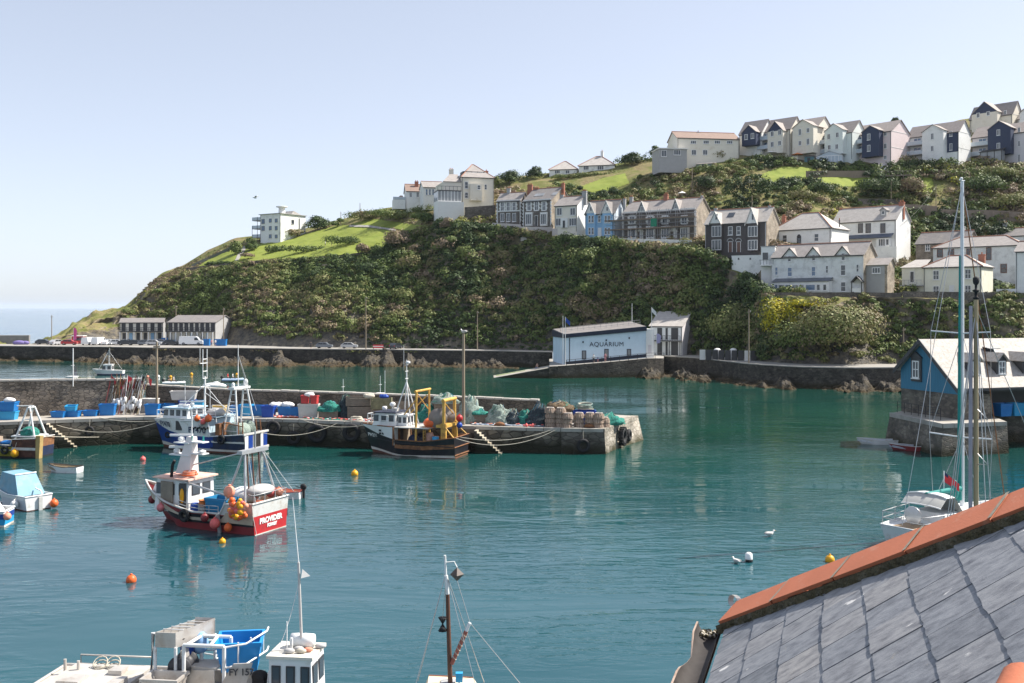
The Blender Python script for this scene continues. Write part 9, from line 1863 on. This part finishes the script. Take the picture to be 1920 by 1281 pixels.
def vehicle(name, label, cat, prof, glass, L, Wd, wx, wr, p, rz, paint):
 o = thing(name, label, cat, p, rz); a = MB(); n = len(prof); lo = [V(x, -Wd/2, z) for x, z in prof]; ins = lambda z: Wd/2-max(0, z-.95)*.16
 A = [V(x, -ins(z), z) for x, z in prof]; B_ = [V(x, ins(z), z) for x, z in prof]; a.add(A+B_, [tuple(range(n))[::-1], tuple(range(n, 2*n))]+[(i, (i+1) % n, n+(i+1) % n, n+i) for i in range(n)], paint); a.build('body', o)
 for g in glass:
  for s_ in (-1, 1): a = MB(); q = [V(x, s_*(ins(z)+.012), z) for x, z in g]; a.add(q, [tuple(range(len(q)))], CARG); a.build('window', o)
 f, b_ = max(prof, key=lambda q: q[1]*0+q[0])[0], min(q[0] for q in prof); top = max(q[1] for q in prof)
 hi = [(x, z) for x, z in prof];
 for x in wx:
  for s_ in (-1, 1): a = MB(); a.lathe((x, s_*(Wd/2-.1), wr), [(wr*.6, -.1), (wr, -.09), (wr, .09), (wr*.6, .1)], RUBBER, 14, 'Y'); w_ = a.build('wheel', o); a = MB(); a.lathe((x, s_*(Wd/2+.0), wr), [(wr*.58, -.02), (.03, .012)], HUB, 10, 'Y'); a.build('rim', w_)
 for s_ in (-1, 1): a = MB(); a.bb(L/2-.04, L/2+.02, s_*Wd*.36-.15, s_*Wd*.36+.15, .6, .76, LAMP); a.build('headlight', o); a = MB(); a.bb(-L/2-.02, -L/2+.04, s_*Wd*.4-.1, s_*Wd*.4+.1, .65, .9, BRED); a.build('tail_light', o)
 return o
CARP = [(-2.1, .3), (2.1, .3), (2.15, .65), (2.0, .85), (1.15, .98), (.5, 1.45), (-1.2, 1.48), (-1.95, 1.0), (-2.12, .85)]; CGL = [[(1.0, .98), (.45, 1.38), (-.25, 1.40), (-.25, .98)], [(-.33, .98), (-.33, 1.40), (-1.15, 1.40), (-1.7, 1.0)]]
VANP = [(-2.6, .35), (2.6, .35), (2.65, .9), (2.5, 1.1), (1.9, 1.25), (1.35, 1.95), (1.0, 2.15), (-2.55, 2.15), (-2.65, .9)]; VGL = [[(1.75, 1.25), (1.3, 1.85), (.75, 1.85), (.75, 1.25)]]
cp = vp = None
for i, (px, d, k, v, rz, l) in enumerate(((82, 281, 'dark', 0, .1, 'dark estate car at the seaward end of the car park'), (107, 278, 'silver', 0, 1.2, 'silver car left of the red car'), (130, 277, 'red', 0, .2, 'red car in the far car park'), (167, 277, 'white', 1, 1.5, 'left one of two white vans parked end-on'), (186, 277, 'white', 1, 1.45, 'right one of two white vans parked end-on'), (204, 277, 'white', 0, 1.3, 'white car just right of the two end-on vans'), (219, 277, 'white', 0, .3, 'second white car right of the vans'), (204, 285, 'white', 0, .2, 'white car in the back row behind the first white car'), (226, 284, 'silver', 0, .2, 'pale car in the back row by the smaller net store'), (236, 275, 'dark', 0, .2, 'black car half hidden by the second white car'), (254, 275, 'dark', 0, .1, 'black car below the smaller net store'), (274, 275, 'grey', 0, 0, 'dark grey car below the gap of the net stores'), (289, 275, 'silver', 0, .1, 'silver car between the dark grey and the black car by the net stores'), (303, 282, 'white', 0, .1, 'white car close to the gap between the net stores'), (242, 283, 'white', 0, .1, 'white car close under the smaller net store'), (321, 276, 'dark', 0, .1, 'black car left of the big white van'), (360, 274, 'white', 2, 0, 'big long white van in front of the larger net store'), (608, 255, 'grey', 0, .0, 'grey hatchback on the shore road, left one'), (655, 254, 'silver', 0, .05, 'blue-silver car on the shore road, left of the pole'), (742, 251, 'dark', 0, 1.2, 'dark car parked facing the cliff on the shore road'))):
 p = W(px, HY, d); p.z = ROAD_Z+.05
 if v == 0:
  if cp is None: cp = o = vehicle('parked_car', l, 'car', CARP, CGL, 4.2, 1.75, (-1.3, 1.3), .33, p, rz, PAINT['dark'])
  else: o = copy_tree(cp, l, p, rz, swap={PAINT['dark']: PAINT[k]})
 else:
  if vp is None: vp = o = vehicle('parked_van', l, 'van', VANP, VGL, 5.2, 2.0, (-1.6, 1.65), .36, p, rz, PAINT['white'])
  else: o = copy_tree(vp, l, p, rz)
  if v == 2: o.scale = (1.25, 1.1, 1.15)
 o['group'] = 'vehicles parked on the far quay'
def person(label, p, rz, shirt, legs, sit=False, hair=RUBBER, scale=1.0):
 V_ = [(0, 0, .95), (0, 0, 1.2), (0, 0, 1.45), (0, .02, 1.56), (0, .03, 1.68), (0, .02, 1.78)]; R = [.15, .14, .16, .06, .09, .07]; E = [(0, 1), (1, 2), (2, 3), (3, 4), (4, 5)]
 for s_ in (-1, 1):
  b = len(V_); V_ += [(s_*.2, 0, 1.42), (s_*.27, .02, 1.15), (s_*.24, .16, .95), (s_*.23, .2, .88)]; R += [.06, .045, .035, .04]; E += [(2, b), (b, b+1), (b+1, b+2), (b+2, b+3)]
  b = len(V_); V_ += [(s_*.1, .0, .88), (s_*.11, .45 if sit else .04, .9 if sit else .48), (s_*.11, .45 if sit else 0, .45 if sit else .06), (s_*.12, .6 if sit else .14, .42 if sit else .03)]; R += [.09, .065, .045, .04]; E += [(0, b), (b, b+1), (b+1, b+2), (b+2, b+3)]
 me = bpy.data.meshes.new('body'); me.from_pydata([Vector(v)*scale for v in V_], E, []); o = bpy.data.objects.new('person_tmp', me); COL.objects.link(o); m = o.modifiers.new('s', 'SKIN'); sv = me.skin_vertices[0].data
 for i, r in enumerate(R): sv[i].radius = (r*scale, r*scale*(.75 if i < 3 else 1))
 sv[0].use_root = True; o.modifiers.new('d', 'SUBSURF').levels = 1; dg = bpy.context.evaluated_depsgraph_get(); m2 = bpy.data.meshes.new_from_object(o.evaluated_get(dg)); bpy.data.objects.remove(o)
 m2.materials.clear(); [m2.materials.append(x) for x in (FLESH, shirt, legs, hair)]
 for f in m2.polygons:
  z = f.center.z/scale; f.material_index = 3 if z > 1.72 else (0 if z > 1.53 else (1 if z > .96 and not (abs(f.center.x) > .21*scale and z < 1.2) else (0 if abs(f.center.x) > .2*scale and z > .84 else (2 if z > .4 else 0)))); f.use_smooth = True
 r = link('person', m2, None, p, rz); return tag(r, label, 'person')
pk = M('pink_cloth', (.60, .25, .28), .8, .1, 2); wc = M('white_cloth', (.7, .7, .68), .8, .05, 2); bc_ = M('blue_cloth', (.10, .16, .32), .8, .1, 2); dk = M('dark_cloth', (.04, .04, .05), .8, .1, 2)
def aqp(px, back=1.3): d = lerpt([(q[0], q[1]) for q in f0], px)+back; p = W(px, HY, d); p.z = lerpt([(q[0], q[2]) for q in f0], px); return p
f0 = [(1030, 197.5, 2.35), (1060, 198, 2.5), (1140, 199.5, 3.1), (1215, 201.5, 3.75), (1245, 203.5, 3.66)]
person('person in a pale top leaning at the railing, leftmost before the aquarium', aqp(1113), 0, wc, dk); person('small child beside the leftmost person at the aquarium railing', aqp(1121), .4, bc_, pk, scale=.66); person('person in pink clothes under the lettering at the aquarium railing', aqp(1135), -.3, pk, pk)
for px, d, s_, l, l2 in ((583, 250, dk, dk, 'person in dark clothes walking on the shore road'), (397, 268, pk, bc_, 'person in pink walking by the blue bins near the white van'), (404, 268, wc, bc_, 'person in a white top next to the one in pink by the bins')): p = W(px, HY, d); p.z = ROAD_Z+.05; person(l2, p, .5, s_, l)
for px, py, s_, l in ((610, 463, wc, 'walker in white on the lawn path'), (622, 462, bc_, 'walker in blue on the lawn path')): g = hit(px, py); person(l, g+V(0, 0, .1), 1.5, s_, dk)
g = onz(1006, 692, 1.2); person('bather sitting on the edge of the slipway', V(g.x, 203.6, 1.35-.42), 2.6, FLESH, bc_, True)
person('person in red at the helm of the blue inflatable', wl(RB1, (.9, 0, -.1)), RB1.rotation_euler.z-pi/2, REDF, dk, True); person('passenger in white in the blue inflatable', wl(RB1, (1.8, .1, -.1)), RB1.rotation_euler.z-pi/2, wc, dk, True); person('person in dark clothes in the grey inflatable', wl(RB2, (.8, 0, -.1)), RB2.rotation_euler.z-pi/2, dk, dk, True); person('second person with pale top in the grey inflatable', wl(RB2, (1.7, .1, -.1)), RB2.rotation_euler.z-pi/2, CANVAS, dk, True)
def gull(label, p, rz, fly=False, s=1.0):
 a = MB(); pts = [(-.30, 0, .13), (-.18, 0, .14), (-.05, 0, .13), (.10, 0, .14), (.17, 0, .21), (.20, 0, .28), (.24, 0, .29), (.27, 0, .28)]; rr = [.02, .07, .11, .10, .05, .055, .04, .015]; n = 10; vs = []
 for q, r in zip(pts, rr): vs += [V(q[0], r*cos(2*pi*k/n), q[2]+r*sin(2*pi*k/n)) for k in range(n)]
 a.add(vs, [(i*n+k, i*n+(k+1) % n, (i+1)*n+(k+1) % n, (i+1)*n+k) for i in range(7) for k in range(n)]+[tuple(range(n))[::-1], tuple(range(7*n, 8*n))], BAGW, True)
 for y in (-1, 1):
  if fly: a.add([V(.1, y*.05, .18), V(.12, y*.35, .30), V(-.02, y*.72, .24), V(-.12, y*.35, .28), V(-.12, y*.05, .17)], [(0, 1, 2, 3, 4)], GREYBIN)
  else: a.ball((-.10, y*.085, .16), .15, GREYBIN, 8, 6, (1.5, .3, .55))
 a.lathe((.265, 0, .28), [(.018, 0), (.004, .07)], YELB, 6, 'X')
 o = thing('gull', label, 'gull', p, rz); o.scale = (s, s, s); a.build('body', o); return o
gull('gull perched on top of the quay lamp post', W(869, 625, qd(869, 1.0).y), 2.6, s=1.3); gull('gull swimming left of the white can buoy', onz(1380, 1056), 2.2); gull('gull swimming alone above the near roof ridge', onz(1444, 1006), 0.3, s=1.2); gull('gull swimming near the rusty gutter', onz(1311, 1203), 2.8); gull('gull in flight high left of the white block', W(479, 373, 150), .4, True, 1.4)
def flagpole(px, yt, d, zb, label, cl=None, name='flagpole'):
 p = W(px, HY, d); p.z = zb; zt = zat(yt, d)-zb; o = thing(name, label, 'flagpole', p); a = MB(); a.tube([(0, 0, 0), (0, 0, zt)], .08, BWHITE, 6, r2=.05); a.build('staff', o)
 if cl: a = MB(); a.grid([[V(.05+.9*u, .08*sin(u*5), zt-.1-.9*u-.9*v) for v in (0, .5, 1)] for u in np.linspace(0, 1, 6)], cl, True); a.build('cloth', o)
flagpole(1055.5, 592, 201.3, 2.4, 'left one of two flagpoles at the aquarium corner'); flagpole(1060, 594, 200.9, 2.5, 'right flagpole at the aquarium corner with blue flag', BLUEK); flagpole(1222, 576, 204, 3.6, 'flagpole with pale flag at the aquarium entrance', BAGW); flagpole(1185, 569, 212, zat(612, 212), 'thin aerial mast on the aquarium roof', None, 'aerial_mast')
def banner(px, y0, y1, d, m, label): p = W(px, HY, d); p.z = zat(y1, d); hh = zat(y0, d)-p.z; o = thing('feather_banner', label, 'banner', p); a = MB(); a.tube([(0, 0, -.8), (0, 0, hh)], .04, WPIPE, 5); a.build('staff', o); a = MB(); a.prism([V(.03, 0, .2), V(.75, 0, .3), V(.95, 0, hh*.8), V(.5, 0, hh), V(.03, 0, hh)], V(0, .03, 0), m); a.build('cloth', o)
banner(1231, 626, 646, 203.5, M('lilac_banner', (.42, .38, .58), .7, .1, 1), 'lilac feather banner at the aquarium entrance'); banner(138, 615, 639, 284, M('magenta_banner', (.60, .08, .28), .7, .1, 1), 'magenta feather banner by the car park kiosk')
p = W(148, HY, 286); p.z = ROAD_Z; o = thing('kiosk', 'small red kiosk in the far car park', 'kiosk', p); a = MB(); a.bb(-1.6, 1.6, -1, 1, 0, 2.2, REDP); a.build('wall', o); a = MB(); a.bb(-1.8, 1.8, -1.4, 1.1, 2.201, 2.4, TRIM); a.build('roof', o); a = MB(); a.bb(-1.2, 1.2, -1.03, -1.001, 1.0, 1.9, GLASS); a.build('hatch', o)
for px, d, w_, l in ((388, 272, 1.6, 'left blue bin beside the white van'), (414, 271, 3.2, 'wide blue bin at the corner of the larger net store'), (312, 283, 2.4, 'blue bin between the two net stores')): p = W(px, HY, d); p.z = ROAD_Z+.05; tubthing(l, p, w_, 1.4, 1.8, BLUEP, 0, 0, .92, 'bin', 'bin')
p = W(1312, HY, 199); p.z = ROAD_Z; o = thing('yard_fence', 'dark board fence with white gate panels on the path right of the aquarium store', 'fence', p)
for i in range(9): a = MB(); a.bb(i*1.15, i*1.15+1.12, -i*.55, -i*.55+.1, 0, 2.0, TRIM if i in (0, 7) else FASCIA); a.build('panel', o)
for px, l in ((1345, 'left white storage tank behind the yard fence'), (1375, 'right white storage tank behind the yard fence')): p = W(px, HY, 199.5); p.z = ROAD_Z; a = MB(); a.lathe((0, 0, 0), [(.7, 0), (.75, .2), (.75, 1.9), (.5, 2.2), (.1, 2.3)], TRIM, 14); one(a, 'storage_tank', l, 'tank', p)
o = thing('roadworks_barrier', 'red and white barrier on the shore road by the cliff', 'barrier', V(W(709, HY, 250).x, 250, ROAD_Z)); a = MB(); a.bb(-1.3, 1.3, 0, .08, .3, 1.1, REDF); a.bb(-1.3, 1.3, -.02, -.001, .6, .8, TRIM); a.build('panel', o); a = MB(); a.bb(-1.2, -1.1, -.3, .3, 0, .3, FASCIA); a.build('foot', o); a = MB(); a.bb(1.1, 1.2, -.3, .3, 0, .3, FASCIA); a.build('foot', o)
for x, m, l in ((6.5, BLUEP, 'first blue tub stored in the open boathouse bay'), (8.2, BLUEL, 'second blue tub stored in the open boathouse bay'), (10.4, BLUEP, 'third blue tub stored in the open boathouse bay')): c, s_ = cos(ba), sin(ba); tubthing(l, V(bo.x+c*x-s_*1.2, bo.y+s_*x+c*1.2, 3.02), 1.5, 1.1, 1.3, m, ba)
bb = MB(); bb.bb(-25, 0, 0, .0, 0, 0, CONC)
p = W(-30, HY, 289); p.z = ROAD_Z; o = thing('breakwater_wall', 'low grey wall along the far breakwater at the left edge', 'wall', p); a = MB(); a.bb(-40, 13, 0, .8, -3, 2.2, M('grey_breakwater', (.26, .25, .25), .9, .15, .8)); a.build('masonry', o); a = MB(); a.bb(-40, 13.05, -.06, .86, 2.201, 2.4, COPING); a.build('coping', o)
p = W(36, HY, 280); p.z = ROAD_Z; a = MB(); a.ball((0, 0, .5), 1.3, M('purple_cover', (.20, .16, .38), .7, .15, 2), 12, 8, (1.5, .7, .55)); a.ball((1.6, .2, .5), 1.0, M('purple_cover', (.2, .16, .38)), 12, 8, (1.2, .7, .6)); one(a, 'covered_boat', 'purple covers over something low at the left end of the far quay', 'cover', p)
HAZE = bpy.data.materials.new('sea_haze'); HAZE.use_nodes = True
nt = HAZE.node_tree; nt.nodes.remove(nt.nodes['Principled BSDF'])
pv = nd(nt, 'ShaderNodeVolumePrincipled'); pv.inputs['Density'].default_value = 0.00004; pv.inputs['Color'].default_value = (.86, .92, 1, 1); pv.inputs['Anisotropy'].default_value = 0.2
nt.links.new(pv.outputs[0], nt.nodes['Material Output'].inputs['Volume'])
a = MB(); a.bb(-25000, 25000, -100, 31000, -13.5, 95, HAZE)
hz = a.build('haze'); hz['kind'] = 'stuff'; hz['label'] = 'thin pale sea haze over harbour and headland'
